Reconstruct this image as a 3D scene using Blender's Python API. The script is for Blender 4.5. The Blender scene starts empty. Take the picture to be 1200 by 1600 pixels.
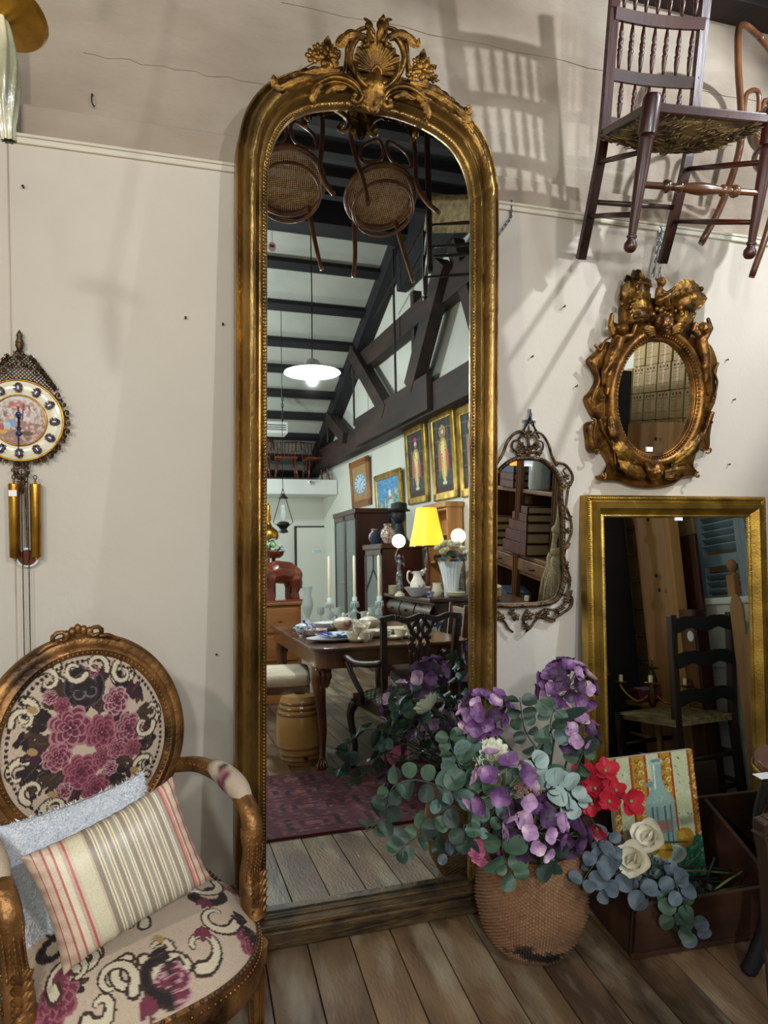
import bpy, bmesh, math, random
import numpy as np
from mathutils import Vector as V, Matrix, Euler
random.seed(7); RNG=np.random.default_rng(7)
C=bpy.context.scene.collection
PI=math.pi
def lin(c):
    if isinstance(c,str): c=[int(c[i:i+2],16)/255 for i in (0,2,4)]
    return tuple(x/12.92 if x<=.04045 else ((x+.055)/1.055)**2.4 for x in c)
# ------------------------------------------------------------------ camera
F_PX=1072.; YAW=.284; PITCH=.0834; ROLL=.0265; EYE=V((0,0,1.5))
fwd=V((math.sin(YAW)*math.cos(PITCH),math.cos(YAW)*math.cos(PITCH),-math.sin(PITCH)))
rgt=V((math.cos(YAW),-math.sin(YAW),0)); upv=rgt.cross(fwd)
cr=rgt*math.cos(ROLL)+upv*math.sin(ROLL); cu=-rgt*math.sin(ROLL)+upv*math.cos(ROLL)
cam_d=bpy.data.cameras.new('camera'); cam=bpy.data.objects.new('camera',cam_d); C.objects.link(cam)
M=Matrix((cr,cu,-fwd)).transposed().to_4x4(); M.translation=EYE; cam.matrix_world=M
cam_d.sensor_fit='VERTICAL'; cam_d.sensor_height=36; cam_d.lens=36*F_PX/1600; cam_d.clip_start=.02
bpy.context.scene.camera=cam
sc=bpy.context.scene
sc.view_settings.view_transform='Standard'; sc.view_settings.look='None'; sc.view_settings.gamma=1
sc.view_settings.exposure=.27
sc.view_settings.use_curve_mapping=False
w=bpy.data.worlds.new('world'); sc.world=w; w.use_nodes=True
w.node_tree.nodes['Background'].inputs[0].default_value=(.55,.6,.7,1); w.node_tree.nodes['Background'].inputs[1].default_value=.25
def light(name,loc,power,col=(1,1,1),r=.05,kind='POINT',target=None,size=45,blend=.3,parent=None):
    d=bpy.data.lights.new(name,kind); d.energy=power; d.color=col; d.shadow_soft_size=r
    if kind=='SPOT': d.spot_size=math.radians(size); d.spot_blend=blend
    o=bpy.data.objects.new(name,d); C.objects.link(o); o.location=loc
    if target: o.rotation_euler=(V(target)-V(loc)).to_track_quat('-Z','Y').to_euler()
    return o
LIGHTS=[
 light('pendant_light',(.96,-.6,2.50),70,(.93,.96,1),.05),
 light('spot_light',(2.55,.75,3.35),150,(.86,.93,1),.022,'SPOT',(1.62,2.3,2.35),58,.35),
 light('left_light',(-1.0,.3,2.15),42,(1,.91,.80),.05),
 light('hall_light',(-.6,-3.2,3.2),230,(.90,.97,.98),.12),  # added fill outside the mirror view, brightens the far room; no lamp there
 light('hall_fill_b',(.2,-5.0,1.9),60,(.88,.98,.96),.12),  # second added fill deep in the hall, without a fitting
 light('camera_side_fill',(.05,-.35,1.75),16,(1,.95,.88),.15),  # added fill beside the camera, kept where the tall mirror misses it
 light('corner_fill',(2.1,.95,2.45),12,(.84,.93,1),.10),  # added fill to lift the dark near-right side; no lamp modelled
]
# pixel of the photograph -> ray / point on a real plane
def ray(px,py): return (fwd+cr*((px-600)/F_PX)-cu*((py-800)/F_PX)).normalized()
def hit(px,py,n,k):
    d=ray(px,py); n=V(n); return EYE+d*((k-n.dot(EYE))/n.dot(d))
def hy(px,py,y): return hit(px,py,(0,1,0),y)
WALL_Y=2.306
EP=.08; MY=.0156; MO=V((.58,2.006,0))
# ------------------------------------------------------------------ mesh tools
class MB:
    def __init__(s): s.v=[]; s.f=[]; s.c=None
    def add(s,vs,fs):
        b=len(s.v); s.v+=[tuple(p) for p in vs]; s.f+=[tuple(i+b for i in f) for f in fs]; return s
    def box(s,c,d,R=None):
        hx,hy_,hz=d[0]/2,d[1]/2,d[2]/2
        vs=[V((x,y,z)) for x in(-hx,hx) for y in(-hy_,hy_) for z in(-hz,hz)]
        if R is not None: vs=[R@p for p in vs]
        c=V(c); return s.add([p+c for p in vs],[(0,1,3,2),(4,6,7,5),(0,4,5,1),(2,3,7,6),(0,2,6,4),(1,5,7,3)])
    def bar(s,a,b,w,h,up=(0,0,1)):
        a=V(a);b=V(b);d=(b-a); L=d.length; d=d.normalized(); u=V(up); sd=d.cross(u)
        if sd.length<1e-4: sd=d.cross(V((0,1,0)))
        sd.normalize(); u=sd.cross(d)
        R=Matrix((d,sd,u)).transposed(); return s.box((a+b)/2,(L,w,h),R)
    def tube(s,pts,r,n=8,el=None,up=None,cap=True,closed=False):
        pts=[V(p) for p in pts]; N=len(pts)
        if not hasattr(r,'__len__'): r=[r]*N
        if el is None: el=1
        base=len(s.v); prev=None; rings=[]
        for i,p in enumerate(pts):
            if closed: t=(pts[(i+1)%N]-pts[i-1])
            else: t=pts[min(i+1,N-1)]-pts[max(i-1,0)]
            if t.length<1e-9: t=V((0,0,1))
            t.normalize()
            if up is not None: a=V(up)-t*V(up).dot(t)
            elif prev is None:
                a=V((0,0,1)) if abs(t.z)<.9 else V((1,0,0)); a=a-t*a.dot(t)
            else: a=prev-t*prev.dot(t)
            if a.length<1e-6: a=V((1,0,0))-t*t.x
            a.normalize(); prev=a; b=t.cross(a)
            ri=r[i]
            rings.append([p+a*(ri*math.cos(2*PI*k/n)*el)+b*(ri*math.sin(2*PI*k/n)) for k in range(n)])
        vs=[q for rg in rings for q in rg]; fs=[]
        for i in range(N if closed else N-1):
            j=(i+1)%N
            for k in range(n): fs.append((i*n+k,i*n+(k+1)%n,j*n+(k+1)%n,j*n+k))
        if cap and not closed: fs.append(tuple(range(n-1,-1,-1))); fs.append(tuple((N-1)*n+k for k in range(n)))
        return s.add(vs,fs)
    def lathe(s,prof,n=20,c=(0,0,0),T=None,sx=1,sy=1):
        vs=[];fs=[]; c=V(c)
        for r,z in prof:
            for k in range(n):
                p=V((r*math.cos(2*PI*k/n)*sx,r*math.sin(2*PI*k/n)*sy,z)); vs.append((T@p if T else p)+c)
        N=len(prof)
        for i in range(N-1):
            for k in range(n): fs.append((i*n+k,i*n+(k+1)%n,(i+1)*n+(k+1)%n,(i+1)*n+k))
        if prof[0][0]>1e-4: fs.append(tuple(range(n-1,-1,-1)))
        if prof[-1][0]>1e-4: fs.append(tuple((N-1)*n+k for k in range(n)))
        return s.add(vs,fs)
    def ball(s,c,r,n=12,m=8,R=None):
        if not hasattr(r,'__len__'): r=(r,r,r)
        c=V(c); vs=[];fs=[]
        for i in range(m+1):
            a=PI*i/m
            for k in range(n):
                b=2*PI*k/n; p=V((r[0]*math.sin(a)*math.cos(b),r[1]*math.sin(a)*math.sin(b),-r[2]*math.cos(a)))
                vs.append((R@p if R is not None else p)+c)
        for i in range(m):
            for k in range(n): fs.append((i*n+k,i*n+(k+1)%n,(i+1)*n+(k+1)%n,(i+1)*n+k))
        return s.add(vs,fs)
    def grid(s,f,nu,nv,closeu=False):
        vs=[f(i/(nu if closeu else nu-1),j/(nv-1)) for j in range(nv) for i in range(nu)]; fs=[]
        for j in range(nv-1):
            for i in range(nu if closeu else nu-1):
                i2=(i+1)%nu; fs.append((j*nu+i,j*nu+i2,(j+1)*nu+i2,(j+1)*nu+i))
        return s.add(vs,fs)
    def prism(s,poly,y0,y1,T=None):   # polygon in local x,z ; extruded along y
        n=len(poly); vs=[V((p[0],y0,p[1])) for p in poly]+[V((p[0],y1,p[1])) for p in poly]
        if T: vs=[T@p for p in vs]
        return s.add(vs,[tuple(range(n)),tuple(range(2*n-1,n-1,-1))]+[(i,(i+1)%n+0,(i+1)%n+n,i+n)[::-1] for i in range(n)])
    def xf(s,T,i0=0):
        s.v=s.v[:i0]+[tuple(T@V(p)) for p in s.v[i0:]]; return s
    def shift(s,d): 
        s.v=[(p[0]-d[0],p[1]-d[1],p[2]-d[2]) for p in s.v]; return s
def cat(pts,n=6,closed=False):
    P=[V(p) if len(p)==3 else V((p[0],p[1],0)) for p in pts]; N=len(P); out=[]
    rng=range(N) if closed else range(N-1)
    for i in rng:
        p1,p2=P[i],P[(i+1)%N]; p0=P[i-1] if (closed or i>0) else p1*2-p2; p3=P[(i+2)%N] if (closed or i+2<N) else p2*2-p1
        for k in range(n):
            t=k/n; out.append(.5*((2*p1)+(p2-p0)*t+(2*p0-5*p1+4*p2-p3)*t*t+(3*p1-p0-3*p2+p3)*t**3))
    if not closed: out.append(P[-1])
    return out
def lerp(a,b,t): return a+(b-a)*t
def obj(name,mb,mat,parent=None,smooth=False,bevel=0,label=None,stuff=False,sub=0,cols=None):
    if isinstance(mb,MB):
        me=bpy.data.meshes.new(name); me.from_pydata(mb.v,[],mb.f); me.update()
        bm=bmesh.new(); bm.from_mesh(me); bmesh.ops.recalc_face_normals(bm,faces=bm.faces); bm.to_mesh(me); bm.free()
        if cols is not None:
            a=me.color_attributes.new('Col','FLOAT_COLOR','POINT'); arr=np.ones((len(me.vertices),4),np.float32); arr[:,:3]=cols; a.data.foreach_set('color',arr.ravel())
    else: me=mb
    if smooth is True: me.polygons.foreach_set('use_smooth',[True]*len(me.polygons))
    elif smooth:
        me.polygons.foreach_set('use_smooth',[True]*len(me.polygons)); me.set_sharp_from_angle(angle=smooth)
    if mat and not me.materials: me.materials.append(mat)
    o=bpy.data.objects.new(name,me); C.objects.link(o)
    if parent is not None: o.parent=parent
    if bevel:
        b=o.modifiers.new('b','BEVEL'); b.width=bevel; b.segments=2; b.limit_method='ANGLE'; b.angle_limit=.7
    if sub: q=o.modifiers.new('s','SUBSURF'); q.levels=q.render_levels=sub
    if label: o['label']=label
    if stuff: o['kind']='stuff'
    return o
def tag(o,label,cat_,group=None):
    o['label']=label; o['category']=cat_
    if group: o['group']=group
    return o
def thing(name,label,cat_,loc=(0,0,0),rot=(0,0,0),group=None):
    o=bpy.data.objects.new(name,None); o.empty_display_size=.05; C.objects.link(o); o.location=loc; o.rotation_euler=rot
    return tag(o,label,cat_,group)
def struct(name,mb,mat,**k):
    o=obj(name,mb,mat,**k); o['kind']='structure'; return o
def dup(root,loc,rot=None,label=None,group=None,scale=None):
    r=root.copy(); C.objects.link(r); r.location=loc
    if rot is not None: r.rotation_euler=rot
    if scale: r.scale=(scale,)*3 if not hasattr(scale,'__len__') else scale
    if label: r['label']=label
    if group: r['group']=group
    for ch in [o for o in bpy.data.objects if o.parent==root]:
        c=ch.copy(); C.objects.link(c); c.parent=r
        for g in [o for o in bpy.data.objects if o.parent==ch]:
            d=g.copy(); C.objects.link(d); d.parent=c
    return r
def blobmesh(mb,vox,smooth=2):
    me=bpy.data.meshes.new('t'); me.from_pydata(mb.v,[],mb.f)
    o=bpy.data.objects.new('t',me); C.objects.link(o)
    r=o.modifiers.new('r','REMESH'); r.mode='VOXEL'; r.voxel_size=vox
    if smooth: q=o.modifiers.new('q','SMOOTH'); q.iterations=smooth; q.factor=.5
    dg=bpy.context.evaluated_depsgraph_get(); me2=bpy.data.meshes.new_from_object(o.evaluated_get(dg)); bpy.data.objects.remove(o); bpy.data.meshes.remove(me)
    return me2
# ------------------------------------------------------------------ materials
def nodes(name):
    m=bpy.data.materials.new(name); m.use_nodes=True; nt=m.node_tree; return m,nt,nt.nodes['Principled BSDF']
def pm(name,c1,c2=None,scale=8,rough=.6,metal=0,bump=0,bscale=None,stretch=(1,1,1),detail=5,lo=.35,hi=.65,coat=0,dist=0,sss=0,trans=0,alpha=None,c3=None,c3t=.62):
    m,nt,b=nodes(name); N=nt.nodes; L=nt.links
    b.inputs['Roughness'].default_value=rough; b.inputs['Metallic'].default_value=metal
    if coat: b.inputs['Coat Weight'].default_value=coat; b.inputs['Coat Roughness'].default_value=.15
    if trans: b.inputs['Transmission Weight'].default_value=trans
    c1l=lin(c1)
    if c2 is None: b.inputs['Base Color'].default_value=(*c1l,1)
    tc=N.new('ShaderNodeTexCoord'); mp=N.new('ShaderNodeMapping'); mp.inputs['Scale'].default_value=stretch; L.new(tc.outputs['Object'],mp.inputs[0])
    if c2 is not None:
        t=N.new('ShaderNodeTexNoise'); t.inputs['Scale'].default_value=scale; t.inputs['Detail'].default_value=detail; t.inputs['Distortion'].default_value=dist; L.new(mp.outputs[0],t.inputs[0])
        r=N.new('ShaderNodeValToRGB'); r.color_ramp.elements[0].position=lo; r.color_ramp.elements[1].position=hi
        r.color_ramp.elements[0].color=(*c1l,1); r.color_ramp.elements[1].color=(*lin(c2),1)
        L.new(t.outputs[0],r.inputs[0]); out=r.outputs[0]
        if c3:
            t2=N.new('ShaderNodeTexNoise'); t2.inputs['Scale'].default_value=scale*.37; t2.inputs['Detail'].default_value=6; L.new(mp.outputs[0],t2.inputs[0])
            r2=N.new('ShaderNodeValToRGB'); r2.color_ramp.elements[0].position=c3t-.05; r2.color_ramp.elements[1].position=c3t+.05; L.new(t2.outputs[0],r2.inputs[0])
            mx=N.new('ShaderNodeMix'); mx.data_type='RGBA'; L.new(r2.outputs[0],mx.inputs[0]); L.new(out,mx.inputs[6]); mx.inputs[7].default_value=(*lin(c3),1); out=mx.outputs[2]
        L.new(out,b.inputs['Base Color'])
    if bump:
        t=N.new('ShaderNodeTexNoise'); t.inputs['Scale'].default_value=bscale or scale*3; t.inputs['Detail'].default_value=6; L.new(mp.outputs[0],t.inputs[0])
        bp=N.new('ShaderNodeBump'); bp.inputs['Strength'].default_value=bump; bp.inputs['Distance'].default_value=.01; L.new(t.outputs[0],bp.inputs['Height']); L.new(bp.outputs[0],b.inputs['Normal'])
    return m
def emi(name,col,st):
    m,nt,b=nodes(name); b.inputs['Base Color'].default_value=(*lin(col),1); b.inputs['Emission Color'].default_value=(*lin(col),1); b.inputs['Emission Strength'].default_value=st; return m
def paintmat(name,rough=.8,bump=.15,bs=250,coat=0):
    m,nt,b=nodes(name); N=nt.nodes;L=nt.links
    a=N.new('ShaderNodeVertexColor'); a.layer_name='Col'; 
    t=N.new('ShaderNodeTexNoise'); t.inputs['Scale'].default_value=bs; tc=N.new('ShaderNodeTexCoord'); L.new(tc.outputs['Object'],t.inputs[0])
    mx=N.new('ShaderNodeMix'); mx.data_type='RGBA'; mx.blend_type='MULTIPLY'; mx.inputs[0].default_value=.35
    r=N.new('ShaderNodeValToRGB'); r.color_ramp.elements[0].position=.3; r.color_ramp.elements[0].color=(.55,.55,.55,1); r.color_ramp.elements[1].position=.6; L.new(t.outputs[0],r.inputs[0])
    L.new(a.outputs[0],mx.inputs[6]); L.new(r.outputs[0],mx.inputs[7]); L.new(mx.outputs[2],b.inputs['Base Color'])
    b.inputs['Roughness'].default_value=rough
    if coat: b.inputs['Coat Weight'].default_value=coat
    bp=N.new('ShaderNodeBump'); bp.inputs['Strength'].default_value=bump; bp.inputs['Distance'].default_value=.004; L.new(t.outputs[0],bp.inputs['Height']); L.new(bp.outputs[0],b.inputs['Normal'])
    return m
G={}
G['gold']=pm('antique_gold','664a22','a07e44',9,.30,.85,.3,70,stretch=(1,1,.5),c3='3c2812',c3t=.66)
G['gold_crest']=pm('crest_gold','33210e','93692c',22,.40,.8,.3,90)
G['gold_bright']=pm('bright_gold','8a6a2a','c09c48',10,.3,.85,.12,120)
G['gold_fig']=pm('bronzed_gold','4a2d12','94652a',16,.36,.72,.25,80)
G['plinth']=pm('worn_gilt_plinth','241a10','5e4828',9,.5,.35,.4,40,stretch=(1,1,4),c3='a08a68',c3t=.68)
G['brass']=pm('brass','8a621f','b98b35',12,.28,.9,.1)
G['brass_old']=pm('blackened_brass','2c2019','6e5536',40,.42,.7,.3,120)
G['mirror']=pm('mirror_silver','e6ece8',rough=.012,metal=1)
G['wall']=pm('painted_board','c9bfb1','bcb1a2',1.1,.75,0,.12,45,c3='c4bcb0')
G['wall_up']=pm('rough_plaster','a99a89','948473',1.8,.88,0,.55,22,stretch=(1,1,2.2),c3='b2a594',c3t=.6)
G['ledge']=pm('ledge_paint','d6cebe','c7bda8',5,.6,0,.25,60,stretch=(.3,1,1))
G['wall_in']=pm('hall_wall','d3d4cb','c8c9c0',1,.8,0,.06,50)
G['white']=pm('white_paint','dcdedb','d0d3d0',3,.55,0,.05)
G['mahog']=pm('mahogany','210b07','45190f',7,.36,0,.08,60,stretch=(1,1,.12),coat=.15)
G['darkwood']=pm('dark_wood','160f0c','38251a',7,.4,0,.15,60,stretch=(1,1,.15))
G['beam']=pm('dark_beam','1d1412','3b2721',5,.7,0,.3,30,stretch=(1,.2,1))
G['beam_blue']=pm('dark_roof_boards','0f0f13','1b1a20',4,.75,0,.3,20,stretch=(.2,1,1))
G['panel']=pm('ceiling_board','b3b4ac','a3a69f',2,.8,0,.1,30)
G['walnut']=pm('walnut','3a2012','6d4426',6,.25,0,.08,60,stretch=(.35,1,1),coat=.5)
G['pine']=pm('pine','8f6236','b98c55',5,.5,0,.15,50,stretch=(2,2,.14),c3='5e3a1c',c3t=.70)
G['pine_d']=pm('dark_pine','553619','7d5129',5,.5,0,.15,50,stretch=(2,2,.14),c3='33200f',c3t=.66)
G['bent']=pm('bentwood','4e2e1a','7c4e2e',9,.35,0,.1,60,coat=.3)
G['cane']=pm('cane','9a7450','bf9a6c',60,.6)
G['rush']=pm('rush','4b3922','9c8150',50,.75,0,.7,150,stretch=(.25,1,1))
G['rush_p']=pm('pale_rush','7b6a48','b19d70',50,.8,0,.7,150,stretch=(1,.25,1))
G['leafA']=pm('eucalyptus_green','2c4233','4f6a50',14,.55,0,.1)
G['leafB']=pm('eucalyptus_grey','46605a','6b857a',14,.6,0,.1)
G['leafC']=pm('dark_leaf','1b2b25','35483c',14,.5,0,.1)
G['leafD']=pm('blue_grey_leaf','3f5058','76808c',10,.6,0,.1,c3='77657e',c3t=.6)
G['leafE']=pm('silver_leaf','8a9f9b','adbcb5',14,.7,0,.2)
G['stem']=pm('green_stem','5f6a33','87924c',20,.6)
G['stem_d']=pm('dark_stem','1e2a22','354238',20,.6)
G['pet1']=pm('violet_petal','573465','865a8c',22,.55,c3='b58fb4',c3t=.62)
G['pet2']=pm('lilac_petal','946b9c','c9a4bd',22,.55,c3='e2cbd2',c3t=.6)
G['pet3']=pm('plum_petal','2a1731','523257',22,.6,c3='7a4a78',c3t=.66)
G['pet4']=pm('pink_petal','b04a78','d58aa6',22,.55)
G['petw']=pm('cream_petal','d8dcc0','efeedd',18,.55)
G['petr']=pm('red_petal','a3142a','cf2c43',18,.55)
G['cream']=pm('cream_china','e6dfc8','d9cfb4',20,.25,coat=.4)
G['china']=pm('white_china','dfe4e8','cdd6df',20,.2,coat=.5)
G['blue']=pm('blue_china','2b4b9a','dfe6ee',28,.2,coat=.5,lo=.48,hi=.52)
G['floralchina']=pm('rose_china','e9e4d8','e6dccd',30,.2,coat=.5,c3='a9405c',c3t=.60)
G['imari']=pm('imari_china','cdbfb2','6e3a34',55,.3,lo=.45,hi=.58,coat=.4)
G['iron']=pm('dark_iron','1c1a19','383432',30,.5,.6)
G['steel']=pm('steel','7e8084','a6a8aa',30,.35,.9)
G['stone1']=pm('stoneware','a97f43','b98f52',6,.22,coat=.6)
G['stone2']=pm('stoneware_brown','6e4420','85562b',6,.22,coat=.6)
G['candle']=pm('candle_wax','e8dcc0',rough=.5)
G['tag']=pm('paper_tag','e9edf2',rough=.7)
G['red']=pm('tag_red','a8232c',rough=.7)
G['ele']=pm('carved_wood','5a2415','7e3a22',6,.25,0,.1,coat=.5)
G['fluff']=pm('white_fleece','dfe3ea','c9d0da',60,.95,0,.9,180)
G['seatcl']=pm('grey_upholstery','8e8d8e','b9b3ab',9,.85,0,.2,120)
G['cream_seat']=pm('cream_upholstery','cfc3ae','b8ab97',9,.85,0,.2,120)
G['black']=pm('black_back','0b0c0f','141519',4,.6)
G['carton']=pm('carton','a3895c','8f7549',4,.8,0,.05)
G['ink']=pm('print_ink','1d1a18',rough=.8)
G['shutter']=pm('blue_grey_shutter','8ba0ac','76909e',8,.6,0,.2,c3='5c6e78',c3t=.68)
G['cream_w']=pm('cream_dresser','d9dad3','ccccc2',5,.5)
G['bookr']=pm('red_book','3c1712','5a261e',20,.6,0,.2)
G['bookb']=pm('blue_book','1f2e3c','30445a',20,.6,0,.2)
G['pages']=pm('pages','c5b48e','a79269',90,.8,stretch=(1,1,8))
G['redbox']=pm('red_box','5c1622','74202e',10,.6)
G['rope']=pm('rope','bfae8d','8f7d5d',120,.9,0,.6,200)
G['shade']=emi('lamp_shade_yellow','ffc02e',.95)
G['globe']=emi('lit_globe','ffeecb',3.2)
G['bulb']=emi('lit_bulb','f2f8ff',14)
G['bronze']=pm('bronze_figure','3a3f44','9ea3a4',30,.35,.6)
G['denim']=pm('dark_blue_cloth','141c2c','24304a',20,.8,c3='4a5a7a',c3t=.64)
G['paint']=paintmat('painted_canvas',.6,.25,160)
G['tapestry']=paintmat('woven_tapestry',.95,.6,420)
G['satin']=paintmat('satin_stripe',.38,.12,300)
G['print']=paintmat('flat_print',.6,.03,200)
def glassmat(name,col='e8f0ee',rough=.03,mixf=.82):
    m,nt,b=nodes(name); N=nt.nodes;L=nt.links
    tr=N.new('ShaderNodeBsdfTransparent'); tr.inputs[0].default_value=(*lin(col),1); mx=N.new('ShaderNodeMixShader'); mx.inputs[0].default_value=mixf
    b.inputs['Base Color'].default_value=(*lin(col),1); b.inputs['Roughness'].default_value=rough; b.inputs['Metallic'].default_value=.0; b.inputs['Specular IOR Level'].default_value=1
    L.new(b.outputs[0],mx.inputs[1]); L.new(tr.outputs[0],mx.inputs[2]); L.new(mx.outputs[0],N['Material Output'].inputs[0]); return m
G['glass']=glassmat('thin_glass')
# wicker with woven bump
def wicker():
    m,nt,b=nodes('wicker'); N=nt.nodes;L=nt.links
    at=N.new('ShaderNodeVertexColor'); at.layer_name='Col'
    t=N.new('ShaderNodeTexNoise'); t.inputs['Scale'].default_value=90; tc=N.new('ShaderNodeTexCoord'); L.new(tc.outputs['Object'],t.inputs[0])
    mx=N.new('ShaderNodeMix'); mx.data_type='RGBA'; mx.blend_type='MULTIPLY'; mx.inputs[0].default_value=.6; L.new(at.outputs[0],mx.inputs[6]); L.new(t.outputs[0],mx.inputs[7])
    g=N.new('ShaderNodeGamma'); g.inputs[1].default_value=.8; L.new(mx.outputs[2],g.inputs[0]); L.new(g.outputs[0],b.inputs['Base Color']); b.inputs['Roughness'].default_value=.6; return m
G['wicker']=wicker()
def planks():
    m=pm('floor_planks','5c4632','84694c',5,.42,0,.25,60,stretch=(2.2,.6,1),detail=10,lo=.3,hi=.75,c3='48362a',c3t=.60)
    N=m.node_tree.nodes; L=m.node_tree.links; b=N['Principled BSDF']
    oi=N.new('ShaderNodeObjectInfo'); hs=N.new('ShaderNodeHueSaturation'); mr=N.new('ShaderNodeMapRange'); mr.inputs[3].default_value=.78; mr.inputs[4].default_value=1.2
    L.new(oi.outputs['Random'],mr.inputs[0]); L.new(mr.outputs[0],hs.inputs['Value']); src=b.inputs['Base Color'].links[0].from_socket
    # grey worn scuffs
    mp=[n for n in N if n.type=='MAPPING'][0]; cx_=N.new('ShaderNodeCombineXYZ'); mm=N.new('ShaderNodeMath'); mm.operation='MULTIPLY'; mm.inputs[1].default_value=40; L.new(oi.outputs['Random'],mm.inputs[0])
    for q in range(3): L.new(mm.outputs[0],cx_.inputs[q])
    L.new(cx_.outputs[0],mp.inputs['Location'])
    tc=N.new('ShaderNodeTexCoord'); t=N.new('ShaderNodeTexNoise'); t.inputs['Scale'].default_value=4.5; t.inputs['Detail'].default_value=8; L.new(mp.outputs[0],t.inputs[0])
    r=N.new('ShaderNodeValToRGB'); r.color_ramp.elements[0].position=.5; r.color_ramp.elements[1].position=.72; L.new(t.outputs[0],r.inputs[0])
    mx=N.new('ShaderNodeMix'); mx.data_type='RGBA'; L.new(r.outputs[0],mx.inputs[0]); L.new(src,mx.inputs[6]); mx.inputs[7].default_value=(*lin('9c9078'),1)
    L.new(mx.outputs[2],hs.inputs['Color']); L.new(hs.outputs[0],b.inputs['Base Color']); return m
G['planks']=planks()
# ------------------------------------------------------------------ little painter for flat print, weave and canvases
class CV:
    def __init__(s,w,h,bg): s.w=w;s.h=h;s.a=np.ones((h,w,3))*np.array(lin(bg)); s.Y,s.X=np.mgrid[0:h,0:w].astype(float)
    def m(s,mask,c,al=1.):
        c=np.array(lin(c)) if not isinstance(c,np.ndarray) else c; s.a[mask]=s.a[mask]*(1-al)+c*al
    def ell(s,x,y,rx,ry,c,ang=0,al=1.):
        ca,sa=math.cos(ang),math.sin(ang); dx=s.X-x;dy=s.Y-y; u=dx*ca+dy*sa; v=-dx*sa+dy*ca; s.m((u/rx)**2+(v/ry)**2<1,c,al)
    def ring(s,x,y,r,wd,c,a0=0,a1=7,al=1.):
        dx=s.X-x;dy=s.Y-y; d=np.hypot(dx,dy); an=np.arctan2(dy,dx)%(2*PI); s.m((abs(d-r)<wd)&(((an-a0)%(2*PI))<=(a1-a0)),c,al)
    def rect(s,x0,y0,x1,y1,c,al=1.): s.a[max(0,int(y0)):max(0,int(y1)),max(0,int(x0)):max(0,int(x1))]=s.a[max(0,int(y0)):max(0,int(y1)),max(0,int(x0)):max(0,int(x1))]*(1-al)+np.array(lin(c))*al
    def line(s,x0,y0,x1,y1,wd,c,al=1.):
        dx,dy=x1-x0,y1-y0; L2=dx*dx+dy*dy+1e-9; t=np.clip(((s.X-x0)*dx+(s.Y-y0)*dy)/L2,0,1); s.m(np.hypot(s.X-x0-t*dx,s.Y-y0-t*dy)<wd,c,al)
    def curve(s,pts,wd,c):
        P=cat([(p[0],p[1],0) for p in pts],5)
        for i in range(len(P)-1):
            k=i/(len(P)-1); s.line(P[i].x,P[i].y,P[i+1].x,P[i+1].y,wd*(1-.6*k),c)
    def rose(s,x,y,r,dark,mid,light):
        for R,n,o in ((1,7,0),(.78,6,.4),(.55,5,.9),(.33,4,.2)):
            for k in range(n):
                a=2*PI*k/n+o; px=x+math.cos(a)*r*R*.62; py=y+math.sin(a)*r*R*.62
                s.ell(px,py,r*R*.40,r*R*.50,light,a+PI/2); s.ell(px-math.cos(a)*r*R*.07,py-math.sin(a)*r*R*.07,r*R*.34,r*R*.42,mid,a+PI/2); s.ell(px-math.cos(a)*r*R*.22,py-math.sin(a)*r*R*.22,r*R*.24,r*R*.28,dark,a+PI/2,.8)
    def leaf(s,x,y,l,a,c,c2=None):
        for k in (-1,0,1):
            b=a+k*.5; s.ell(x+math.cos(b)*l*.5,y+math.sin(b)*l*.5,l*.5*(1 if k==0 else .75),l*.17,c,b)
        if c2: s.line(x,y,x+math.cos(a)*l*.9,y+math.sin(a)*l*.9,.7,c2)
    def scroll(s,x,y,r,a,flip,c,wd=3,c2=None):
        pts=[(x+flip*math.cos(a+t)*r*(1-.13*t),y+math.sin(a+t)*r*(1-.13*t)) for t in [k*.5 for k in range(11)]]
        if c2: s.curve(pts,wd*1.7,c2)
        s.curve(pts,wd,c)
    def sample(s,u,v): # arrays 0..1, v up
        x=np.clip((np.asarray(u)*(s.w-1)).round().astype(int),0,s.w-1); y=np.clip(((1-np.asarray(v))*(s.h-1)).round().astype(int),0,s.h-1); return s.a[y,x]
def canvas_obj(name,cv,w,h,mat,parent,loc,R=None,nu=None,nv=None,**k):
    nu=nu or cv.w; nv=nv or cv.h
    mb=MB(); mb.grid(lambda u,v: V(((u-.5)*w,0,(v-.5)*h)),nu,nv)
    U,Vv=np.meshgrid(np.linspace(0,1,nu),np.linspace(0,1,nv)); cols=cv.sample(U.ravel(),Vv.ravel())
    # backing thickness
    me=obj(name,mb,mat,parent,cols=cols,**k); me.location=loc
    if R is not None: me.rotation_euler=R
    return me
G['blue_e']=pm('blue_enamel','2f3a86',rough=.3)
G['handblue']=pm('blued_hands','1d2450',rough=.35,metal=.4)
G['crate']=pm('crate_wood','2f1d15','523425',6,.55,0,.2,50,stretch=(.3,1,1))
G['tabletop']=pm('oval_table_wood','4a2116','6e3827',6,.3,coat=.5)
G['rugm']=paintmat('rug_pile',.95,.5,300)
G['gold_chair']=pm('worn_gilt_chair','5a3a1c','94693a',12,.36,.6,.3,80,c3='33200f',c3t=.63)
G['darkrim']=pm('dark_rim','2c1c12','4e3421',20,.6)
G['petm']=pm('magnolia_petal','dcd6bc','efe9d6',16,.5)
G['berry']=pm('berry','8a5a58','b08480',60,.6)
G['pine_w']=pm('honey_wood','7a4a26','9c6636',5,.4,0,.1,50,stretch=(.3,1,2))
G['glare_lining']=pm('cabinet_lining_glare','d3dcd0','b4beb2',3,.3)  # lining lightened to stand in for the bright reflection on the panes
G['crystal']=glassmat('crystal','dfe8e8',.02,.45)
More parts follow.
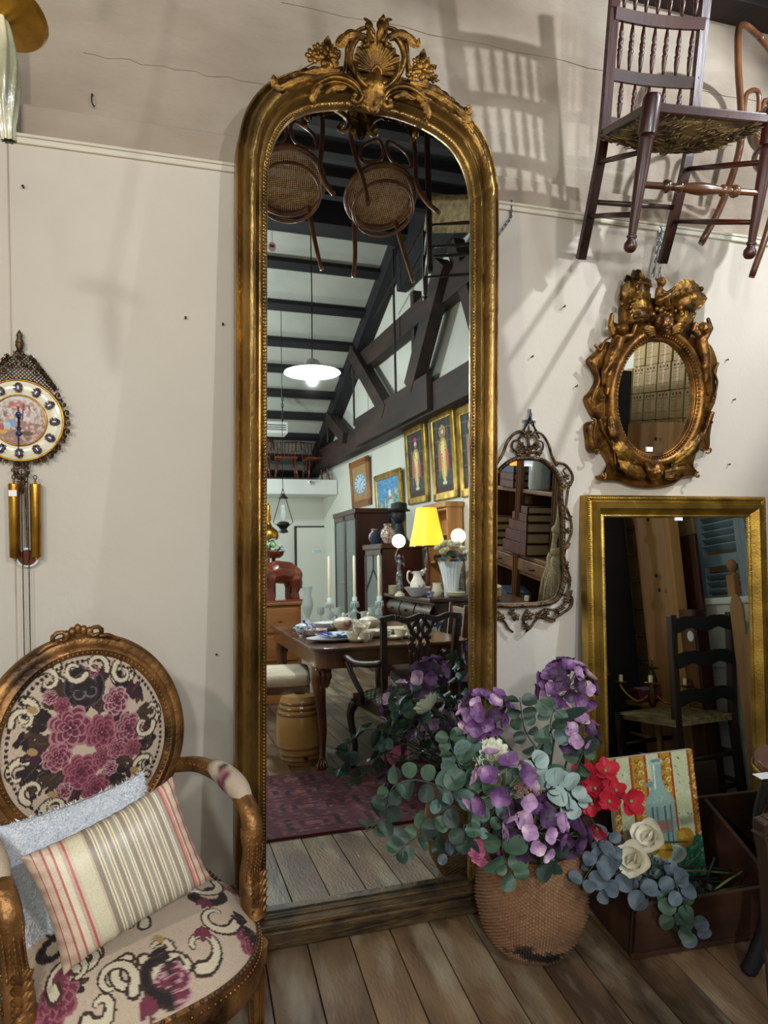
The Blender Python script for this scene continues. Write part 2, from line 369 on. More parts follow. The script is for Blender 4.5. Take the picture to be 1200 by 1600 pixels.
G['imariv']=pm('oriental_vase','dfe3e6','2a3f86',22,.2,lo=.49,hi=.54,coat=.5,c3='a8402c',c3t=.62)
G['amber']=emi('amber_glow','ff8a3c',2.2)
LF_extra=1
G['leafL']=pm('light_green_leaf','7f9a6a','b4c49a',14,.6)
G['fluff2']=pm('fleece_pile','eef0f4',rough=.95)
G['rail']=pm('dull_mahogany','24100b','45231a',7,.62,0,.1,60,stretch=(.2,1,1))
G['ribglass']=pm('ribbed_glass','6d6a50','b4b097',9,.18,0,.1,60,coat=.5)
# ================================================================== SETTING
WA,WB=2.72,.045       # right wall: X = WA + WB*y
def wx(y): return WA+WB*y
YF=-6.6
# floor of boards
fl=struct('floor',MB().box((-.2,-2.2,-.045),(6.4,9.4,.03)),G['black'])
x=-3.2; k=0; pw=.132; meshes=[]
while x<3.0:
    a=-7.0
    cuts=[-7.0,-4.6+1.3*((k*37)%5)/5,-1.4+1.4*((k*53)%7)/7,2.306] if k%3 else [-7.0,-2.9+.8*((k*29)%5)/5,2.306]
    for q in range(len(cuts)-1):
        y0,y1=cuts[q],cuts[q+1]-.003
        m=MB().box((0,(y0+y1)/2,-.015+.0015*((k*7+q)%3)/3),(pw-.0045,y1-y0,.03))
        o=obj('floor_board',m,G['planks'],fl,bevel=0); o.location=(x+pw/2,0,0)
    x+=pw; k+=1
# back wall: boarded lower part, ledge, rough upper part
m=MB().box((-.2,WALL_Y+.04,1.2),(6.3,.08,2.4)); wl=struct('wall_back',m,G['wall'])
obj('board_joint',MB().box((-.496,WALL_Y-.0005,1.19),(.004,.003,2.38)),G['wall_up'],wl)
obj('upper_plaster',MB().box((-.2,WALL_Y+.12,2.85),(6.3,.08,1.0)),G['wall_up'],wl)
m=MB().box((1.24,WALL_Y+.07,2.455),(3.42,.06,.11)); obj('plaster_strip',m,G['wall_up'],wl,bevel=.006)
tr=struct('trim_1',MB().box((1.24,WALL_Y+.035,2.398),(3.45,.10,.010)).box((1.24,WALL_Y-.003,2.384),(3.45,.016,.018)),G['ledge'],bevel=.004)
struct('trim_2',MB().box((-1.85,WALL_Y+.0,2.9),(2.72,.16,1.0)),G['wall_up'],bevel=.004)
m=MB()
for zz,x0,x1 in ((2.965,.3,2.8),(2.70,-.3,.5)):
    pts=[(lerp(x0,x1,i/24),WALL_Y+.078,zz+.004*math.sin(i*2.1)+.002*math.sin(i*5)) for i in range(25)]; m.tube(pts,[.0018+.001*math.sin(i*1.7) for i in range(25)],5)
obj('plaster_seam',m,G['wall_up'],wl)
struct('trim_3',MB().box((-.2,WALL_Y+.03,3.30),(6.3,.16,.14)),G['beam'],bevel=.005)
# left and right walls,, far wall, bulkhead
struct('wall_left',MB().box((-3.3,-2.3,1.9),(.1,9.4,3.8)),G['wall_in'])
y0,y1=-7.5,2.4
def wallbox(mb,y0,y1,z0,z1,d0,d1):
    a0,a1=wx(y0),wx(y1)
    vs=[(a0+d0,y0,z0),(a1+d0,y1,z0),(a1+d1,y1,z0),(a0+d1,y0,z0),(a0+d0,y0,z1),(a1+d0,y1,z1),(a1+d1,y1,z1),(a0+d1,y0,z1)]
    return mb.add(vs,[(0,1,2,3),(4,7,6,5),(0,4,5,1),(1,5,6,2),(2,6,7,3),(3,7,4,0)])
wr=struct('wall_right',wallbox(MB(),y0,y1,0,5.1,0,.1),G['wall_in'])
wf=struct('wall_far',MB().box((-.3,YF-.05,1.2),(6.2,.1,2.4)),G['wall_in'])
struct('trim_4',MB().box((-.35,-5.87,2.265),(5.6,.22,.22)),G['white'],bevel=.004)     # bulkhead under the loft
struct('trim_5',MB().box((-.35,-6.6,2.2),(5.6,1.4,.06)),G['white'])
struct('wall_loft',MB().box((-.35,-7.35,2.7),(5.6,.06,1.0)),G['wall_in'])
# door in the far wall
d=struct('door_1',MB().box((2.29,YF+.03,.86),(.62,.04,1.68)),G['wall_in'],bevel=.003)
obj('door_frame',MB().box((1.955,YF+.03,.86),(.02,.05,1.72)).box((2.3,YF+.03,1.715),(.70,.05,.02)),G['beam'],d)
cv=CV(64,24,'dfe8ef'); 
for q in range(9): cv.rect(5+q*6,5,8+q*6+(q%2),10,'3a4450')
for q in range(6): cv.rect(12+q*7,14,16+q*7,19,'3a4450')
s=canvas_obj('door_sign',cv,.17,.055,G['print'],None,(2.31,YF+.056,1.32)); s.rotation_euler=(0,0,PI); tag(s,'small white notice on the pale far door seen in the tall mirror','sign')
# roof: pale boards between dark purlins, sloping down to the far wall
SL,Z0=.5222,6.26
def rz(y): return Z0+SL*y
ce=struct('ceiling',MB().add([(-3.3,-2.6,rz(-2.6)+.06),(3.0,-2.6,rz(-2.6)+.06),(3.0,-7.5,rz(-7.5)+.06),(-3.3,-7.5,rz(-7.5)+.06),(-3.3,-2.6,rz(-2.6)+.1),(3.0,-2.6,rz(-2.6)+.1),(3.0,-7.5,rz(-7.5)+.1),(-3.3,-7.5,rz(-7.5)+.1)],[(0,1,2,3),(7,6,5,4),(0,4,5,1),(2,6,7,3),(1,5,6,2),(0,3,7,4)]),G['panel'])
ya=[-2.68,-3.32,-3.86,-4.39,-4.82,-5.25,-5.68,-6.12,-6.6,-7.0]
for q,yy in enumerate(ya):
    m=MB().bar((-3.3,yy,rz(yy)+.01),(wx(yy),yy,rz(yy)+.01),.12 if q<4 else .11,.07,up=(0,-SL,1)); obj('purlin',m,G['beam_blue'],ce,bevel=.005)
# dark near slope over the mirror
def rz2(y): return 4.93-.335*(y+2.6)
o=MB().add([(-3.3,-2.55,rz2(-2.55)),(3.0,-2.55,rz2(-2.55)),(3.0,2.5,rz2(2.5)),(-3.3,2.5,rz2(2.5)),(-3.3,-2.55,rz2(-2.55)+.05),(3.0,-2.55,rz2(-2.55)+.05),(3.0,2.5,rz2(2.5)+.05),(-3.3,2.5,rz2(2.5)+.05)],[(0,1,2,3),(7,6,5,4),(0,4,5,1),(2,6,7,3),(1,5,6,2),(0,3,7,4)])
dk=obj('dark_roof_boards',o,G['beam_blue'],ce)
for yy in (-1.9,-1.2,-.5,.2,.9,1.6): obj('purlin',MB().bar((-3.3,yy,rz2(yy)-.05),(2.9,yy,rz2(yy)-.05),.09,.1),G['beam_blue'],ce,bevel=.004)
obj('purlin',MB().bar((-3.3,-2.62,4.80),(2.75,-2.62,4.80),.30,.34),G['beam_blue'],ce,bevel=.004)
obj('hanging_rail',MB().bar((-1.5,.95,3.72),(2.8,.95,3.72),.06,.06),G['beam'],ce)
# truss on the right wall
def tp(y,z,d=0): return V((wx(y)-d,y,z))
def mem(name,a,b,wd,dp,d=.08,mat='beam'): return obj(name,MB().bar(tp(a[0],a[1],d),tp(b[0],b[1],d),wd,dp),G[mat],ce,bevel=.006)
def barw(name,a,b,h,t,d,mat='beam'):
    A=tp(*a,d);B=tp(*b,d); dr=(B-A).normalized(); n=V((1,-WB,0)).normalized(); u=n.cross(dr)
    m=MB(); R=Matrix((dr,n,u)).transposed(); m.box((A+B)/2,((B-A).length,t,h),R); return obj(name,m,G[mat],ce,bevel=.006)
barw('tie_beam',(-7.3,2.745),(2.2,2.745),.30,.16,.09)
barw('scarf_plate',(-4.2,2.80),(-1.95,2.80),.36,.06,.20)
barw('principal_rafter',(-6.9,rz(-6.9)+.02),(-2.5,rz(-2.5)-.0),.30,.18,.10,'beam_blue')
barw('principal_rafter',(-2.6,4.8),(2.2,3.3),.28,.16,.09,'beam_blue')
barw('collar_beam',(-4.55,3.72),(1.0,3.72),.24,.14,.09)
barw('upper_collar',(-2.9,4.42),(.8,4.42),.5,.12,.08,'beam_blue')
barw('strut',(-1.58,3.95),(-2.42,2.95),.22,.14,.17)
barw('strut',(-4.38,3.92),(-3.15,2.85),.18,.14,.17)
barw('strut',(-5.55,3.28),(-4.72,2.82),.16,.14,.17)
barw('strut',(-1.0,2.9),(-1.52,4.1),.16,.12,.09)
barw('queen_post',(-2.45,4.0),(-2.45,2.95),.09,.10,.10)
for yy,zt in ((-2.78,4.6),(-4.25,3.95),(-5.5,3.3)):
    obj('tie_rod',MB().tube([tp(yy,2.9,.22),tp(yy,zt,.22)],.014,8),G['beam'],ce)
m=MB(); P=[tp(-1.2,4.1,.3),tp(-3.6,3.75,.3)]
obj('tie_rod',MB().tube([tp(-1.6,4.45,.3),tp(-3.2,3.95,.3)],.012,6),G['iron'],ce)
# ================================================================== WALL FITTINGS
for i,(px,py) in enumerate([(37,294),(290,498),(338,1022),(276,1087),(348,508),(901,400),(1134,563),(899,604),(1145,625),(1137,726),(830,558),(880,480)]):
    p=hy(px,py,WALL_Y)
    m=MB().tube([(0,0,0),(0,-.012,.002)],.0022,6).ball((0,-.013,.002),(.004,.0015,.004),8,4)
    o=obj('nail',m,G['iron'],None,smooth=True); o.location=p; tag(o,'small dark nail head '+['at the top left under the ledge','midway between the clock and the tall mirror','low by the tall mirror left edge','above the armchair back, right of the tag','high beside the left edge of the tall mirror','under the hanging rush chair','right of the oval mirror, upper one','left of the oval mirror','right of the oval mirror, middle one','right of the oval mirror, lowest one','above the openwork mirror, lower one','above the openwork mirror, upper one'][i],'nail')
p=hy(145,160,WALL_Y+.08)
o=obj('wall_hook',MB().tube(cat([(0,0,.02),(0,-.02,.015),(0,-.022,-.01),(.006,-.01,-.016)],4),.0022,6),G['iron'],None); o.location=p; tag(o,'tiny bent hook on the rough upper wall at left','hook')
def chain(m,a,b,n,r=.0022,L=.011,sag=0):
    a=V(a);b=V(b)
    for i in range(n):
        t=(i+.5)/n; c=a.lerp(b,t); c.z-=sag*4*t*(1-t); d=(b-a).normalized(); s=d.cross(V((0,1,0))).normalized() if i%2 else V((0,1,0))
        h=(b-a).length/n*.72
        pts=[c+d*math.cos(q*PI/4)*h+s*math.sin(q*PI/4)*L*.38 for q in range(8)]; m.tube(pts,r,5,closed=True)
    return m
p0=hy(802,316,WALL_Y-.012); p1=hy(783,366,WALL_Y-.03)
m=chain(MB(),hy(799,314,WALL_Y-.008),hy(798,340,WALL_Y-.012),6); chain(m,hy(798,340,WALL_Y-.012),hy(778,367,WALL_Y-.02),8)
o=obj('chain',m.shift(p0),G['steel'],None); o.location=p0; tag(o,'thin chain on the wall at the shoulder of the tall mirror','chain')
# ================================================================== TALL MIRROR
def mtm(px,py):
    n=V((math.sin(MY)*math.cos(EP),-math.cos(EP)*math.cos(MY),math.sin(EP))); p=hit(px,py,n,n.dot(MO)); d=p-MO
    return d.dot(V((math.cos(MY),math.sin(MY),0))), d.z/math.cos(EP)
TM=thing('tall_mirror','towering arched gilt floor mirror with a shell crest leaning on the wall','mirror',MO,(-EP,0,MY))
half=[(.432,.05),(.432,.6),(.432,1.2),(.432,1.8),(.432,2.34),(.424,2.44),(.400,2.53),(.350,2.605),(.285,2.652),(.20,2.688),(.10,2.712),(0,2.72)]
halfi=[(.337,.08),(.337,.6),(.337,1.2),(.337,1.8),(.337,2.28),(.333,2.37),(.312,2.45),(.270,2.515),(.215,2.552),(.15,2.575),(.07,2.588),(0,2.59)]
def full(h): return cat([(p[0],p[1],0) for p in h],8)
def mir(P): return [V((-p.x,p.y,0)) for p in P]+[V((p.x,p.y,0)) for p in P[::-1][1:]]
OUT=mir(full(half)); INN=mir(full(halfi))
prof=[(-.005,-.05),(0,.0),(.0,.018),(.05,.026),(.09,.024),(.11,.016),(.15,.018),(.20,.034),(.30,.052),(.40,.060),(.50,.058),(.58,.046),(.62,.034),(.66,.030),(.70,.036),(.75,.036),(.79,.026),(.83,.014),(.88,.010),(.95,.010),(.965,.014),(1.0,.004),(1.0,-.02)]
m=MB(); 
m.grid(lambda u,v: (lambda a,b,q: V((lerp(a.x,b.x,q[0]),-q[1],lerp(a.y,b.y,q[0]))))(OUT[round(u*(len(OUT)-1))],INN[round(u*(len(OUT)-1))],prof[round(v*(len(prof)-1))]),len(OUT),len(prof))
obj('gilt_frame',m,G['gold'],TM,smooth=.9)
# beads
m=MB(); L=0; acc=0
mid=[a.lerp(b,.915) for a,b in zip(OUT,INN)]
for a,b in zip(mid[:-1],mid[1:]):
    seg=(b-a).length; 
    while acc<=seg:
        p=a.lerp(b,acc/seg); m.ball((p.x,-.011,p.y),.0044,6,4); acc+=.0108
    acc-=seg
obj('bead_strip',m,G['gold'],TM,smooth=True,stuff=True)
# glass with bevel
m=MB(); n=len(INN); m.add([(p.x,0,p.y) for p in INN],[tuple(range(n))]); obj('mirror_glass',m,G['mirror'],TM)
obj('backboard',MB().prism([(p.x*1.15,p.y) for p in INN],.02,.035),G['darkwood'],TM)
# plinth
m=MB().box((0,-.025,.035),(.86,.075,.055)).box((0,-.03,.07),(.80,.05,.02)).box((0,-.012,.082),(.70,.02,.012))
for s in(-1,1): m.box((s*.405,-.035,.04),(.09,.085,.075)).box((s*.40,-.034,.082),(.075,.075,.014))
obj('plinth',m,G['plinth'],TM,bevel=.006)
# ornament helpers in the local frame (u, v, forward)
def L3(px,py,f=.05):
    n=V((math.sin(MY)*math.cos(EP),-math.cos(EP)*math.cos(MY),math.sin(EP))); q=hit(px,py,n,n.dot(MO)+f)-MO; ex=V((math.cos(MY),math.sin(MY),0)); ez=n.cross(ex); ez=ez if ez.z>0 else -ez
    return V((q.dot(ex),-f,q.dot(ez)))
def scroll(mb,pts,r0,r1,n=8,volute=None,el=1.5):
    r0*=1.45; r1*=1.45
    P=cat(pts,7); N=len(P); mb.tube(P,[max(.0015,lerp(r0,r1,i/(N-1))) for i in range(N)],n,el=1/el)
    if volute: mb.ball(P[-1],volute,10,7)
def spiral(c,r0,r1,a0,a1,f,n=14):
    return [V((c[0]+lerp(r0,r1,i/n)*math.cos(lerp(a0,a1,i/n)),-f-.01*i/n,c[1]+lerp(r0,r1,i/n)*math.sin(lerp(a0,a1,i/n)))) for i in range(n+1)]
def acanthus(mb,pts,wd,lobes=4,lift=.02,curl=.015,nrm=V((0,-1,0))):
    wd*=1.3
    P=cat(pts,8); N=len(P)
    def f(u,v):
        i=min(int(u*(N-1)+.5),N-1); t=(P[min(i+1,N-1)]-P[max(i-1,0)]).normalized(); s=t.cross(nrm).normalized(); q=i/(N-1)
        w_=wd*(math.sin(PI*min(1,q*.92+.08))**.6)*(.72+.28*abs(math.sin(lobes*PI*q))); k=(v-.5)*2
        return P[i]+s*(k*w_)+nrm*(lift*(1-k*k)*math.sin(PI*min(1,q+.15))+.35*lift*math.cos(k*PI*3)*(1-abs(k))+curl*q**4)
    mb.grid(f,N,9); 
    b=len(mb.v)-N*9
    mb.add([mb.v[b+i]+() for i in range(0)],[])
    return mb
def rosette(mb,c,r,n=5,f=None,nrm=V((0,-1,0)),rot=0):
    a=V((1,0,0)); 
    if abs(nrm.x)>.9: a=V((0,1,0))
    a=(a-nrm*a.dot(nrm)).normalized(); b=nrm.cross(a)
    for k in range(n):
        an=2*PI*k/n+rot; d=a*math.cos(an)+b*math.sin(an); s=-a*math.sin(an)+b*math.cos(an)
        R=Matrix((d,s,nrm)).transposed(); mb.ball(c+d*r*.55+nrm*r*.1,(r*.5,r*.36,r*.2),8,5,R)
    mb.ball(c+nrm*r*.22,r*.26,8,6)
def px_sp(c,r,a0,a1,r1=None,f=.06,n=14): # spiral given in pixels
    out=[]
    r1=r if r1 is None else r1
    for i in range(n+1):
        t=i/n; a=lerp(a0,a1,t); R=lerp(r,r1,t); out.append(L3(c[0]+R*math.cos(a),c[1]-R*math.sin(a),f))
    return out
# shell
sh=MB(); _c=L3(588,108,.06); cu0,cv0=_c.x,_c.z
NR=13
def shell(u,v):
    a=lerp(math.radians(205),math.radians(-25),u); r=.012+.062*v
    rib=.5+.5*math.cos(u*NR*2*PI); ed=1+.06*rib*(v>.9)
    return V((cu0+r*ed*math.cos(a),-.05-.020*math.sin(v*PI*.5)**2-.006*rib*v-(.012*math.sin(PI*u)),cv0+.002+r*ed*math.sin(a)*1.02))
sh.grid(shell,NR*8+1,10); obj('shell',sh,G['gold_crest'],TM,smooth=True)
ct=MB(); ct.prism([(cu0+.07*math.cos(q*PI/12),cv0+.005+.078*math.sin(q*PI/12)) for q in range(24)],-.045,-.02); obj('shell_backing',ct,G['gold_crest'],TM,smooth=.6)
cr_=MB()
for sx in (1,-1):
    def q(dx,dy,f=.06,s=sx): return L3(589+s*dx,dy,f)
    scroll(cr_,[q(12,140,.07),q(26,127,.075),q(38,108,.075),q(42,88,.075),q(36,68,.08),q(24,56,.08),q(14,60,.085),q(14,70,.085),q(20,72,.085)],.012,.005,8,.008)
    scroll(cr_,[q(50,118,.05),q(47,92,.055),q(45,70,.06),q(32,50,.065),q(14,42,.07)],.009,.006)
    acanthus(cr_,[q(18,62,.08),q(32,54,.085),q(48,58,.08),q(60,72,.075),q(64,64,.08)],.014,4,.01)
    scroll(cr_,[q(8,66,.09),q(14,52,.09),q(10,44,.09),q(5,50,.09)],.007,.004,8,.006)
    acanthus(cr_,[q(4,62,.08),q(10,44,.085),q(16,34,.08),q(22,36,.085)],.010,3,.008)
    scroll(cr_,[q(34,100,.08),q(30,120,.085),q(18,134,.09),q(6,140,.09)],.008,.004)
acanthus(cr_,[L3(592,66,.08),L3(595,48,.09),L3(596,34,.085),L3(597,27,.095)],.012,3,.012)
obj('cartouche',cr_,G['gold_crest'],TM,smooth=True)
dr=MB()
acanthus(dr,[L3(588,112,.085),L3(586,135,.09),L3(583,160,.08),L3(580,182,.065)],.030,5,.02)
for s in(-1,1): 
    acanthus(dr,[L3(586,128,.085),L3(585+s*10,148,.08),L3(584+s*16,160,.07),L3(583+s*10,176,.065)],.014,4,.012)
    scroll(dr,[L3(588,104,.09),L3(588+s*7,112,.09),L3(588+s*5,128,.085)],.007,.003)
obj('leaf_drop',dr,G['gold_crest'],TM,smooth=True)
ar=MB()
for pts,vl in (([(489,157,.05),(492,138,.06),(505,126,.07),(524,121,.075),(545,126,.08),(560,138,.08),(566,152,.08),(558,162,.08),(550,156,.085),(554,149,.085)],.01),
           ([(665,186,.05),(668,168,.06),(658,150,.07),(640,138,.075),(622,136,.08),(606,143,.08),(598,156,.08),(602,168,.08),(611,166,.085),(609,158,.085)],.01)):
    scroll(ar,[L3(*p) for p in pts],.010,.006,8,.009,1.6)
    scroll(ar,[L3(p[0],p[1]+7,p[2]-.008) for p in pts[:7]],.006,.004,6)
    scroll(ar,[L3(p[0],p[1]-6,p[2]-.006) for p in pts[:7]],.005,.003,6)
for pts in ([(505,128,.07),(495,140,.07),(489,155,.065),(492,164,.06)],[(650,148,.07),(662,160,.07),(668,178,.065),(664,188,.06)],[(508,146,.06),(524,137,.065),(540,140,.06)],[(615,152,.06),(632,148,.065),(648,158,.06)]):
    acanthus(ar,[L3(*p) for p in pts],.012,4,.01)
obj('c_scrolls',ar,G['gold_crest'],TM,smooth=True)
for side in (0,1):
    sp=MB()
    for pts in (([(500,124,.06),(478,122,.065),(455,130,.06),(436,138,.055),(428,128,.065),(427,120,.07)],[(530,112,.055),(500,112,.055),(470,118,.05),(445,126,.05)]),
            ([(648,136,.06),(680,150,.065),(705,166,.06),(722,178,.055),(732,172,.065),(727,168,.07)],[(640,130,.05),(672,138,.05),(700,156,.05),(716,170,.05)],[(700,166,.05),(722,184,.05),(735,200,.05),(739,212,.05)],[(700,158,.05),(715,170,.055),(730,188,.055),(734,196,.055)]))[side]:
        acanthus(sp,[L3(*p) for p in pts],.015,6,.014,.012)
    for c in (((427,128),(440,136)),((729,174),(724,180)))[side]: sp.ball(L3(*c,.06),.008,8,6)
    obj('leaf_spray',sp,G['gold_crest'],TM,smooth=True)
for pos,lab in (([(512,92,15),(488,88,11),(497,77,9),(524,82,8)],'left'),([(661,112,16),(643,118,10),(676,122,9),(652,98,9)],'right')):
    m=MB()
    for (cx,cy,r) in pos: rosette(m,L3(cx,cy,.06),r*.0021,6,rot=cx)
    b=pos[0]
    for an,l in ((2.0,24),(1.2,20),(2.9,22),(-.6,20),(-1.4,26),(.3,20),(3.9,18),(1.6,32)):
        acanthus(m,[L3(b[0],b[1],.05),L3(b[0]+math.cos(an)*l*.55,b[1]-math.sin(an)*l*.55,.06),L3(b[0]+math.cos(an)*l,b[1]-math.sin(an)*l,.05)],.012,2,.008)
    scroll(m,[L3(b[0],b[1]+8,.05),L3(b[0]+4,b[1]+22,.05),L3(b[0]+(-6 if lab=='left' else 10),b[1]+34,.045)],.006,.005,6)
    m.tube([L3(b[0]-10,b[1],.05),L3(b[0]-36 if lab=='left' else b[0]+26,b[1]+14,.05)],.002,5)
    obj('rose_spray',m,G['gold_crest'],TM,smooth=True)
# ================================================================== WALL CLOCK
def wt(px,py,y=0.0): # local point for things hung flat on the back wall
    p=hy(px,py,WALL_Y-y); return p
def ring_scrolls(m,c,R,n,size,y=-.01,a0=0,a1=2*PI,seed=1):
    r=random.Random(seed)
    for i in range(n):
        a=lerp(a0,a1,(i+.5)/n); cx=c[0]+R*math.cos(a); cz=c[1]+R*math.sin(a); s=size*(.8+.4*r.random()); fl=1 if i%2 else -1
        pts=[V((cx+s*(1-k*.09)*math.cos(a+PI/2*fl+fl*k*.7)*.8,y-.002*k,cz+s*(1-k*.09)*math.sin(a+PI/2*fl+fl*k*.7)*.8)) for k in range(8)]
        m.tube(pts,[s*.20*(1-k*.07) for k in range(8)],6); m.ball((cx,y-.004,cz),s*.3,6,5)
K=thing('wall_clock','ornate brass wall clock with painted dial, filigree crown and two brass weights','clock',(-.470,WALL_Y,1.572))
m=MB(); m.lathe([(0,-.03),(.118,-.03),(.124,-.022),(.124,0)],48,T=Matrix.Rotation(PI/2,4,'X')@Matrix.Scale(-1,4,(0,0,1))); 
m=MB().prism([(.122*math.cos(q*PI/24),.122*math.sin(q*PI/24)) for q in range(48)],-.035,0); obj('case',m,G['brass'],K,bevel=.003)
m=MB(); m.grid(lambda u,v: V(((.072+.046*v)*math.cos(2*PI*u),-.0365-.006*math.sin(PI*v),(.072+.046*v)*math.sin(2*PI*u))),48,8,closeu=True); obj('enamel_ring',m,G['cream'],K,smooth=True)
m=MB().tube([(.119*math.cos(q*PI/24),-.036,.119*math.sin(q*PI/24)) for q in range(48)],.004,6,closed=True).tube([(.0735*math.cos(q*PI/24),-.04,.0735*math.sin(q*PI/24)) for q in range(48)],.003,6,closed=True); obj('dial_rims',m,G['brass'],K,smooth=True)
cv=CV(120,120,'c9b1a0'); R_=random.Random(3)
cv.ell(60,30,60,30,'cfc6c4'); cv.ell(60,95,70,34,'9c7466')
for i in range(220): cv.ell(R_.uniform(5,115),R_.uniform(10,112),R_.uniform(2,8),R_.uniform(2,5),R_.choice(['8a5a54','b4766a','d9c7b4','7b6a52','a88f7a','d8b0a0','6d5a5e','c0b6ac']),R_.uniform(0,3),.6)
for i in range(26): cv.ell(R_.gauss(62,14),R_.gauss(24,6),R_.uniform(3,8),3,R_.choice(['9c4d46','b86a5c','7a5248']),R_.uniform(0,3),.8)
cv.line(70,20,66,60,1.6,'6b4038'); cv.ell(42,66,12,10,'7c98b8'); cv.ell(32,72,9,9,'a9bcd0'); cv.ell(44,52,5,5,'e0b49c'); cv.ell(34,56,4.5,5,'c98'+'f7c'); cv.ell(24,84,10,8,'c9a24c'); cv.ell(20,76,7,8,'b4504a'); cv.ell(88,52,5,14,'c9b6b0'); cv.ell(76,90,14,6,'5f4a3c')
U=[];mb=MB(); mb.grid(lambda u,v: V((.072*v*math.cos(2*PI*u),-.041,.072*v*math.sin(2*PI*u))),90,50,closeu=True)
vv=np.array(mb.v); cols=cv.sample(vv[:,0]/.146+.5,vv[:,2]/.146+.5); obj('painted_disc',mb,G['print'],K,cols=cols)
for h in range(12):
    a=2*PI*h/12; m=MB(); m.prism([(-.008,-.013),(.008,-.013),(.009,.010),(.004,.015),(-.004,.015),(-.009,.010)],-.006,0)
    ring_scrolls(m,(0,0),.0115,6,.006,-.004,seed=h); o=obj('numeral_cartouche',m,G['brass_old'],K,smooth=False); o.location=(.096*math.cos(a),-.040,.096*math.sin(a)); o.rotation_euler=(0,-(a-PI/2),0)
    n=MB().box((0,-.008,0),(.009,.003,.014)); q=obj('blue_enamel',n,G['blue_e'],o); 
    obj('numeral',MB().box((0,-.0100,0),(.0028,.001,.009)),G['tag'],o)
m=MB()
for an,l in ((-PI/2-.03,.085),(PI/2+.03,.04)):
    d=V((math.cos(an),0,math.sin(an))); s=V((-d.z,0,d.x)); m.tube([V((0,-.047,0)),V((0,-.047,0))+d*l],[.003,.001],6); m.ball(V((0,-.047,0))+d*l*.45,(.008,.002,.008),8,5); m.ball(V((0,-.047,0))+d*l*.28,(.006,.002,.006),8,5)
obj('hands',m,G['handblue'],K,smooth=True)
m=MB(); ring_scrolls(m,(0,0),.132,9,.016,-.02,-1.2,.75,2); ring_scrolls(m,(0,0),.132,9,.016,-.02,PI-.75,PI+1.2,3); ring_scrolls(m,(0,0),.130,12,.011,-.02,-PI+.3,-.3,4)
ring_scrolls(m,(0,-.15),.02,7,.014,-.02,seed=5); ring_scrolls(m,(0,-.182),.010,4,.010,-.02,seed=6); m.ball((0,-.02,-.205),(.006,.005,.014),8,6)
obj('filigree_border',m,G['brass_old'],K,smooth=True)
m=MB() # lattice crown
poly=lambda z: .086*max(0,1-((z-.105)/.105))**.8
for s in(-1,1):
    for i in range(-14,15):
        pts=[]
        for t in range(30):
            z=.095+t*.0036; xx=i*.011+s*(z-.1)
            if abs(xx)<poly(z)+.004 and z*z+xx*xx>.119**2: pts.append(V((xx,-.016,z)))
        if len(pts)>1: m.tube([pts[0],pts[-1]],.0011,4)
obj('lattice',m,G['brass_old'],K,stuff=True)
m=MB()
for s in(-1,1):
    P=[V((s*(poly(.10+t*.0125)+.006),-.018,.10+t*.0125)) for t in range(8)]; m.tube(P,.0045,6)
    for i,p in enumerate(P): ring_scrolls(m,(p.x,p.z),.004,3,.010,-.02,seed=i+9)
ring_scrolls(m,(0,.195),.012,6,.012,-.02,seed=31); ring_scrolls(m,(0,.12),.05,6,.011,-.02,.3,PI-.3,seed=33)
ring_scrolls(m,(0,.222),.006,5,.009,-.02,seed=32); m.lathe([(.004,.2),(.010,.215),(.012,.23),(.007,.245),(.009,.252),(.004,.262),(.0001,.268)],10,c=(0,-.018,0))
obj('filigree_crown',m,G['brass_old'],K,smooth=True)
for xx,t in ((-.018,0),(.038,1)):
    m=MB().lathe([(.001,-.41),(.0145,-.41),(.0155,-.407),(.0155,-.19),(.0145,-.187),(.001,-.187)],20,c=(xx if t else -.020,-.03,0)); m.lathe([(.003,-.187),(.003,-.175)],8,c=(xx if t else -.020,-.03,0)); m.lathe([(.001,-.42),(.005,-.416),(.004,-.41)],8,c=(xx if t else -.02,-.03,0))
    w_=obj('weight',m,G['brass'],K,smooth=.8)
    h=MB().tube([V((xx if t else -.02,-.03,-.168))+V((.005*math.cos(q),0,.006*math.sin(q))) for q in [i*PI/4 for i in range(8)]],.0016,5,closed=True); obj('hook',h,G['iron'],w_)
    if not t: obj('price_sticker',MB().box((-.020,-.0462,-.215),(.022,.0006,.018)),G['tag'],K)
m=MB()
for xx in (.0,.017): m.tube([(xx,-.028,-.15),(xx,-.028,-.80)],.0011,4)
for xx in (.0,.017):
    for i in range(110): m.ball((xx,-.028,-.15-i*.0059),(.0024,.0024,.0022),5,3)
obj('chains',m,G['brass_old'],K,stuff=True)
m=MB().prism([(.012+.032*math.cos(q*PI/12),-.412+.030*math.sin(q*PI/12)) for q in range(24)],-.022,-.014); pb=obj('pendulum_bob',m,G['china'],K)
m=MB().prism([(.012+.026*math.cos(q*PI/12),-.412+.024*math.sin(q*PI/12)) for q in range(24)],-.024,-.0218); obj('painted_boss',m,G['ele'],pb)
obj('pendulum_rod',MB().tube([(.006,-.016,-.1),(.01,-.016,-.39)],.002,6),G['brass_old'],K)
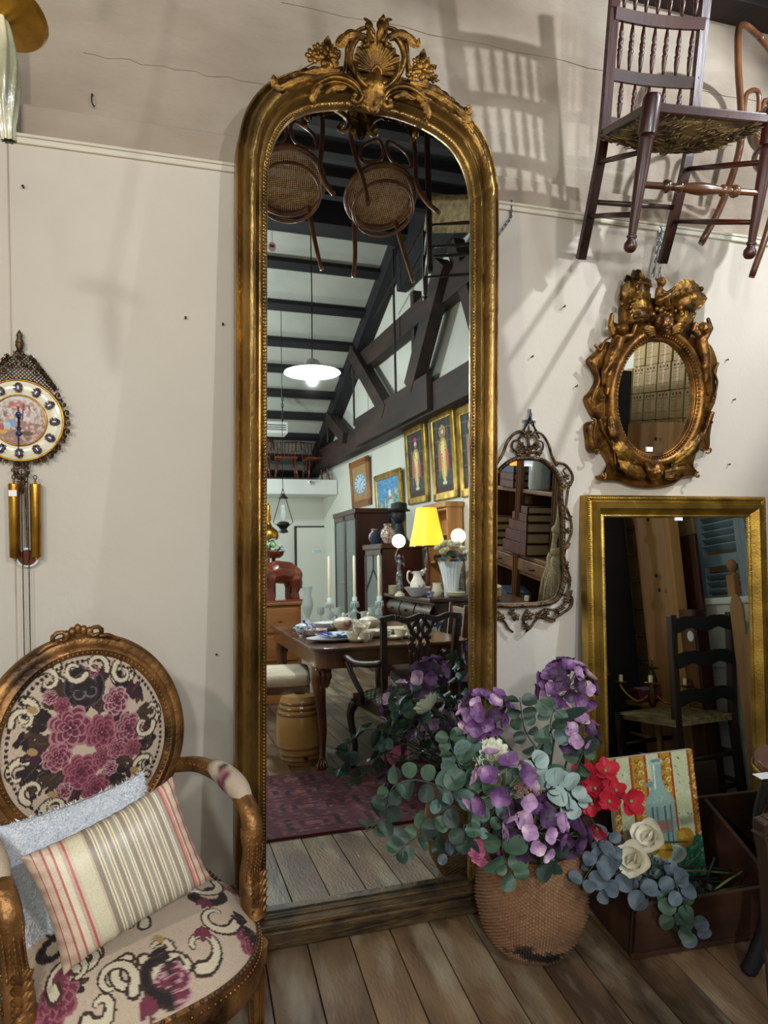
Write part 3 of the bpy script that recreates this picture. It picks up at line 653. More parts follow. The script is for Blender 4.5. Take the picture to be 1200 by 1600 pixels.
# ================================================================== SMALL OPENWORK MIRROR
def wloc(root,pts,f=.03):  # photograph points on the wall plane -> local
    return [hy(a,b,WALL_Y-f)-V(root.location) for a,b in pts]
OM=thing('openwork_mirror','small brass wall mirror with open leaf scrolls beside the tall gilt mirror','mirror',hy(824,850,WALL_Y),(0.0,0,-.018))
right=[(826,716),(850,720),(868,736),(876,754),(877,779),(880,818),(880,869),(881,908),(874,931),(863,941),(840,945),(824,946)]
R3=[hy(a,b,WALL_Y-.03)-OM.location for a,b in right]; cx=R3[0].x
lft=[V((2*cx-p.x,p.y,p.z)) for p in R3[::-1][1:-1]]
ol=cat([V((p.x,p.y,p.z)) for p in R3+lft],4,closed=True)
TL_=Matrix.Rotation(.0,4,'X')
obj('rope_moulding',(lambda m:[m.tube(ol,.008,8,closed=True)]+[m.ball(ol[i]+V((0,-.006,0)),(.006,.005,.006),6,4) for i in range(0,len(ol))] and m)(MB()),G['brass_old'],OM,smooth=True)
m=MB(); m.add([V((p.x,-.022,p.z)) for p in ol],[tuple(range(len(ol)))]); obj('mirror_glass',m,G['mirror'],OM)
obj('backboard',MB().prism([(p.x,p.z) for p in ol],-.018,-.010),G['darkwood'],OM)
obj('price_sticker',MB().box(hy(826,724,WALL_Y-.024)-OM.location,(.034,.001,.022)),G['tag'],OM)
m=MB()
def ow(pts,r0=.006,r1=.004,both=True,f=.02):
    P=[hy(a,b,WALL_Y-f)-OM.location for a,b in pts]; m.tube(cat(P,6),[lerp(r0,r1,i/(len(P)*6-6)) for i in range(len(P)*6-5)],7)
    if both:
        Q=[V((2*cx-p.x,p.y,p.z)) for p in P]; m.tube(cat(Q,6),[lerp(r0,r1,i/(len(P)*6-6)) for i in range(len(P)*6-5)],7)
ow([(870,728),(862,712),(857,695),(848,680),(838,675),(830,680)]); ow([(868,723),(882,726),(892,738),(894,750),(888,762),(886,775),(884,792),(882,806),(888,812),(893,806)])
ow([(883,790),(891,812),(892,832),(886,848),(880,852),(886,856),(890,848)]); ow([(884,852),(881,868),(885,886),(890,904),(888,922),(880,930)])
ow([(884,928),(893,934),(891,948),(878,958),(863,966),(850,963),(838,968),(830,980),(822,987)]); ow([(893,922),(886,940),(868,952),(850,952),(842,962),(852,968),(866,970),(864,964)],.005,.003)
ow([(826,712),(826,690),(822,674)],.007,.003,False); ow([(826,705),(812,690),(815,680),(822,684)],.005,.003); ow([(828,708),(846,704),(848,692),(840,688)],.005,.003)
ow([(824,985),(818,968),(824,952)],.006,.004,False); ow([(884,742),(880,735),(886,730)],.004,.003); ow([(888,886),(882,900),(888,908)],.004,.003)
obj('open_scrolls',m,G['brass_old'],OM,smooth=True)
m=MB()
for (a,b,r) in [(826,702,6),(814,696,4.5),(838,697,4.5),(812,708,4),(842,708,4),(826,676,4.5),(884,745,4.5),(887,757,4.5),(886,829,4),(884,880,4),(888,905,4),(886,936,5),(826,962,6),(822,979,4.5),(806,964,5),(842,960,5),(800,956,4),(854,957,4),(870,955,4.5),(784,965,4.5),(878,948,4)]:
    rosette(m,hy(a,b,WALL_Y-.026)-OM.location,r*.0034,5,rot=a)
p=hy(826,676,WALL_Y-.024)-OM.location
m.tube([p,p+V((0,0,.03))],[.008,.001],6)
obj('leaf_rosettes',m,G['brass_old'],OM,smooth=True,stuff=True)
m=MB(); a=hy(828,652,WALL_Y-.012); 
chain(m,a,hy(813,684,WALL_Y-.012),5); chain(m,a,hy(842,684,WALL_Y-.012),5); m.shift(OM.location); obj('hanging_chain',m,G['iron'],OM)
m=MB().box((0,-.003,0),(.052,.006,.012)).box((0,-.004,.02),(.012,.006,.05)).tube(cat([(0,-.008,.035),(0,-.022,.02),(0,-.022,0),(0,-.008,-.006)],4),.003,6)
o=obj('wall_hook',m,G['steel'],None,bevel=.001); o.location=hy(826,658,WALL_Y); tag(o,'metal picture hook holding the small openwork brass mirror','hook')
# ================================================================== OVAL CHERUB MIRROR
CM=thing('oval_mirror','oval bronzed gold mirror carved with cherubs, hung above the plain gold mirror','mirror',hy(1022,622,WALL_Y))
def cl(px,py,f=.05): return hy(px,py,WALL_Y-f)-CM.location
def zz(X,Y,f=.05): return cl(860+X/3.53,400+Y/3.53,f)   # from the enlarged study crop
gl=[]; NG=48
c0=cl(1022,622,.03); hx=(cl(1080,622,.03)-cl(965,622,.03)).x/2; hz=(cl(1025,535,.03)-cl(1022,710,.03)).z/2
ell=lambda a,k=1,f=.03,e=0: V((c0.x+(hx*k+e)*math.cos(a),-f,c0.z+(hz*k+e)*math.sin(a)))
obj('mirror_glass',MB().add([ell(2*PI*i/NG,1.02,.034) for i in range(NG)],[tuple(range(NG))]),G['mirror'],CM)
m=MB(); pr=[(0,.034),(.006,.046),(.010,.050),(.014,.046),(.018,.056),(.03,.066),(.042,.066),(.05,.056),(.054,.046),(.056,.03)]
m.grid(lambda u,v: ell(2*PI*u,1,pr[round(v*9)][1],pr[round(v*9)][0]),72,10,closeu=True); obj('oval_moulding',m,G['gold_fig'],CM,smooth=True)
m=MB()
for i in range(100): a=2*PI*i/100; R=Matrix.Rotation(-a,3,'Y'); m.ball(ell(a,1,.058,.018),(.006,.006,.0035),6,4,R)
obj('gadroon_border',m,G['gold_fig'],CM,smooth=True,stuff=True)
outl=[(400,480),(310,470),(270,520),(215,570),(240,620),(262,680),(235,740),(200,790),(240,880),(265,905),(205,925),(210,1010),(225,1080),(290,1080),(330,1150),(330,1200),(270,1215),(290,1240),(380,1245),(470,1275),(590,1280),(690,1260),(740,1225),(815,1215),(790,1180),(800,1120),(830,1060),(880,1075),(885,1000),(895,915),(870,890),(910,820),(925,740),(915,680),(930,590),(900,500),(860,470),(760,440)]
P=[zz(*p,.03) for p in outl]; Pc=cat(P,3,closed=True)
inner=[]
for p in Pc:
    a=math.atan2((p.z-c0.z)/hz,(p.x-c0.x)/hx); inner.append(ell(a,1.05,.03))
m=MB(); n=len(Pc)
rings=[[V((p.x,-.004,p.z)) for p in Pc],[V((p.x,-.022,p.z)) for p in Pc],[p.lerp(q,.10)+V((0,-.008,0)) for p,q in zip(Pc,inner)],[p.lerp(q,.35)+V((0,.004,0)) for p,q in zip(Pc,inner)],[p.lerp(q,.7)+V((0,-.012,0)) for p,q in zip(Pc,inner)],[q+V((0,-.02,0)) for q in inner]]
vs=[p for r in rings for p in r]; fs=[(i*n+k,i*n+(k+1)%n,(i+1)*n+(k+1)%n,(i+1)*n+k) for i in range(len(rings)-1) for k in range(n)]
m.add(vs,fs); obj('carved_body',m,G['gold_fig'],CM,smooth=True)
m=MB(); rr=.0022
def vol(X,Y,r,a0,fl,f=.045):
    c=zz(X,Y,f); pts=[c+V((fl*r*(1-.085*k)*math.cos(a0+k*.62),-.0015*k,r*(1-.085*k)*math.sin(a0+k*.62))) for k in range(10)]; m.tube(pts,[r*.28*(1-.05*k) for k in range(10)],7); m.ball(c+V((0,-.012,0)),r*.3,8,6)
for a in ((235,915,.014,1,-1),(250,1075,.015,3,-1),(285,1215,.017,2.2,-1),(880,915,.011,2,1),(870,1070,.014,4,1),(805,1210,.014,1,1),(285,775,.016,4,1),(885,790,.013,2,-1)): vol(*a); obj('volute',m,G['gold_fig'],CM,smooth=True); m=MB()
def rid(pts,r=.005,f=.045): m.tube(cat([zz(*p,f) for p in pts],6),[r*(1-.4*i/((len(pts)-1)*6)) for i in range((len(pts)-1)*6+1)],7)
rid([(215,575),(250,620),(270,690),(240,760),(230,810)],.007); rid([(245,490),(275,520),(300,470),(330,450)],.006); rid([(270,900),(300,980),(350,1060),(360,1160)],.007); rid([(925,590),(905,640),(920,700),(905,780)],.006)
rid([(890,860),(860,950),(800,1060),(720,1150)],.012); rid([(250,920),(240,1000),(262,1070)],.004); rid([(860,920),(850,1000),(872,1060)],.004)
obj('raised_edges',m,G['gold_fig'],CM,smooth=True)
# cherub figures, one continuous relief each
def figure(name,joints,limbs,head,hr,vox=.0035,extra=(),lab=None):
    b=MB()
    for chainp in limbs:
        P=[zz(x,y,f) for x,y,f,_ in chainp]; chainp=[(x,y,f,r*1.45) for x,y,f,r in chainp]; b.tube(P,[r for *_,r in chainp],10)
        for q,(x,y,f,r) in zip(P,chainp): b.ball(q,r*1.02,8,6)
    for (x,y,f,r) in joints: b.ball(zz(x,y,f),r,10,8)
    if head:
        hr*=1.75
        h=zz(*head); b.ball(h,(hr,hr,hr*1.12),12,10); b.ball(h+V((0,-hr*.95,-.1*hr)),(hr*.16,hr*.26,hr*.2),8,6)
        for s in(-1,1): b.ball(h+V((s*hr*.45,-hr*.68,-.25*hr)),hr*.34,8,6); b.ball(h+V((s*hr*.95,-hr*.1,-.1*hr)),(hr*.16,hr*.2,hr*.26),6,5)
        b.ball(h+V((0,-hr*.85,-.55*hr)),(hr*.25,hr*.16,hr*.1),8,6); b.ball(h+V((0,-hr*.65,-.85*hr)),hr*.25,8,6)
        rq=random.Random(len(joints)+int(hr*9999))
        for k in range(34):
            a=rq.uniform(0,2*PI); e=rq.uniform(.25,1.4); b.ball(h+V((math.cos(a)*math.cos(e),abs(math.sin(a))*math.cos(e)*.9-.35*math.cos(e),math.sin(e)))*hr*1.02,hr*.26,6,5)
        for s in(-1,1):
            for k in range(5): b.ball(h+V((s*hr*1.0,-hr*.2+k*.004,hr*(.1+.18*k))),hr*.24,6,5)
    for e in extra: b.ball(zz(*e[:3]),e[3],8,6)
    me=blobmesh(b,vox,2); return obj(name,me,G['gold_fig'],CM,smooth=True,label=lab)
figure('cherub',[],[[(345,430,.06,.009),(330,380,.06,.0075),(340,325,.06,.006)],[(380,450,.06,.011),(450,440,.065,.008),(470,385,.07,.006)],[(375,460,.055,.016),(355,520,.06,.018),(335,570,.06,.017)],
  [(330,590,.065,.014),(300,640,.065,.010),(295,700,.06,.006)],[(345,590,.065,.013),(325,660,.065,.010),(320,730,.06,.006),(312,760,.06,.006)]],(395,400,.075),.0125,lab='cherub on the left edge reaching up with both arms')
figure('cherub',[],[[(820,440,.06,.009),(785,410,.06,.007),(800,375,.06,.006)],[(855,450,.06,.009),(885,400,.06,.007),(870,350,.06,.0055)],[(835,470,.055,.015),(850,540,.06,.0155),(855,590,.06,.015)],
  [(850,610,.065,.013),(870,680,.065,.010),(880,750,.06,.006)],[(860,620,.065,.012),(855,690,.065,.0085),(870,760,.06,.006)]],(845,400,.07),.0118,lab='cherub on the right edge with arms raised')
figure('seated_putto',[],[[(600,190,.06,.010),(600,230,.06,.0115),(595,250,.06,.011)],[(600,245,.07,.009),(640,225,.08,.0075),(655,270,.075,.005)],[(595,255,.065,.009),(630,245,.07,.007),(645,275,.07,.005)],
  [(615,195,.065,.006),(645,205,.075,.005),(685,175,.075,.0035)],[(590,195,.06,.006),(585,225,.06,.005)]],(612,145,.065),.0095,.003,lab='small seated putto on the crest')
figure('cherub_head',[],[],(622,375,.08),.019,.0035); figure('cherub_head',[],[],(572,1185,.07),.0185,.0035,lab='cherub head at the foot of the frame')
m=MB()
def wing(x0,y0,x1,y1,n=6,f=.055,wd=.012):
    for k in range(n):
        t=k/n; a=zz(x0,y0+t*40,f); b=zz(x1-(x1-x0)*t*.45,y1+t*45,f-.01); acanthus(m,[a,a.lerp(b,.5)+V((0,-.012,.006*(1-t))),b],wd*(1-.3*t),2,.008)
wing(520,1190,360,1170); wing(630,1190,760,1180); wing(580,420,500,400,4,.07,.01); wing(670,400,740,380,4,.07,.01)
for (pts,wd) in (([(560,340),(500,330),(440,340),(415,310)],.016),([(690,330),(740,340),(790,320)],.016),([(560,300),(500,280),(430,290)],.018),([(700,300),(760,260),(830,270)],.02),([(540,260),(500,200),(430,220)],.022),([(500,240),(450,190),(470,130),(430,110)],.024),([(480,200),(520,150),(500,120)],.018),
   ([(700,260),(730,200),(780,150)],.024),([(720,260),(790,230),(850,240)],.02),([(710,240),(770,190),(815,190)],.022),([(690,280),(700,200),(720,170)],.016),([(350,990),(400,1080),(470,1140)],.016),([(380,1100),(440,1180),(520,1210)],.014),([(840,980),(760,1090),(650,1160)],.016),([(330,880),(350,980),(400,1060)],.01)):
    acanthus(m,[zz(*p,.05+.02*(i%2)) for i,p in enumerate(pts)],wd*1.5,5,.012,.015)
rq=random.Random(4)
for (x,y,n,s) in ((470,170,18,50),(440,240,14,40),(770,220,18,55),(620,300,12,60),(500,300,10,50),(740,300,10,40)):
    for k in range(n): m.ball(zz(x+rq.gauss(0,s*.6),y+rq.gauss(0,s*.5),.05+rq.random()*.015),rq.uniform(.007,.013),6,5)
for c in ((415,135),(410,215),(420,290),(850,240)): m.ball(zz(*c,.06),.007,8,6)
m.box(zz(630,290,.04),(.05,.04,.012)); m.prism([(q.x,q.z) for q in [zz(*c) for c in ((420,480),(415,300),(430,150),(520,150),(560,230),(660,240),(740,170),(820,210),(800,300),(790,420),(760,470),(600,460))]],-.045,-.004)
obj('carved_foliage',m,G['gold_crest'],CM,smooth=True)
obj('price_sticker',MB().box(cl(1015,702,.037),(.028,.001,.018)),G['tag'],CM)
m=MB(); chain(m,hy(1033,350,WALL_Y-.01),hy(1020,432,WALL_Y-.02),12); chain(m,hy(1033,350,WALL_Y-.01),hy(1031,432,WALL_Y-.02),12); m.shift(CM.location); obj('hanging_chain',m,G['steel'],CM)
# ================================================================== PLAIN GOLD MIRROR LEANING
ER=.125; M2=V((0,2.108,0))
RM=thing('rectangular_mirror','large plain rectangular gold mirror leaning on the wall behind the crate','mirror',(1.872,2.108,0),(-ER,0,0))
W2,H2=.842,1.378
fw=.088; prr=[(0,.03),(0,-.01),(.006,-.018),(.014,-.018),(.018,-.010),(.024,-.014),(.034,-.030),(.05,-.030),(.062,-.016),(.072,-.004),(.078,-.007),(.083,-.004),(.088,.004)]
def rc(d): return [(-W2/2+d,d),(W2/2-d,d),(W2/2-d,H2-d),(-W2/2+d,H2-d)]
m=MB(); vs=[]; 
for d,f in prr: vs+=[V((x,f,z)) for x,z in rc(d)]
fs=[(i*4+k,i*4+(k+1)%4,(i+1)*4+(k+1)%4,(i+1)*4+k) for i in range(len(prr)-1) for k in range(4)]
obj('gilt_frame',m.add(vs,fs),G['gold_bright'],RM)
m=MB()
for d,f in ((.010,-.019),(.079,-.008)):
    R_=rc(d)
    for k in range(4):
        a,b=R_[k],R_[(k+1)%4]; L_=math.hypot(b[0]-a[0],b[1]-a[1]); n=int(L_/.0085)
        for i in range(n): t=i/n; m.ball((lerp(a[0],b[0],t),f,lerp(a[1],b[1],t)),.0030,5,3)
obj('bead_strip',m,G['gold_bright'],RM,stuff=True)
r_=rc(fw-.002); obj('mirror_glass',MB().add([V((x,0,z)) for x,z in r_],[(0,1,2,3)]),G['mirror'],RM)
obj('backboard',MB().box((0,.018,H2/2),(W2-.03,.01,H2-.03)),G['darkwood'],RM)
p=hit(1060,809,(0,-math.cos(ER),math.sin(ER)),V((0,-math.cos(ER),math.sin(ER))).dot(M2)); q=p-V(RM.location)
obj('price_sticker',MB().box((q.x,-.002,q.z/math.cos(ER)),(.036,.001,.022)),G['tag'],RM)
# ================================================================== HANGING RUSH CHAIR
HC=thing('rush_chair','dark turned chair with spindle back and ragged rush seat hung high on the wall','chair',(1.478,1.959,2.160),(.227,-.0325,-.0927))
k_=.82; wf,wb,dd,sh_=.244*k_,.193*k_,.21*k_,.464*k_; be=.044*k_
def turned(m,a,b,prof,n=12):
    a=V(a);b=V(b); d=(b-a); L_=d.length; q=V((0,0,1)).rotation_difference(d.normalized()).to_matrix().to_4x4(); q.translation=a
    m.lathe([(r,t*L_) for t,r in prof],n,T=q); return m
for s in(-1,1):
    m=MB(); turned(m,(s*wf,-dd,0),(s*wf*.97,-dd,sh_+.035),[(0,.008),(.01,.014),(.03,.0185),(.06,.0185),(.085,.012),(.095,.0115),(.10,.015),(.115,.015),(.12,.0115),(.2,.013),(.5,.018),(.72,.020),(.735,.022),(.75,.018),(.76,.026),(.97,.026),(1,.020)],14)
    obj('leg',m,G['mahog'],HC,smooth=.7)
    m=MB(); pts=[V((s*wb,dd+.072*k_,0)),V((s*wb,dd+.02,.2)),V((s*wb,dd,sh_)),V((s*wb,dd+be*.8,sh_+.30)),V((s*wb,dd+be*1.6,sh_+.60))]
    P=cat(pts,5); 
    for a,b in zip(P[:-1],P[1:]): m.bar(a-(b-a)*.05,b+(b-a)*.05,.03,.022,up=(0,1,0))
    obj('back_post',m,G['mahog'],HC,smooth=False)
def slat(z,h,bow,d0):
    P=[V((lerp(-wb,wb,t),d0+bow*math.sin(PI*t),z)) for t in [i/12 for i in range(13)]]; m=MB()
    for a,b in zip(P[:-1],P[1:]): m.bar(a,b,.016,h)
    return m
zs=[sh_+.035,sh_+.175,sh_+.345,sh_+.50]
for i,z in enumerate(zs): obj('back_rail',slat(z,.034,.022,dd+be*(z-sh_)/.5),G['rail'],HC)
for lv,n in ((0,5),(1,7),(2,7)):
    for i in range(n):
        t=(i+1)/(n+1) if n==5 else (i+.8)/(n+.6); x=lerp(-wb,wb,t); b=.022*math.sin(PI*t)+dd
        m=MB(); turned(m,(x,b+be*(zs[lv]-sh_)/.5,zs[lv]+.015),(x,b+be*(zs[lv+1]-sh_)/.5,zs[lv+1]-.015),[(0,.004),(.15,.006),(.3,.0085),(.38,.0075),(.42,.010),(.46,.006),(.52,.0085),(.62,.0085),(.68,.0055),(.72,.008),(.8,.007),(1,.0035)],8); obj('spindle',m,G['mahog'],HC,smooth=True)
for a,b in (((-wf,-dd),(wf,-dd)),((-wf,-dd),(-wb,dd)),((wf,-dd),(wb,dd)),((-wb,dd),(wb,dd))):
    obj('seat_rail',MB().bar((a[0],a[1],sh_),(b[0],b[1],sh_),.02,.026),G['mahog'],HC,bevel=.004)
for s in(-1,1):
    for z in (.28,.115): obj('stretcher',turned(MB(),(s*wf,-dd,z-.01),(s*wb,dd+.03,z+.02),[(0,.007),(.5,.0095),(1,.007)],8),G['mahog'],HC,smooth=True)
obj('front_stretcher',turned(MB(),(-wf,-dd,.185),(wf,-dd,.185),[(0,.009),(.19,.010),(.20,.017),(.22,.019),(.24,.017),(.25,.010),(.30,.011),(.315,.017),(.33,.017),(.345,.011),(.42,.016),(.5,.019),(.58,.016),(.655,.011),(.67,.017),(.685,.017),(.70,.011),(.75,.010),(.76,.017),(.78,.019),(.80,.017),(.81,.010),(1,.009)],12),G['walnut'],HC,smooth=.8)
obj('rear_stretcher',turned(MB(),(-wb,dd+.03,.18),(wb,dd+.03,.18),[(0,.008),(.5,.0095),(1,.008)],8),G['darkwood'],HC,smooth=True)
m=MB(); rq=random.Random(9)
def sag(x,y): return sh_-.004-.055*max(0,1-(x/wf)**2)**.7*max(0,1-(y/dd)**2)**.7
m.grid(lambda u,v: V((lerp(-1,1,u)*lerp(wf,wb,v),lerp(-dd,dd,v),sag(lerp(-wf,wf,u),lerp(-dd,dd,v)))),20,16); m.grid(lambda u,v: V((lerp(-1,1,u)*lerp(wf,wb,v),lerp(-dd,dd,v),sh_+.008)),12,10)
for i in range(420):
    u,v=rq.uniform(-.95,.95),rq.uniform(-.95,.95); x=u*wf*.93; y=v*dd; t=V((y*.6+rq.gauss(0,.03),-x*.6+rq.gauss(0,.03),0)); 
    # strands run across the nearest rail
    t=(V((1,0,0)) if abs(u)>abs(v) else V((0,1,0)))*rq.uniform(.03,.07); t+=V((rq.gauss(0,.012),rq.gauss(0,.012),rq.gauss(0,.006)))
    c=V((x,y,sag(x,y)-rq.uniform(0,.008))); m.tube([c-t*.5,c+V((0,0,-.004)),c+t*.5],[.001,rq.uniform(.002,.0035),.001],4)
obj('rush_seat',m,G['rush'],HC,stuff=False,smooth=True)
# ================================================================== BENTWOOD CHAIRS
def bentwood(name,label,loc,rot,group):
    t=thing(name,label,'chair',loc,rot,group); r=.195
    ring=lambda R,z,k=.0: [V((R*math.cos(a),R*math.sin(a),z)) for a in [i*PI/20 for i in range(40)]]
    m=MB(); m.tube(ring(r-.012,0),.017,8,closed=True,up=(0,0,1)); obj('seat_ring',m,G['bent'],t,smooth=True)
    m=MB(); n=15
    for i in range(-n,n+1):
        x=i*.155/n; h=math.sqrt(max(0,.168**2-x*x))
        m.box((x,0,.004),(.0040,2*h,.0012)); m.box((0,x,.006),(2*h,.0040,.0012))
    obj('cane_seat',m,G['cane'],t,stuff=True)
    obj('leg_hoop',MB().tube(ring(.160,-.10),.0095,8,closed=True),G['bent'],t,smooth=True)
    for s in(-1,1):
        obj('leg',MB().tube(cat([V((s*.12,-.13,.0)),V((s*.128,-.145,-.12)),V((s*.145,-.165,-.30)),V((s*.165,-.195,-.42))],5),[.0135]*8+[.012]*4+[.0105]*4,8),G['bent'],t,smooth=True)
        l=obj('back_leg',MB().tube(cat([V((s*.175,.225,-.42)),V((s*.155,.185,-.28)),V((s*.145,.16,-.10)),V((s*.16,.165,.03)),V((s*.175,.20,.22)),V((s*.16,.235,.38)),V((s*.10,.25,.44)),V((0,.252,.455))],6),.0125,8),G['bent'],t,smooth=True)
        obj('foot_pad',MB().tube([V((s*.175,.225,-.421)),V((s*.177,.228,-.427))],.012,8),G['ele'],l)
        obj('back_loop',MB().tube(cat([V((s*.135,.17,.04)),V((s*.12,.185,.14)),V((s*.03,.20,.20)),V((s*.012,.195,.12)),V((s*.03,.18,.055)),V((s*.09,.17,.03))],6,closed=True),.009,7,closed=True),G['bent'],t,smooth=True)
    return t
B1=bentwood('bentwood_chair','bentwood chair with round cane seat, seen whole at the top of the tall mirror',(1.05,.83,3.10),(.50,0,.04),'bentwood chairs hung from the roof')
B2=dup(B1,(.545,.85,3.10),(.50,0,.10),'bentwood chair with a red and white swing tag, at the mirror top left','bentwood chairs hung from the roof')
B3=dup(B1,(1.995,1.90,2.62),(0,.18,.3),'bentwood chair hung high at the right edge beside the rush chair','bentwood chairs hung from the roof',scale=.95)
p=V((.55,.66,2.90)); m=MB().prism([(.022*math.cos(q*PI/8),.028*math.sin(q*PI/8)-.05) for q in range(16)],-.001,.001); tg=obj('swing_tag',m,G['tag'],None); tg.location=(.5,.62,2.905); tag(tg,'oval red and white swing tag hanging below the left bentwood seat','tag')
obj('printed_patch',MB().box((0,.0015,-.045),(.024,.001,.016)).box((0,-.0015,-.045),(.024,.001,.016)),G['red'],tg); obj('string',MB().tube([(0,0,-.024),(0,0,.06)],.0015,5),G['red'],tg)
RC=thing('dark_rush_chair','black chair with pale rush seat hanging beside the bentwood chairs in the tall mirror','chair',(1.48,.92,2.62),(.05,.0,.3))
for sx in(-1,1):
    for sy in(-1,1):
        m=MB(); turned(m,(sx*.19,sy*.17,0),(sx*.185,sy*.16,.42 if sy<0 else .85),[(0,.014),(.03,.018),(.06,.010),(.08,.014),(.5,.017),(1,.014)],10); obj('leg',m,G['darkwood'],RC,smooth=.7)
for z in (.14,.26):
    for a,b in (((-.19,-.17),(.19,-.17)),((-.19,.17),(.19,.17)),((-.19,-.17),(-.19,.17)),((.19,-.17),(.19,.17))): obj('stretcher',turned(MB(),(*a,z),(*b,z+.02),[(0,.006),(.5,.010),(1,.006)],8),G['darkwood'],RC,smooth=True)
obj('rush_seat',MB().box((0,0,.415),(.38,.34,.035)),G['rush_p'],RC,bevel=.012)
# ================================================================== BRASS LAMP AT TOP LEFT
LT=thing('brass_ceiling_lamp','corner of a brass lamp with a rim dish and twisted glass drop, top left','lamp',(-.292,1.30,2.20),(-.28,.22,0))
m=MB(); m.lathe([(.0,.03),(.02,.03),(.028,.012),(.045,.010),(.055,.004),(.072,.006),(.078,.0),(.074,-.008),(.05,-.010),(.03,-.014),(.0,-.014)],36); obj('dish',m,G['brass'],LT,smooth=.6)
obj('stem',MB().lathe([(.006,.03),(.006,.9)],10),G['brass'],LT,smooth=True)
m=MB()
def tw(u,v):
    z=-.014-v*.19; r=(.011+.012*math.sin(PI*min(1,v*1.05+.05)))*(1+.16*math.cos(8*2*PI*u+v*9)); return V((r*math.cos(2*PI*u),r*math.sin(2*PI*u),z))
m.grid(tw,48,20,closeu=True); g=obj('twisted_glass',m,G['ribglass'],LT,smooth=True); g.rotation_euler=(.28,-.30,0)
# ================================================================== ARMCHAIR
AC=thing('armchair','gilt oval-back armchair upholstered in burgundy floral tapestry, left of the tall mirror','chair',(-.153,1.648,0),(0,0,.42))
BC=V((0,.215,.745)); LEAN=.20
Rb=Matrix.Rotation(-LEAN,3,'X'); TILT=Matrix.Rotation(-.03,3,'Y')
def bk(u,v,f=0): # oval back local: u right, v up, f forward
    return BC+TILT@(Rb@V((u,-f,v)))
def oval(a,ru,rv,f=0):
    ca,sa=math.cos(a),math.sin(a); return bk(ru*ca,rv*sa*(1.0 if sa>0 else .93),f)
RU,RV=.245,.265
m=MB(); prf=[(-.012,-.012),(-.012,.012),(-.004,.022),(.006,.026),(.016,.024),(.022,.030),(.03,.032),(.036,.026),(.044,.020),(.046,.008),(.046,-.012)]
m.grid(lambda u,v: oval(2*PI*u,RU-prf[round(v*10)][0],RV-prf[round(v*10)][0],prf[round(v*10)][1]),96,11,closeu=True)
fr=obj('back_frame',m,G['gold_chair'],AC,smooth=.8)
m=MB()
for i in range(110): m.ball(oval(2*PI*i/110,RU-.037,RV-.037,.027),.0042,6,4)
obj('bead_row',m,G['gold_chair'],AC,smooth=True,stuff=True)
m=MB()
for i in range(120): a=2*PI*i/120; m.ball(oval(a,RU+.002,RV+.002,.018),(.0065,.004,.004),6,4,Matrix.Rotation(-a-.6,3,'Y'))
obj('ribbon_border',m,G['gold_chair'],AC,smooth=True,stuff=True)
m=MB()
for s in(-1,1):
    c=bk(s*.040,RV+.012,.02); m.tube([c+V((s*.022*(1-k*.09)*math.cos(k*.75-.5),-.002*k,.018*(1-k*.09)*math.sin(k*.75-.5))) for k in range(10)],[.0065*(1-.05*k) for k in range(10)],7)
    m.tube(cat([bk(s*.10,RV-.022,.02),bk(s*.075,RV-.004,.03),bk(s*.05,RV+.0,.028)],4),.006,7)
for k in range(5): m.ball(bk((k-2)*.014,RV+.014+.006*(2-abs(k-2)),.026),(.010,.010,.014),8,6)
obj('carved_crest',m,G['gold_chair'],AC,smooth=True)
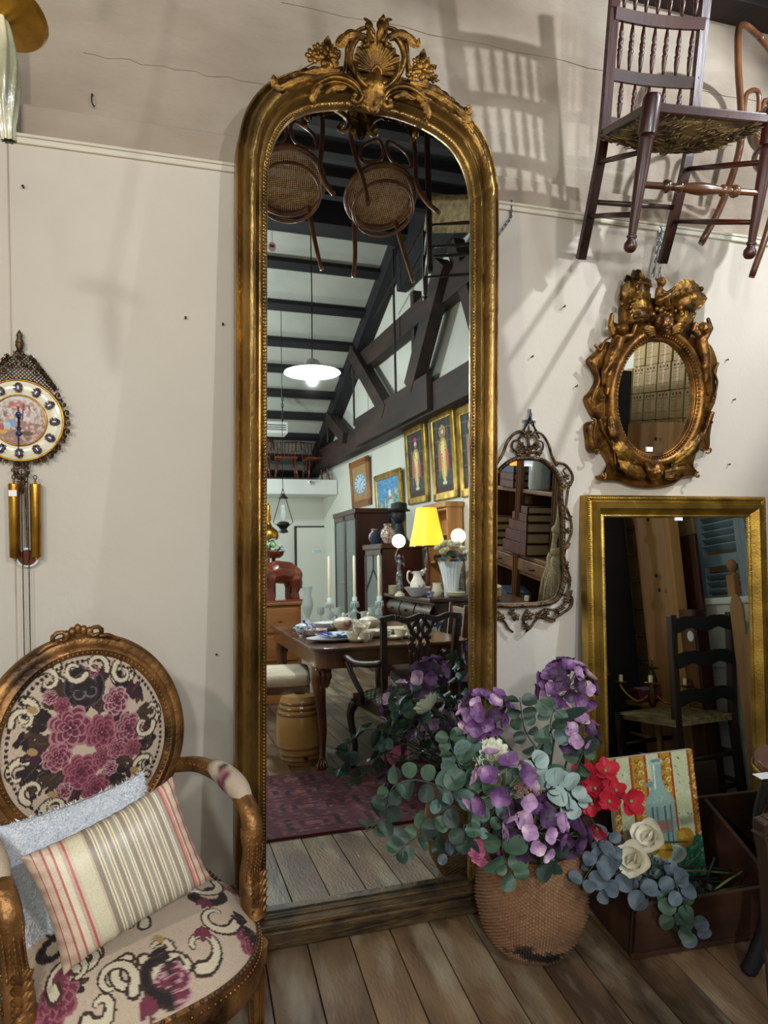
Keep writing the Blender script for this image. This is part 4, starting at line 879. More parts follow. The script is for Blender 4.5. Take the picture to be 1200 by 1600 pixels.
# tapestry pattern
def tapestry(w,h,seed,back=True):
    cv=CV(w,h,'b9a590'); r=random.Random(seed); s=w/200
    for i in range(500): cv.ell(r.uniform(0,w),r.uniform(0,h),r.uniform(1,3),r.uniform(1,2),r.choice(['c4b19c','ad9884','bfa98f']),r.uniform(0,3),.5)
    cream,bl,pk,br,dk,md,ye='c9bca2','231a1c','a07276','3b2a22','40151f','6c2d3f','9c8050'
    def E(x,y,rr): cv.rose(x*s,y*s,rr*s,dk,md,r.choice([pk,'b08a8c','92565f']))
    def lf(x,y,l,a,c=None): cv.leaf(x*s,y*s,l*s,a,c or r.choice([bl,br,'3a1c28']),'5a4638')
    if back:
        for a in range(16):
            an=2*PI*a/16+.2; x,y=100+82*math.cos(an),100+84*math.sin(an)
            if a%2: cv.scroll(x*s,y*s,15*s,an+1,1 if a%4==1 else -1,cream,3.6*s,br)
            else: lf(x,y,18,an+PI*.8)
            cv.ell(x*s,y*s,4*s,4*s,bl)
        for a in range(90):
            an=2*PI*a/90; cv.ell((100+92*math.cos(an))*s,(100+93*math.sin(an))*s,2.3*s,2.3*s,bl)
        for (x,y,l,a) in [(60,70,26,-2.6),(50,95,30,2.9),(38,112,26,2.4),(150,60,26,-.6),(160,80,24,.2),(66,55,22,-2),(140,50,20,-1),(45,75,18,3.1),(150,118,24,.5),(80,150,20,2.2),(95,128,26,2.6),(120,150,22,.8),(140,140,22,.9),(60,135,20,2.5),(75,42,24,-2.2),(118,38,22,-1.2),(165,100,22,.2),(40,130,20,2.2)]: lf(x,y,l,a)
        for k in range(26): a=k*2.4; rr=30+26*((k*7)%5)/5; lf(100+rr*math.cos(a),98+rr*math.sin(a),24,a,[bl,br,'3a1c28'][k%3])
        for k in range(6): cv.scroll(100*s,40*s,(24-k*3)*s,-1.5+k,1 if k%2 else -1,bl,3.4*s,'4a4146')
        cv.ell(100*s,42*s,17*s,17*s,bl,0,.8); cv.scroll(92*s,42*s,9*s,0,1,'6a5e60',1.2*s); cv.scroll(108*s,42*s,9*s,0,-1,'6a5e60',1.2*s)
        for (x,y,rr) in [(78,78,24),(114,92,20),(136,60,16),(147,96,18),(60,108,16),(85,132,20),(112,122,13),(130,116,12),(150,122,11),(100,156,16),(72,52,9),(112,20,8),(60,40,8),(64,150,10),(120,138,9)]: E(x,y,rr)
        for (x,y,f,a) in [(32,140,1,2),(52,165,-1,1),(160,150,-1,4),(168,98,1,0),(30,60,1,3),(150,30,-1,5),(60,22,1,4),(92,16,1,.5),(118,16,-1,2.6)]: cv.scroll(x*s,y*s,14*s,a,f,cream,3*s,br)
        for (x,y) in [(40,50),(52,150),(150,150),(35,95)]: cv.ell(x*s,y*s,6*s,4*s,ye,.5)
    else:
        for k in range(38):
            x,y=r.uniform(5,195),r.uniform(5,195)*h/w; q=r.random()
            if q<.45: cv.scroll(x*s,y*s,r.uniform(9,15)*s,r.uniform(0,6),r.choice([-1,1]),cream,3.2*s,br)
            elif q<.75: lf(x,y,r.uniform(12,20),r.uniform(0,6))
            elif q<.9: cv.ell(x*s,y*s,5*s,3*s,ye,r.random()*3)
            else: E(x,y,8)
        for (x,y,rr) in [(118,70,26),(88,92,20),(70,110,18),(140,100,10),(60,60,14),(150,60,12),(30,150,14),(170,170,12),(100,180,12),(185,110,9)]: E(x,y,rr)
        for k in range(12): a=k*.55; cv.scroll((100+60*math.cos(a))*s,(120+52*math.sin(a))*s,15*s,a,1 if k%2 else -1,bl if k%3==0 else cream,3*s,br)
        for k in range(14): lf(r.uniform(20,180),r.uniform(20,180),14,r.uniform(0,6),r.choice([md,bl,br]))
    return cv
cvb=tapestry(340,350,5); mb=MB(); r1,r2=RU-.042,RV-.042
mb.grid(lambda u,v:(lambda R,a: bk(r1*R*math.cos(a),r2*R*math.sin(a)*(1 if math.sin(a)>0 else .93),.014+.026*(1-R**2.4)))(v,2*PI*u),300,150,closeu=True)
U=np.tile(np.arange(300)/300*2*PI,150); Rr=np.repeat(np.linspace(0,1,150),300)
obj('back_upholstery',mb,G['tapestry'],AC,smooth=True,cols=cvb.sample(.5+.5*Rr*np.cos(U),.5+.5*Rr*np.sin(U)))
obj('back_lining',MB().add([oval(2*PI*i/40,RU-.03,RV-.03,-.01) for i in range(40)],[tuple(range(40))]),G['cream_seat'],AC)
# seat
def so(a,k=1,z=.42):
    ca,sa=math.cos(a),math.sin(a); x=.262*abs(ca)**.72*(1 if ca>0 else -1); y=-.085+(.285*abs(sa)**.8*(1 if sa>0 else -1)); 
    if sa>0: x*=.93
    return V((x*k,(y+.085)*k-.085,z))
cvs=tapestry(380,380,8,False); mb=MB()
mb.grid(lambda u,v:(lambda p,R: V((p.x,p.y,.395+.062*(1-R**5)+ .016*(1-R*R))))(so(2*PI*u,v*1.01),v),340,180,closeu=True)
vv=np.array(mb.v); obj('seat_cushion',mb,G['tapestry'],AC,smooth=True,cols=cvs.sample(.5+vv[:,0]/.56,.5+(vv[:,1]+.085)/.6))
m=MB(); pp=[(.99,.405),(1.015,.40),(1.02,.385),(1.035,.378),(1.045,.36),(1.04,.335),(1.02,.325),(.95,.325)]
m.grid(lambda u,v: so(2*PI*u,pp[round(v*7)][0],pp[round(v*7)][1]),96,8,closeu=True); obj('seat_rail',m,G['gold_chair'],AC,smooth=.8)
m=MB()
for i in range(150): m.ball(so(2*PI*i/150,1.03,.386),.0042,6,4)
obj('seat_beads',m,G['gold_chair'],AC,smooth=True,stuff=True)
m=MB()
for i in range(130): m.ball(so(2*PI*i/130,1.012,.404),.0048,6,4)
obj('gimp_braid',m,G['darkrim'],AC,smooth=True,stuff=True)
for s in(-1,1):
    # arm: from the back oval, sweeping forward then scrolling down to the seat
    a0=bk(s*.225,-.125,.0); P=cat([a0,V((s*.258,.12,.650)),V((s*.268,.02,.662)),V((s*.268,-.08,.658)),V((s*.265,-.145,.640)),V((s*.262,-.175,.610)),V((s*.260,-.178,.572))],5)
    m=MB(); N=len(P); m.tube(P,[lerp(.020,.026,i/(N-1)) for i in range(N)],10,up=(0,0,1)); 
    for i in range(0,N-8): 
        for q in(-1,1): m.ball(P[i]+V((q*.019,0,.006)),.004,6,4)
    ar_=obj('arm',m,G['gold_chair'],AC,smooth=.9)
    m=MB(); Q=P[9:20]; m.tube([p+V((0,0,.008)) for p in Q],[.018+.012*math.sin(PI*min(1,(i+.6)/(len(Q)-.3))) for i in range(len(Q))],12); 
    cva=[]; 
    me=obj('arm_pad',m,G['tapestry'],AC,smooth=True,cols=cvs.sample(.5+np.array(m.v)[:,0]*1.8,.55+np.array(m.v)[:,1]*1.8))
    P2=cat([V((s*.260,-.172,.60)),V((s*.258,-.182,.55)),V((s*.253,-.180,.50)),V((s*.25,-.195,.45)),V((s*.25,-.215,.40))],5)
    m=MB(); m.tube(P2,[.025,.026,.026,.025,.024,.022,.0215,.021,.021,.022,.023,.024,.025,.026,.027,.028,.028,.028,.028,.028,.028][:len(P2)],10)
    for k in range(-2,3):
        for i in range(len(P2)-9): m.ball(P2[i]+V((k*.009,-.024+abs(k)*.004,0)),(.003,.003,.008),6,4)
    for k in range(5):
        z=.51-k*.022
        for q in(-1,1): acanthus(m,[V((s*.252,-.222,z-.02)),V((s*.252+q*.010,-.226,z)),V((s*.252+q*.020,-.220,z+.012))],.008,1,.005)
    obj('arm_support',m,G['gold_chair'],AC,smooth=.9)
def fleg(m,a,b):
    turned(m,a,b,[(0,.008),(.04,.012),(.07,.009),(.1,.012),(.8,.021),(.84,.017),(.88,.026),(.93,.026),(1,.028)],16); d=V(b)-V(a)
    for k in range(8):
        an=k*PI/4; o_=V((math.cos(an),math.sin(an),0)); m.tube([V(a)+d*.12+o_*.012,V(a)+d*.78+o_*.0205],.003,5)
for (x,y) in ((-.235,-.245),(.235,-.245),(-.19,.17),(.19,.17)):
    m=MB(); fleg(m,(x*1.02,y*1.02,0),(x,y,.36)); obj('leg',m,G['gold_chair'],AC,smooth=.8)
for s in(-1,1): obj('back_support',MB().tube(cat([V((s*.17,.18,.36)),V((s*.14,.20,.45)),bk(s*.12,-.215,.0)],5),.02,8),G['gold_chair'],AC,smooth=True)
# cushions
def cushion(name,label,w,h,d,mat,cv,loc,R,fuzz=0,res=(120,90),group=None):
    mb=MB(); nu,nv=res; rr=random.Random(3)
    def f(side):
        def g(u,v):
            x=(u-.5)*2;y=(v-.5)*2; e=max(0,(1-abs(x)**3.0))*max(0,(1-abs(y)**3.0)); k=1-.06*(1-abs(y)**2)*0-.05*(1-(abs(x)))*0
            px=x*w/2*(1-.07*(1-y*y)*abs(x)**6); py=y*h/2*(1-.10*(1-x*x)*abs(y)**6)
            wr=.0045*math.sin(22*y+5*x)*abs(x)**8+.003*math.sin(31*x+3*y)*abs(y)**8
            return V((px,side*(d/2*e**.5+.002)+wr,py))
        return g
    mb.grid(f(-1),nu,nv); mb.grid(f(1),nu,nv)
    U,W=np.meshgrid(np.linspace(0,1,nu),np.linspace(0,1,nv)); col=None
    if cv is not None: c=cv.sample(U.ravel(),W.ravel()); col=np.vstack([c,c])
    if fuzz:
        mb.v=[tuple(V(p)+V((rr.gauss(0,fuzz),rr.gauss(0,fuzz),rr.gauss(0,fuzz)))) for p in mb.v]
    o=obj(name,mb,mat,None,smooth=True,cols=col); o.location=loc; o.rotation_euler=R; tag(o,label,'cushion'); return o
cv=CV(300,160,'c9b79c')
bands=[(0,.05,'b79c88'),(.05,.058,'a0524e'),(.058,.10,'c2a793'),(.10,.115,'a8605a'),(.115,.15,'cbb79f'),(.15,.165,'b5655e'),(.165,.20,'d6c9b0'),(.20,.22,'bfa08c'),(.22,.236,'b25c58'),(.236,.255,'cbb39c'),(.255,.34,'cfc6a8'),(.34,.355,'c4ad97'),(.355,.385,'8f8272')]
for a,b,c in bands: cv.rect(a*300,0,b*300,160,c)
x=.385
for k in range(9):
    for w_,c in ((.010,'d8d2bf'),(.006,'a8844c'),(.010,'dbd4c0'),(.028,'978b79' if k%2 else 'a39a86')): cv.rect(x*300,0,(x+w_)*300,160,c); x+=w_
x2=x
for a,b,c in ((x2,x2+.02,'c98f84'),(x2+.02,.90,'d6c6ae'),(.865,.875,'b4605c'),(.90,.915,'b96a62'),(.915,.95,'d0bda6'),(.95,.962,'a9504e'),(.962,1,'bfa08c')): cv.rect(a*300,0,b*300,160,c)
def Ebasis(xv,yv): # rotation from image-plane style axes
    x=V(xv).normalized(); z=V(yv)-x*V(yv).dot(x); z.normalize(); y=z.cross(x); return Matrix((x,y,z)).transposed().to_euler()
# corners measured in the photograph: left end (70,1430), right end (295,1300)
pc=hy(182,1372,1.52)
a_=hit(38,1335,(0,1,0),1.45); b_=hit(270,1222,(0,1,0),1.57); c_=hit(100,1522,(0,1,0),1.40); d_=hit(325,1370,(0,1,0),1.50)
xv=((b_-a_)+(d_-c_))/2; zv=((a_-c_)+(b_-d_))/2; print('cushion',xv.length,zv.length,(a_+b_+c_+d_)/4)
cushion('striped_cushion','satin cushion in pink, cream and taupe stripes lying across the tapestry armchair seat',xv.length*1.03,zv.length*1.04,.11,G['satin'],cv,(a_+b_+c_+d_)/4,Ebasis(xv,zv),0,(300,110))
a_=hit(-20,1310,(0,1,0),1.56); b_=hit(235,1203,(0,1,0),1.72); c_=hit(10,1530,(0,1,0),1.50); d_=hit(262,1420,(0,1,0),1.64)
xv=((b_-a_)+(d_-c_))/2; zv=((a_-c_)+(b_-d_))/2
cushion('fleece_cushion','fluffy white fleece cushion tucked behind the striped satin cushion on the armchair',xv.length,zv.length,.10,G['fluff'],None,(a_+b_+c_+d_)/4+V((-.01,.02,.0)),Ebasis(xv,zv),0,(150,110))
fc=bpy.data.objects['fleece_cushion']; FW,FH=xv.length,zv.length; m=MB(); r_=random.Random(2)
for i in range(15000):
    u,v=r_.uniform(-1,1),r_.uniform(-1,1); e=max(0,(1-abs(u)**3))*max(0,(1-abs(v)**3)); sd=-1 if i%4 else 1; p=V((u*FW/2*(1-.07*(1-v*v)*abs(u)**6),sd*(.05*e**.5+.002),v*FH/2*(1-.10*(1-u*u)*abs(v)**6))); d=V((u*.5+r_.gauss(0,.5),sd*.9,v*.6+r_.gauss(0,.5))).normalized()*r_.uniform(.006,.013); s_=V((r_.gauss(0,1),0,r_.gauss(0,1))).normalized()*.0011; m.add([p-s_,p+s_,p+d],[(0,1,2)])
obj('fleece_pile',m,G['fluff2'],fc,stuff=True)
# something dark blue under the chair
m=MB()
rq=random.Random(12)
m.grid(lambda u,v: V((.11*math.cos(2*PI*u)*v**.5*(1+.08*math.sin(6*PI*u)),.09*math.sin(2*PI*u)*v**.5,.20*(1-v**2.2)+.01*math.sin(9*u+7*v))),40,16,closeu=True)
o=obj('fabric_bundle',m,G['denim'],None,smooth=True); o.location=(.03,1.50,.0); tag(o,'dark blue patterned cloth bundle on the floor under the armchair','bundle')
o=obj('swing_tag',MB().box((0,0,0),(.034,.001,.022)),G['tag'],None); o.location=hit(298,1392,(0,0,1),.478); o.rotation_euler=(1.2,.3,.3); tag(o,'small white price tag sticking out under the striped cushion','tag')
# ================================================================== BASKET
BK=thing('wicker_basket','brown woven basket with a dark burnt patch, full of artificial flowers','basket',(1.030,1.800,0))
HB=.37
def br(z): 
    t=z/HB; P=[(0,.100),(.08,.128),(.2,.152),(.38,.168),(.55,.168),(.72,.158),(.86,.145),(1,.142)]
    for (a,ra),(b,rb) in zip(P[:-1],P[1:]):
        if t<=b: return lerp(ra,rb,(t-a)/(b-a))
    return .142
NU,NV=240,130; mb=MB()
def bsk(u,v):
    z=HB*v; dent=1-.05*math.exp(-((u-.78)/.035)**2)*math.exp(-((v-.62)/.3)**2)*1+.02*math.sin(2*PI*u+1)
    wv=.0052*math.sin(2*PI*u*60+PI*(round(v*65)%2))*(1 if True else 0)+.002*math.sin(v*65*2*PI)
    r=br(z)*dent+wv; return V((r*math.cos(2*PI*u),r*math.sin(2*PI*u),z+.02*(v**3)*math.cos(2*PI*(u-.05))))
mb.grid(bsk,NU,NV,closeu=True)
cv=CV(NU,NV,'8a5d3c'); 
for i in range(500): cv.ell(rq.uniform(0,NU),rq.uniform(0,NV),rq.uniform(2,9),rq.uniform(1,3),rq.choice(['9c6c47','7a4e31','a5764e','6f4529']),0,.35)
for k in range(60): cv.ell(rq.gauss(165,9),rq.gauss(108,3.5),rq.uniform(2,4),rq.uniform(1.5,3),'17100c',0,.8)
for k in range(40): cv.ell(rq.gauss(180,5),rq.gauss(112,3),rq.uniform(2,4),rq.uniform(1.5,3),'150e0a',0,.8)
for k in range(30): cv.ell(rq.gauss(158,4),rq.gauss(100,3),rq.uniform(1,3),rq.uniform(1.5,3),'1c120c',0,.7)
cv.rect(0,118,240,130,'5b3b26',.5)
aU,aV=np.meshgrid(np.arange(NU)/NU,np.linspace(0,1,NV)); cols=cv.sample(aU.ravel(),aV.ravel())
wv=np.sin(2*PI*aU*60+PI*(np.round(aV*65)%2)); cols=cols*(1+.0*wv.ravel()[:,None])
obj('woven_body',mb,G['wicker'],BK,smooth=True,cols=cols)
obj('basket_base',MB().lathe([(0,.004),(.10,.004),(.10,.012),(0,.012)],32),G['darkwood'],BK)
m=MB()
P=[V((.144*math.cos(a),.144*math.sin(a),HB+.02*math.cos(a-.3))) for a in [i*PI/24 for i in range(48)]]; m.tube(P,.011,8,closed=True)
for i in range(90):
    a=2*PI*i/90; c=V((.144*math.cos(a),.144*math.sin(a),HB+.02*math.cos(a-.3))); R=Matrix.Rotation(a,3,'Z')@Matrix.Rotation(.6,3,'X'); m.ball(c,(.014,.006,.015),6,4,R)
obj('rolled_rim',m,G['darkrim'],BK,smooth=True)
obj('moss_fill',MB().lathe([(0,HB-.01),(.08,HB-.015),(.13,HB-.03)],24),G['stem_d'],BK)
# ================================================================== FLOWERS AND LEAVES
def petal_mesh(l,w_,cup=.3,nv=5,nu=5,tip=0.):
    mb=MB()
    def f(u,v):
        s=math.sin(PI*min(1,v*.86+.07))**.75; x=(u-.5)*2; return V((x*w_*s,l*v,cup*l*(v*v*.6+ .5*x*x*s-.1)+tip*v**3*l))
    mb.grid(f,nu,nv); return mb
def mesh_of(mb,name,mat,smooth=True):
    me=bpy.data.meshes.new(name); me.from_pydata(mb.v,[],mb.f); me.materials.append(mat)
    if smooth: me.polygons.foreach_set('use_smooth',[True]*len(me.polygons))
    return me
def floret(mat,s=.021,n=4,seed=0):
    mb=MB(); r=random.Random(seed)
    for k in range(n):
        p=petal_mesh(s,s*.62,.35+r.uniform(-.15,.2)); T=Matrix.Rotation(2*PI*k/n+r.gauss(0,.12),4,'Z')@Matrix.Rotation(r.uniform(.0,.35),4,'X'); p.xf(T); mb.add(p.v,p.f)
    mb.ball((0,0,.002),.0028,6,4); return mesh_of(mb,'floret',mat)
FL={k:[floret(G[k],.027,4,i) for i in range(3)] for k in ('pet1','pet2','pet3','pet4')}
def roundleaf(mat,s=.028,cup=.25,seed=0,asp=.92):
    mb=MB(); 
    def f(u,v):
        a=2*PI*u; R=v; x=R*math.cos(a)*s*asp; y=R*math.sin(a)*s+s; return V((x,y,cup*s*(R*R*.8)*(math.cos(a)**2)-.12*s*R*R*math.sin(a)-.15*s*math.exp(-(x/(.12*s))**2)*.3))
    mb.grid(f,14,4,closeu=True); return mesh_of(mb,'leaf',mat)
LF={k:[roundleaf(G[k],s,c,0,a) for s,c,a in ((.027,.7,.95),(.023,-.55,.9),(.031,.4,.88))] for k in ('leafA','leafB','leafC','leafD','leafE','leafL')}
def place(me,name,parent,p,nrm,spin,sc=1.):
    o=bpy.data.objects.new(name,me); C.objects.link(o); o.parent=parent
    q=V(nrm).normalized().to_track_quat('Z','Y'); o.rotation_mode='QUATERNION'; o.rotation_quaternion=q@Euler((0,0,spin)).to_quaternion(); o.location=p; o.scale=(sc,sc,sc); return o
rf=random.Random(77)
TOP=V((1.03,1.80,.36))
def toeye(p): return (EYE-V(p)).normalized()
def stemcurve(root,tip,lift=.0,n=6,start=None):
    a=(start if start is not None else TOP+V((rf.uniform(-.07,.07),rf.uniform(-.07,.07),0))); b=V(tip); mdl=(a+b)/2+V((0,0,.06+lift))
    P=cat([a-root,mdl-root,b-root],n); return P
def hydrangea(label,c,r,n,pals,name='hydrangea',flat=.75,start=None,sc=1.,group=None,loose=0):
    c=V(c); t=thing(name,label,'flower',c,group=group)
    P=stemcurve(c,c+V((0,.02,-.3*r)),start=start); obj('stem',MB().tube(P,.0032,6),G['stem_d'],t,smooth=True)
    e=toeye(c); mb=MB()
    for i in range(n):
        # points spread on the half facing outwards/up
        z=1-1.25*(i+.5)/n; a=i*2.399963; q=math.sqrt(max(0,1-z*z)); ax=(e*.6+V((0,0,.8))).normalized(); b1=ax.orthogonal().normalized(); b2=ax.cross(b1)
        d=(ax*z+b1*(q*math.cos(a))+b2*(q*math.sin(a))).normalized(); rr=r*(1+rf.gauss(0,.05+loose))
        p=d*rr; p.y*=flat; pal=rf.choice(pals); place(rf.choice(FL[pal]),'floret',t,p,(d+V((rf.gauss(0,.25),rf.gauss(0,.25),rf.gauss(0,.2)))),rf.uniform(0,6),sc*rf.uniform(.85,1.15))
        mb.tube([p*.25,p*.97],.0012,4)
    obj('flower_stalks',mb,G['stem'],t); return t
def at(px,py,y): return hy(px,py,y)
hydrangea('violet and pale pink hydrangea head just right of the tall mirror frame edge',at(757,1118,1.84),.066,26,['pet1','pet1','pet2','pet3'],loose=.06)
hydrangea('tallest purple hydrangea head, in front of the rectangular mirror frame',at(885,1078,1.80),.080,34,['pet1','pet1','pet2','pet3'])
hydrangea('loose lilac hydrangea spray with green stalks in the middle of the basket',at(790,1235,1.64),.085,15,['pet2','pet1','pet2'],loose=.12,flat=.8)
hydrangea('second loose lilac spray, right of the green stalks above the rim',at(862,1268,1.66),.060,12,['pet2','pet1','pet3'],loose=.1)
hydrangea('lowest purple hydrangea head hanging over the basket rim',at(835,1300,1.60),.070,22,['pet1','pet2','pet2','pet3'],loose=.05)
hydrangea('deep plum hydrangea head above the right side of the basket rim',at(888,1308,1.62),.045,14,['pet3','pet1','pet3'])
hydrangea('small pink hydrangea cluster below the tallest purple head',at(905,1150,1.72),.048,12,['pet4','pet2','pet3'])
hydrangea('little plum floret cluster at the left of the basket front',at(757,1330,1.66),.026,6,['pet4','pet3'])
def dahlia(label,c,r,mat='petw',name='dahlia',rows=4):
    c=V(c); t=thing(name,label,'flower',c); P=stemcurve(c,c+V((0,.02,-.01))); obj('stem',MB().tube(P,.003,6),G['stem_d'],t,smooth=True)
    e=(toeye(c)+V((0,0,.3))).normalized(); me=mesh_of(petal_mesh(r,r*.26,.35),'petal',G[mat])
    for k in range(rows):
        n=14-2*k
        for i in range(n):
            o=place(me,'petal',t,(0,0,0),e,2*PI*i/n+k*.3,1-.17*k); o.rotation_quaternion=o.rotation_quaternion@Euler((.25+.32*k,0,0)).to_quaternion()
    return t
dahlia('cream white dahlia in the middle of the bouquet',at(768,1185,1.80),.062)
# eucalyptus
def branch(label,pts,leaves,pal,name='eucalyptus_branch',sc=1.,start=None,group=None,mat='stem_d',step=.9,wob=.9,cat_='branch'):
    W=[V(p) for p in pts]; root=W[-1].copy(); t=thing(name,label,cat_,root,group=group)
    if start is None: S=[TOP+V((rf.uniform(-.06,.06),rf.uniform(-.06,.06),-.02))]
    else: S=[V(start)]
    P=cat([p-root for p in S+W],8); obj('stem',MB().tube(P,[lerp(.003,.0013,i/(len(P)-1)) for i in range(len(P))],5),G[mat],t,smooth=True)
    i0=8 if start is None else 2; L_=len(P)-1-i0
    for k in range(leaves):
        q=i0+L_*(k+.5)/leaves; i=min(int(q),len(P)-2); p=P[i].lerp(P[i+1],q-i); d=(P[i+1]-P[i]).normalized(); e=toeye(p+root)
        s=d.cross(e).normalized()
        for sd in (-1,1):
            if rf.random()<.06: continue
            nrm=(e+V((rf.gauss(0,.55),rf.gauss(0,.4),rf.gauss(.25,.55)))*wob).normalized()
            out=(s*sd+d*rf.uniform(0,.7)); out=(out-nrm*out.dot(nrm)).normalized(); x=out.cross(nrm); 
            me=rf.choice(LF[rf.choice(pal)]); o=bpy.data.objects.new('leaf',me); C.objects.link(o); o.parent=t
            o.rotation_euler=Matrix((x,out,nrm)).transposed().to_euler(); o.location=p+out*.003; z=sc*rf.uniform(.8,1.15)*(1-.25*k/leaves); o.scale=(z,z,z)
    return t
g='eucalyptus branches in the basket'
br_=[([(690,1230,1.80),(620,1225,1.82),(598,1275,1.82),(572,1300,1.82)],8,['leafA','leafC'],'thin branch trailing down left across the mirrored carpet edge'),
([(715,1260,1.76),(660,1300,1.78),(615,1338,1.78)],6,['leafA','leafC'],'trailing branch hanging lowest before the mirrored floorboards'),
([(735,1215,1.78),(712,1185,1.80),(700,1150,1.82)],6,['leafB','leafA'],'branch of blue green leaves under the left hydrangeas'),
([(745,1240,1.76),(705,1235,1.78),(675,1250,1.80)],6,['leafA','leafB'],'branch lying left over the basket edge'),
([(770,1230,1.78),(738,1175,1.80),(722,1140,1.84)],6,['leafB','leafA'],'branch between the two white dahlias'),
([(750,1300,1.66),(725,1290,1.66),(735,1330,1.64)],4,['leafA','leafC'],'short branch hanging over the left of the basket'),
([(790,1310,1.62),(790,1345,1.58),(805,1372,1.565)],4,['leafA','leafA'],'bright green branch falling over the front of the basket'),
([(850,1200,1.74),(820,1140,1.76),(812,1090,1.76)],6,['leafA','leafC'],'branch rising between the purple heads to the upper right'),
([(860,1190,1.74),(860,1130,1.72),(868,1105,1.72)],6,['leafA','leafB'],'branch of large leaves under the tallest purple head'),
([(880,1230,1.70),(905,1190,1.70),(915,1160,1.70)],5,['leafC','leafA'],'dark branch behind the pink cluster at the right'),
([(800,1200,1.72),(770,1270,1.68),(748,1295,1.64)],6,['leafB','leafA'],'branch crossing under the loose lilac spray'),
([(840,1300,1.64),(870,1345,1.60),(850,1350,1.58)],4,['leafC','leafA'],'dark branch at the basket rim below the plum head'),
([(700,1290,1.74),(692,1320,1.76),(700,1340,1.76)],3,['leafD','leafC'],'greyish branch hanging before the mirrored basket')]
for pts,n,pal,lab in br_: branch('eucalyptus '+lab,[at(*p) for p in pts],n,pal,sc=1.0,group=g)
branch('silvery soft-leaved branch in the right middle of the bouquet',[at(850,1240,1.66),at(885,1235,1.64),at(905,1262,1.62)],7,['leafE'],'silver_leaf_branch',1.0)
branch('silvery upright leaf sprig beside the loose lilac spray',[at(835,1215,1.66),at(832,1190,1.66)],3,['leafE'],'silver_leaf_branch',.9)
# big dark leaf and berry cluster
m=MB(); 
t=thing('dark_leaf_stem','large dark veined leaf under the tallest purple hydrangea head','leaf',at(885,1125,1.70)); pm_=petal_mesh(.095,.032,.15,9,7); o=obj('leaf_blade',pm_,G['leafC'],t,smooth=True)
o.rotation_euler=Ebasis((-.1,-.3,.9),(-.2,.9,.3)); o.rotation_euler=(V((.9,-.1,.25))).to_track_quat('Y','Z').to_euler(); o.location=(-.03,0,0)
obj('stem',MB().tube(stemcurve(t.location,V(t.location)+V((-.03,0,0))),.003,5),G['stem_d'],t)
t=thing('berry_cluster','dusty pink seed head in the centre of the bouquet','flower',at(822,1232,1.62)); m=MB()
for i in range(60): m.ball((rf.gauss(0,.016),rf.gauss(0,.012),rf.gauss(0,.009)),.0036,6,4)
obj('seeds',m,G['berry'],t,smooth=True,stuff=True); obj('stem',MB().tube(stemcurve(t.location,t.location),.003,5),G['stem'],t)
# red flowers
RP=mesh_of(petal_mesh(.042,.018,.45,6,5),'petal',G['petr'])
def redflower(label,c,n=5,sc=1.,dirn=None):
    c=V(c); t=thing('red_flower',label,'flower',c,group='red silk flowers'); obj('stem',MB().tube(stemcurve(c,c+V((0,.01,0)),start=V((1.16,1.80,.34))),.0026,6),G['stem_d'],t,smooth=True)
    e=(toeye(c)+V(dirn or (0,0,.2))).normalized()
    for i in range(n): o=place(RP,'petal',t,(0,0,0),e,2*PI*i/n+rf.gauss(0,.2),sc*rf.uniform(.85,1.15)); o.rotation_quaternion=o.rotation_quaternion@Euler((rf.uniform(.1,.6),0,0)).to_quaternion()
    obj('stamens',MB().ball((0,0,0)+e*.004 if False else (e.x*.006,e.y*.006,e.z*.006),.006,8,6),G['stem'],t,smooth=True)
for a in ((945,1205,1.72,'topmost red flower, open, against the still-life canvas',(.3,0,.4)),(930,1232,1.70,'red flower at the left of the red spray',(-.4,0,.2)),(952,1252,1.68,'middle red flower of the spray right of the basket',(0,0,0)),(985,1252,1.66,'rightmost red flower, open over the painted bottle',(.4,0,0)),(925,1255,1.70,'red flower nearest the silvery leaves',(-.2,0,-.4)),(933,1292,1.68,'lowest red flower, hanging down',(0,0,-.9)),(962,1236,1.70,'red flower tucked behind the middle one',(.1,0,.6)),(915,1212,1.72,'small red flower behind the basket rim',(-.2,0,.5))): redflower(a[3],at(*a[:3]),5,1.,a[4])
# ================================================================== CRATE
CR=thing('wooden_crate','dark open wooden box on the floor holding a canvas and artificial flowers','box',(1.295,1.659,0),(0,0,-.045))
CW,CD,CHT=.86,.36,.155; tk=.016
m=[]
obj('front_board',MB().box((CW/2,tk/2,CHT/2+.012),(CW,tk,CHT)),G['crate'],CR,bevel=.003)
obj('back_board',MB().box((CW/2,CD-tk/2,.15),(CW,tk,.27)),G['crate'],CR,bevel=.003)
for x in (tk/2,.52): 
    o=MB().prism([(0,.012),(CD,.012),(CD,.285),(0,CHT+.012)],-tk/2,tk/2,T=Matrix.Translation((x,0,0))@Matrix.Rotation(PI/2,4,'Z')); obj('side_board',o,G['crate'],CR,bevel=.002)
obj('bottom_board',MB().box((CW/2,CD/2,.012),(CW-.002,CD-.002,.012)),G['crate'],CR)
obj('base_moulding',MB().box((CW/2,-.004,.012),(CW,.012,.016)),G['crate'],CR,bevel=.003)
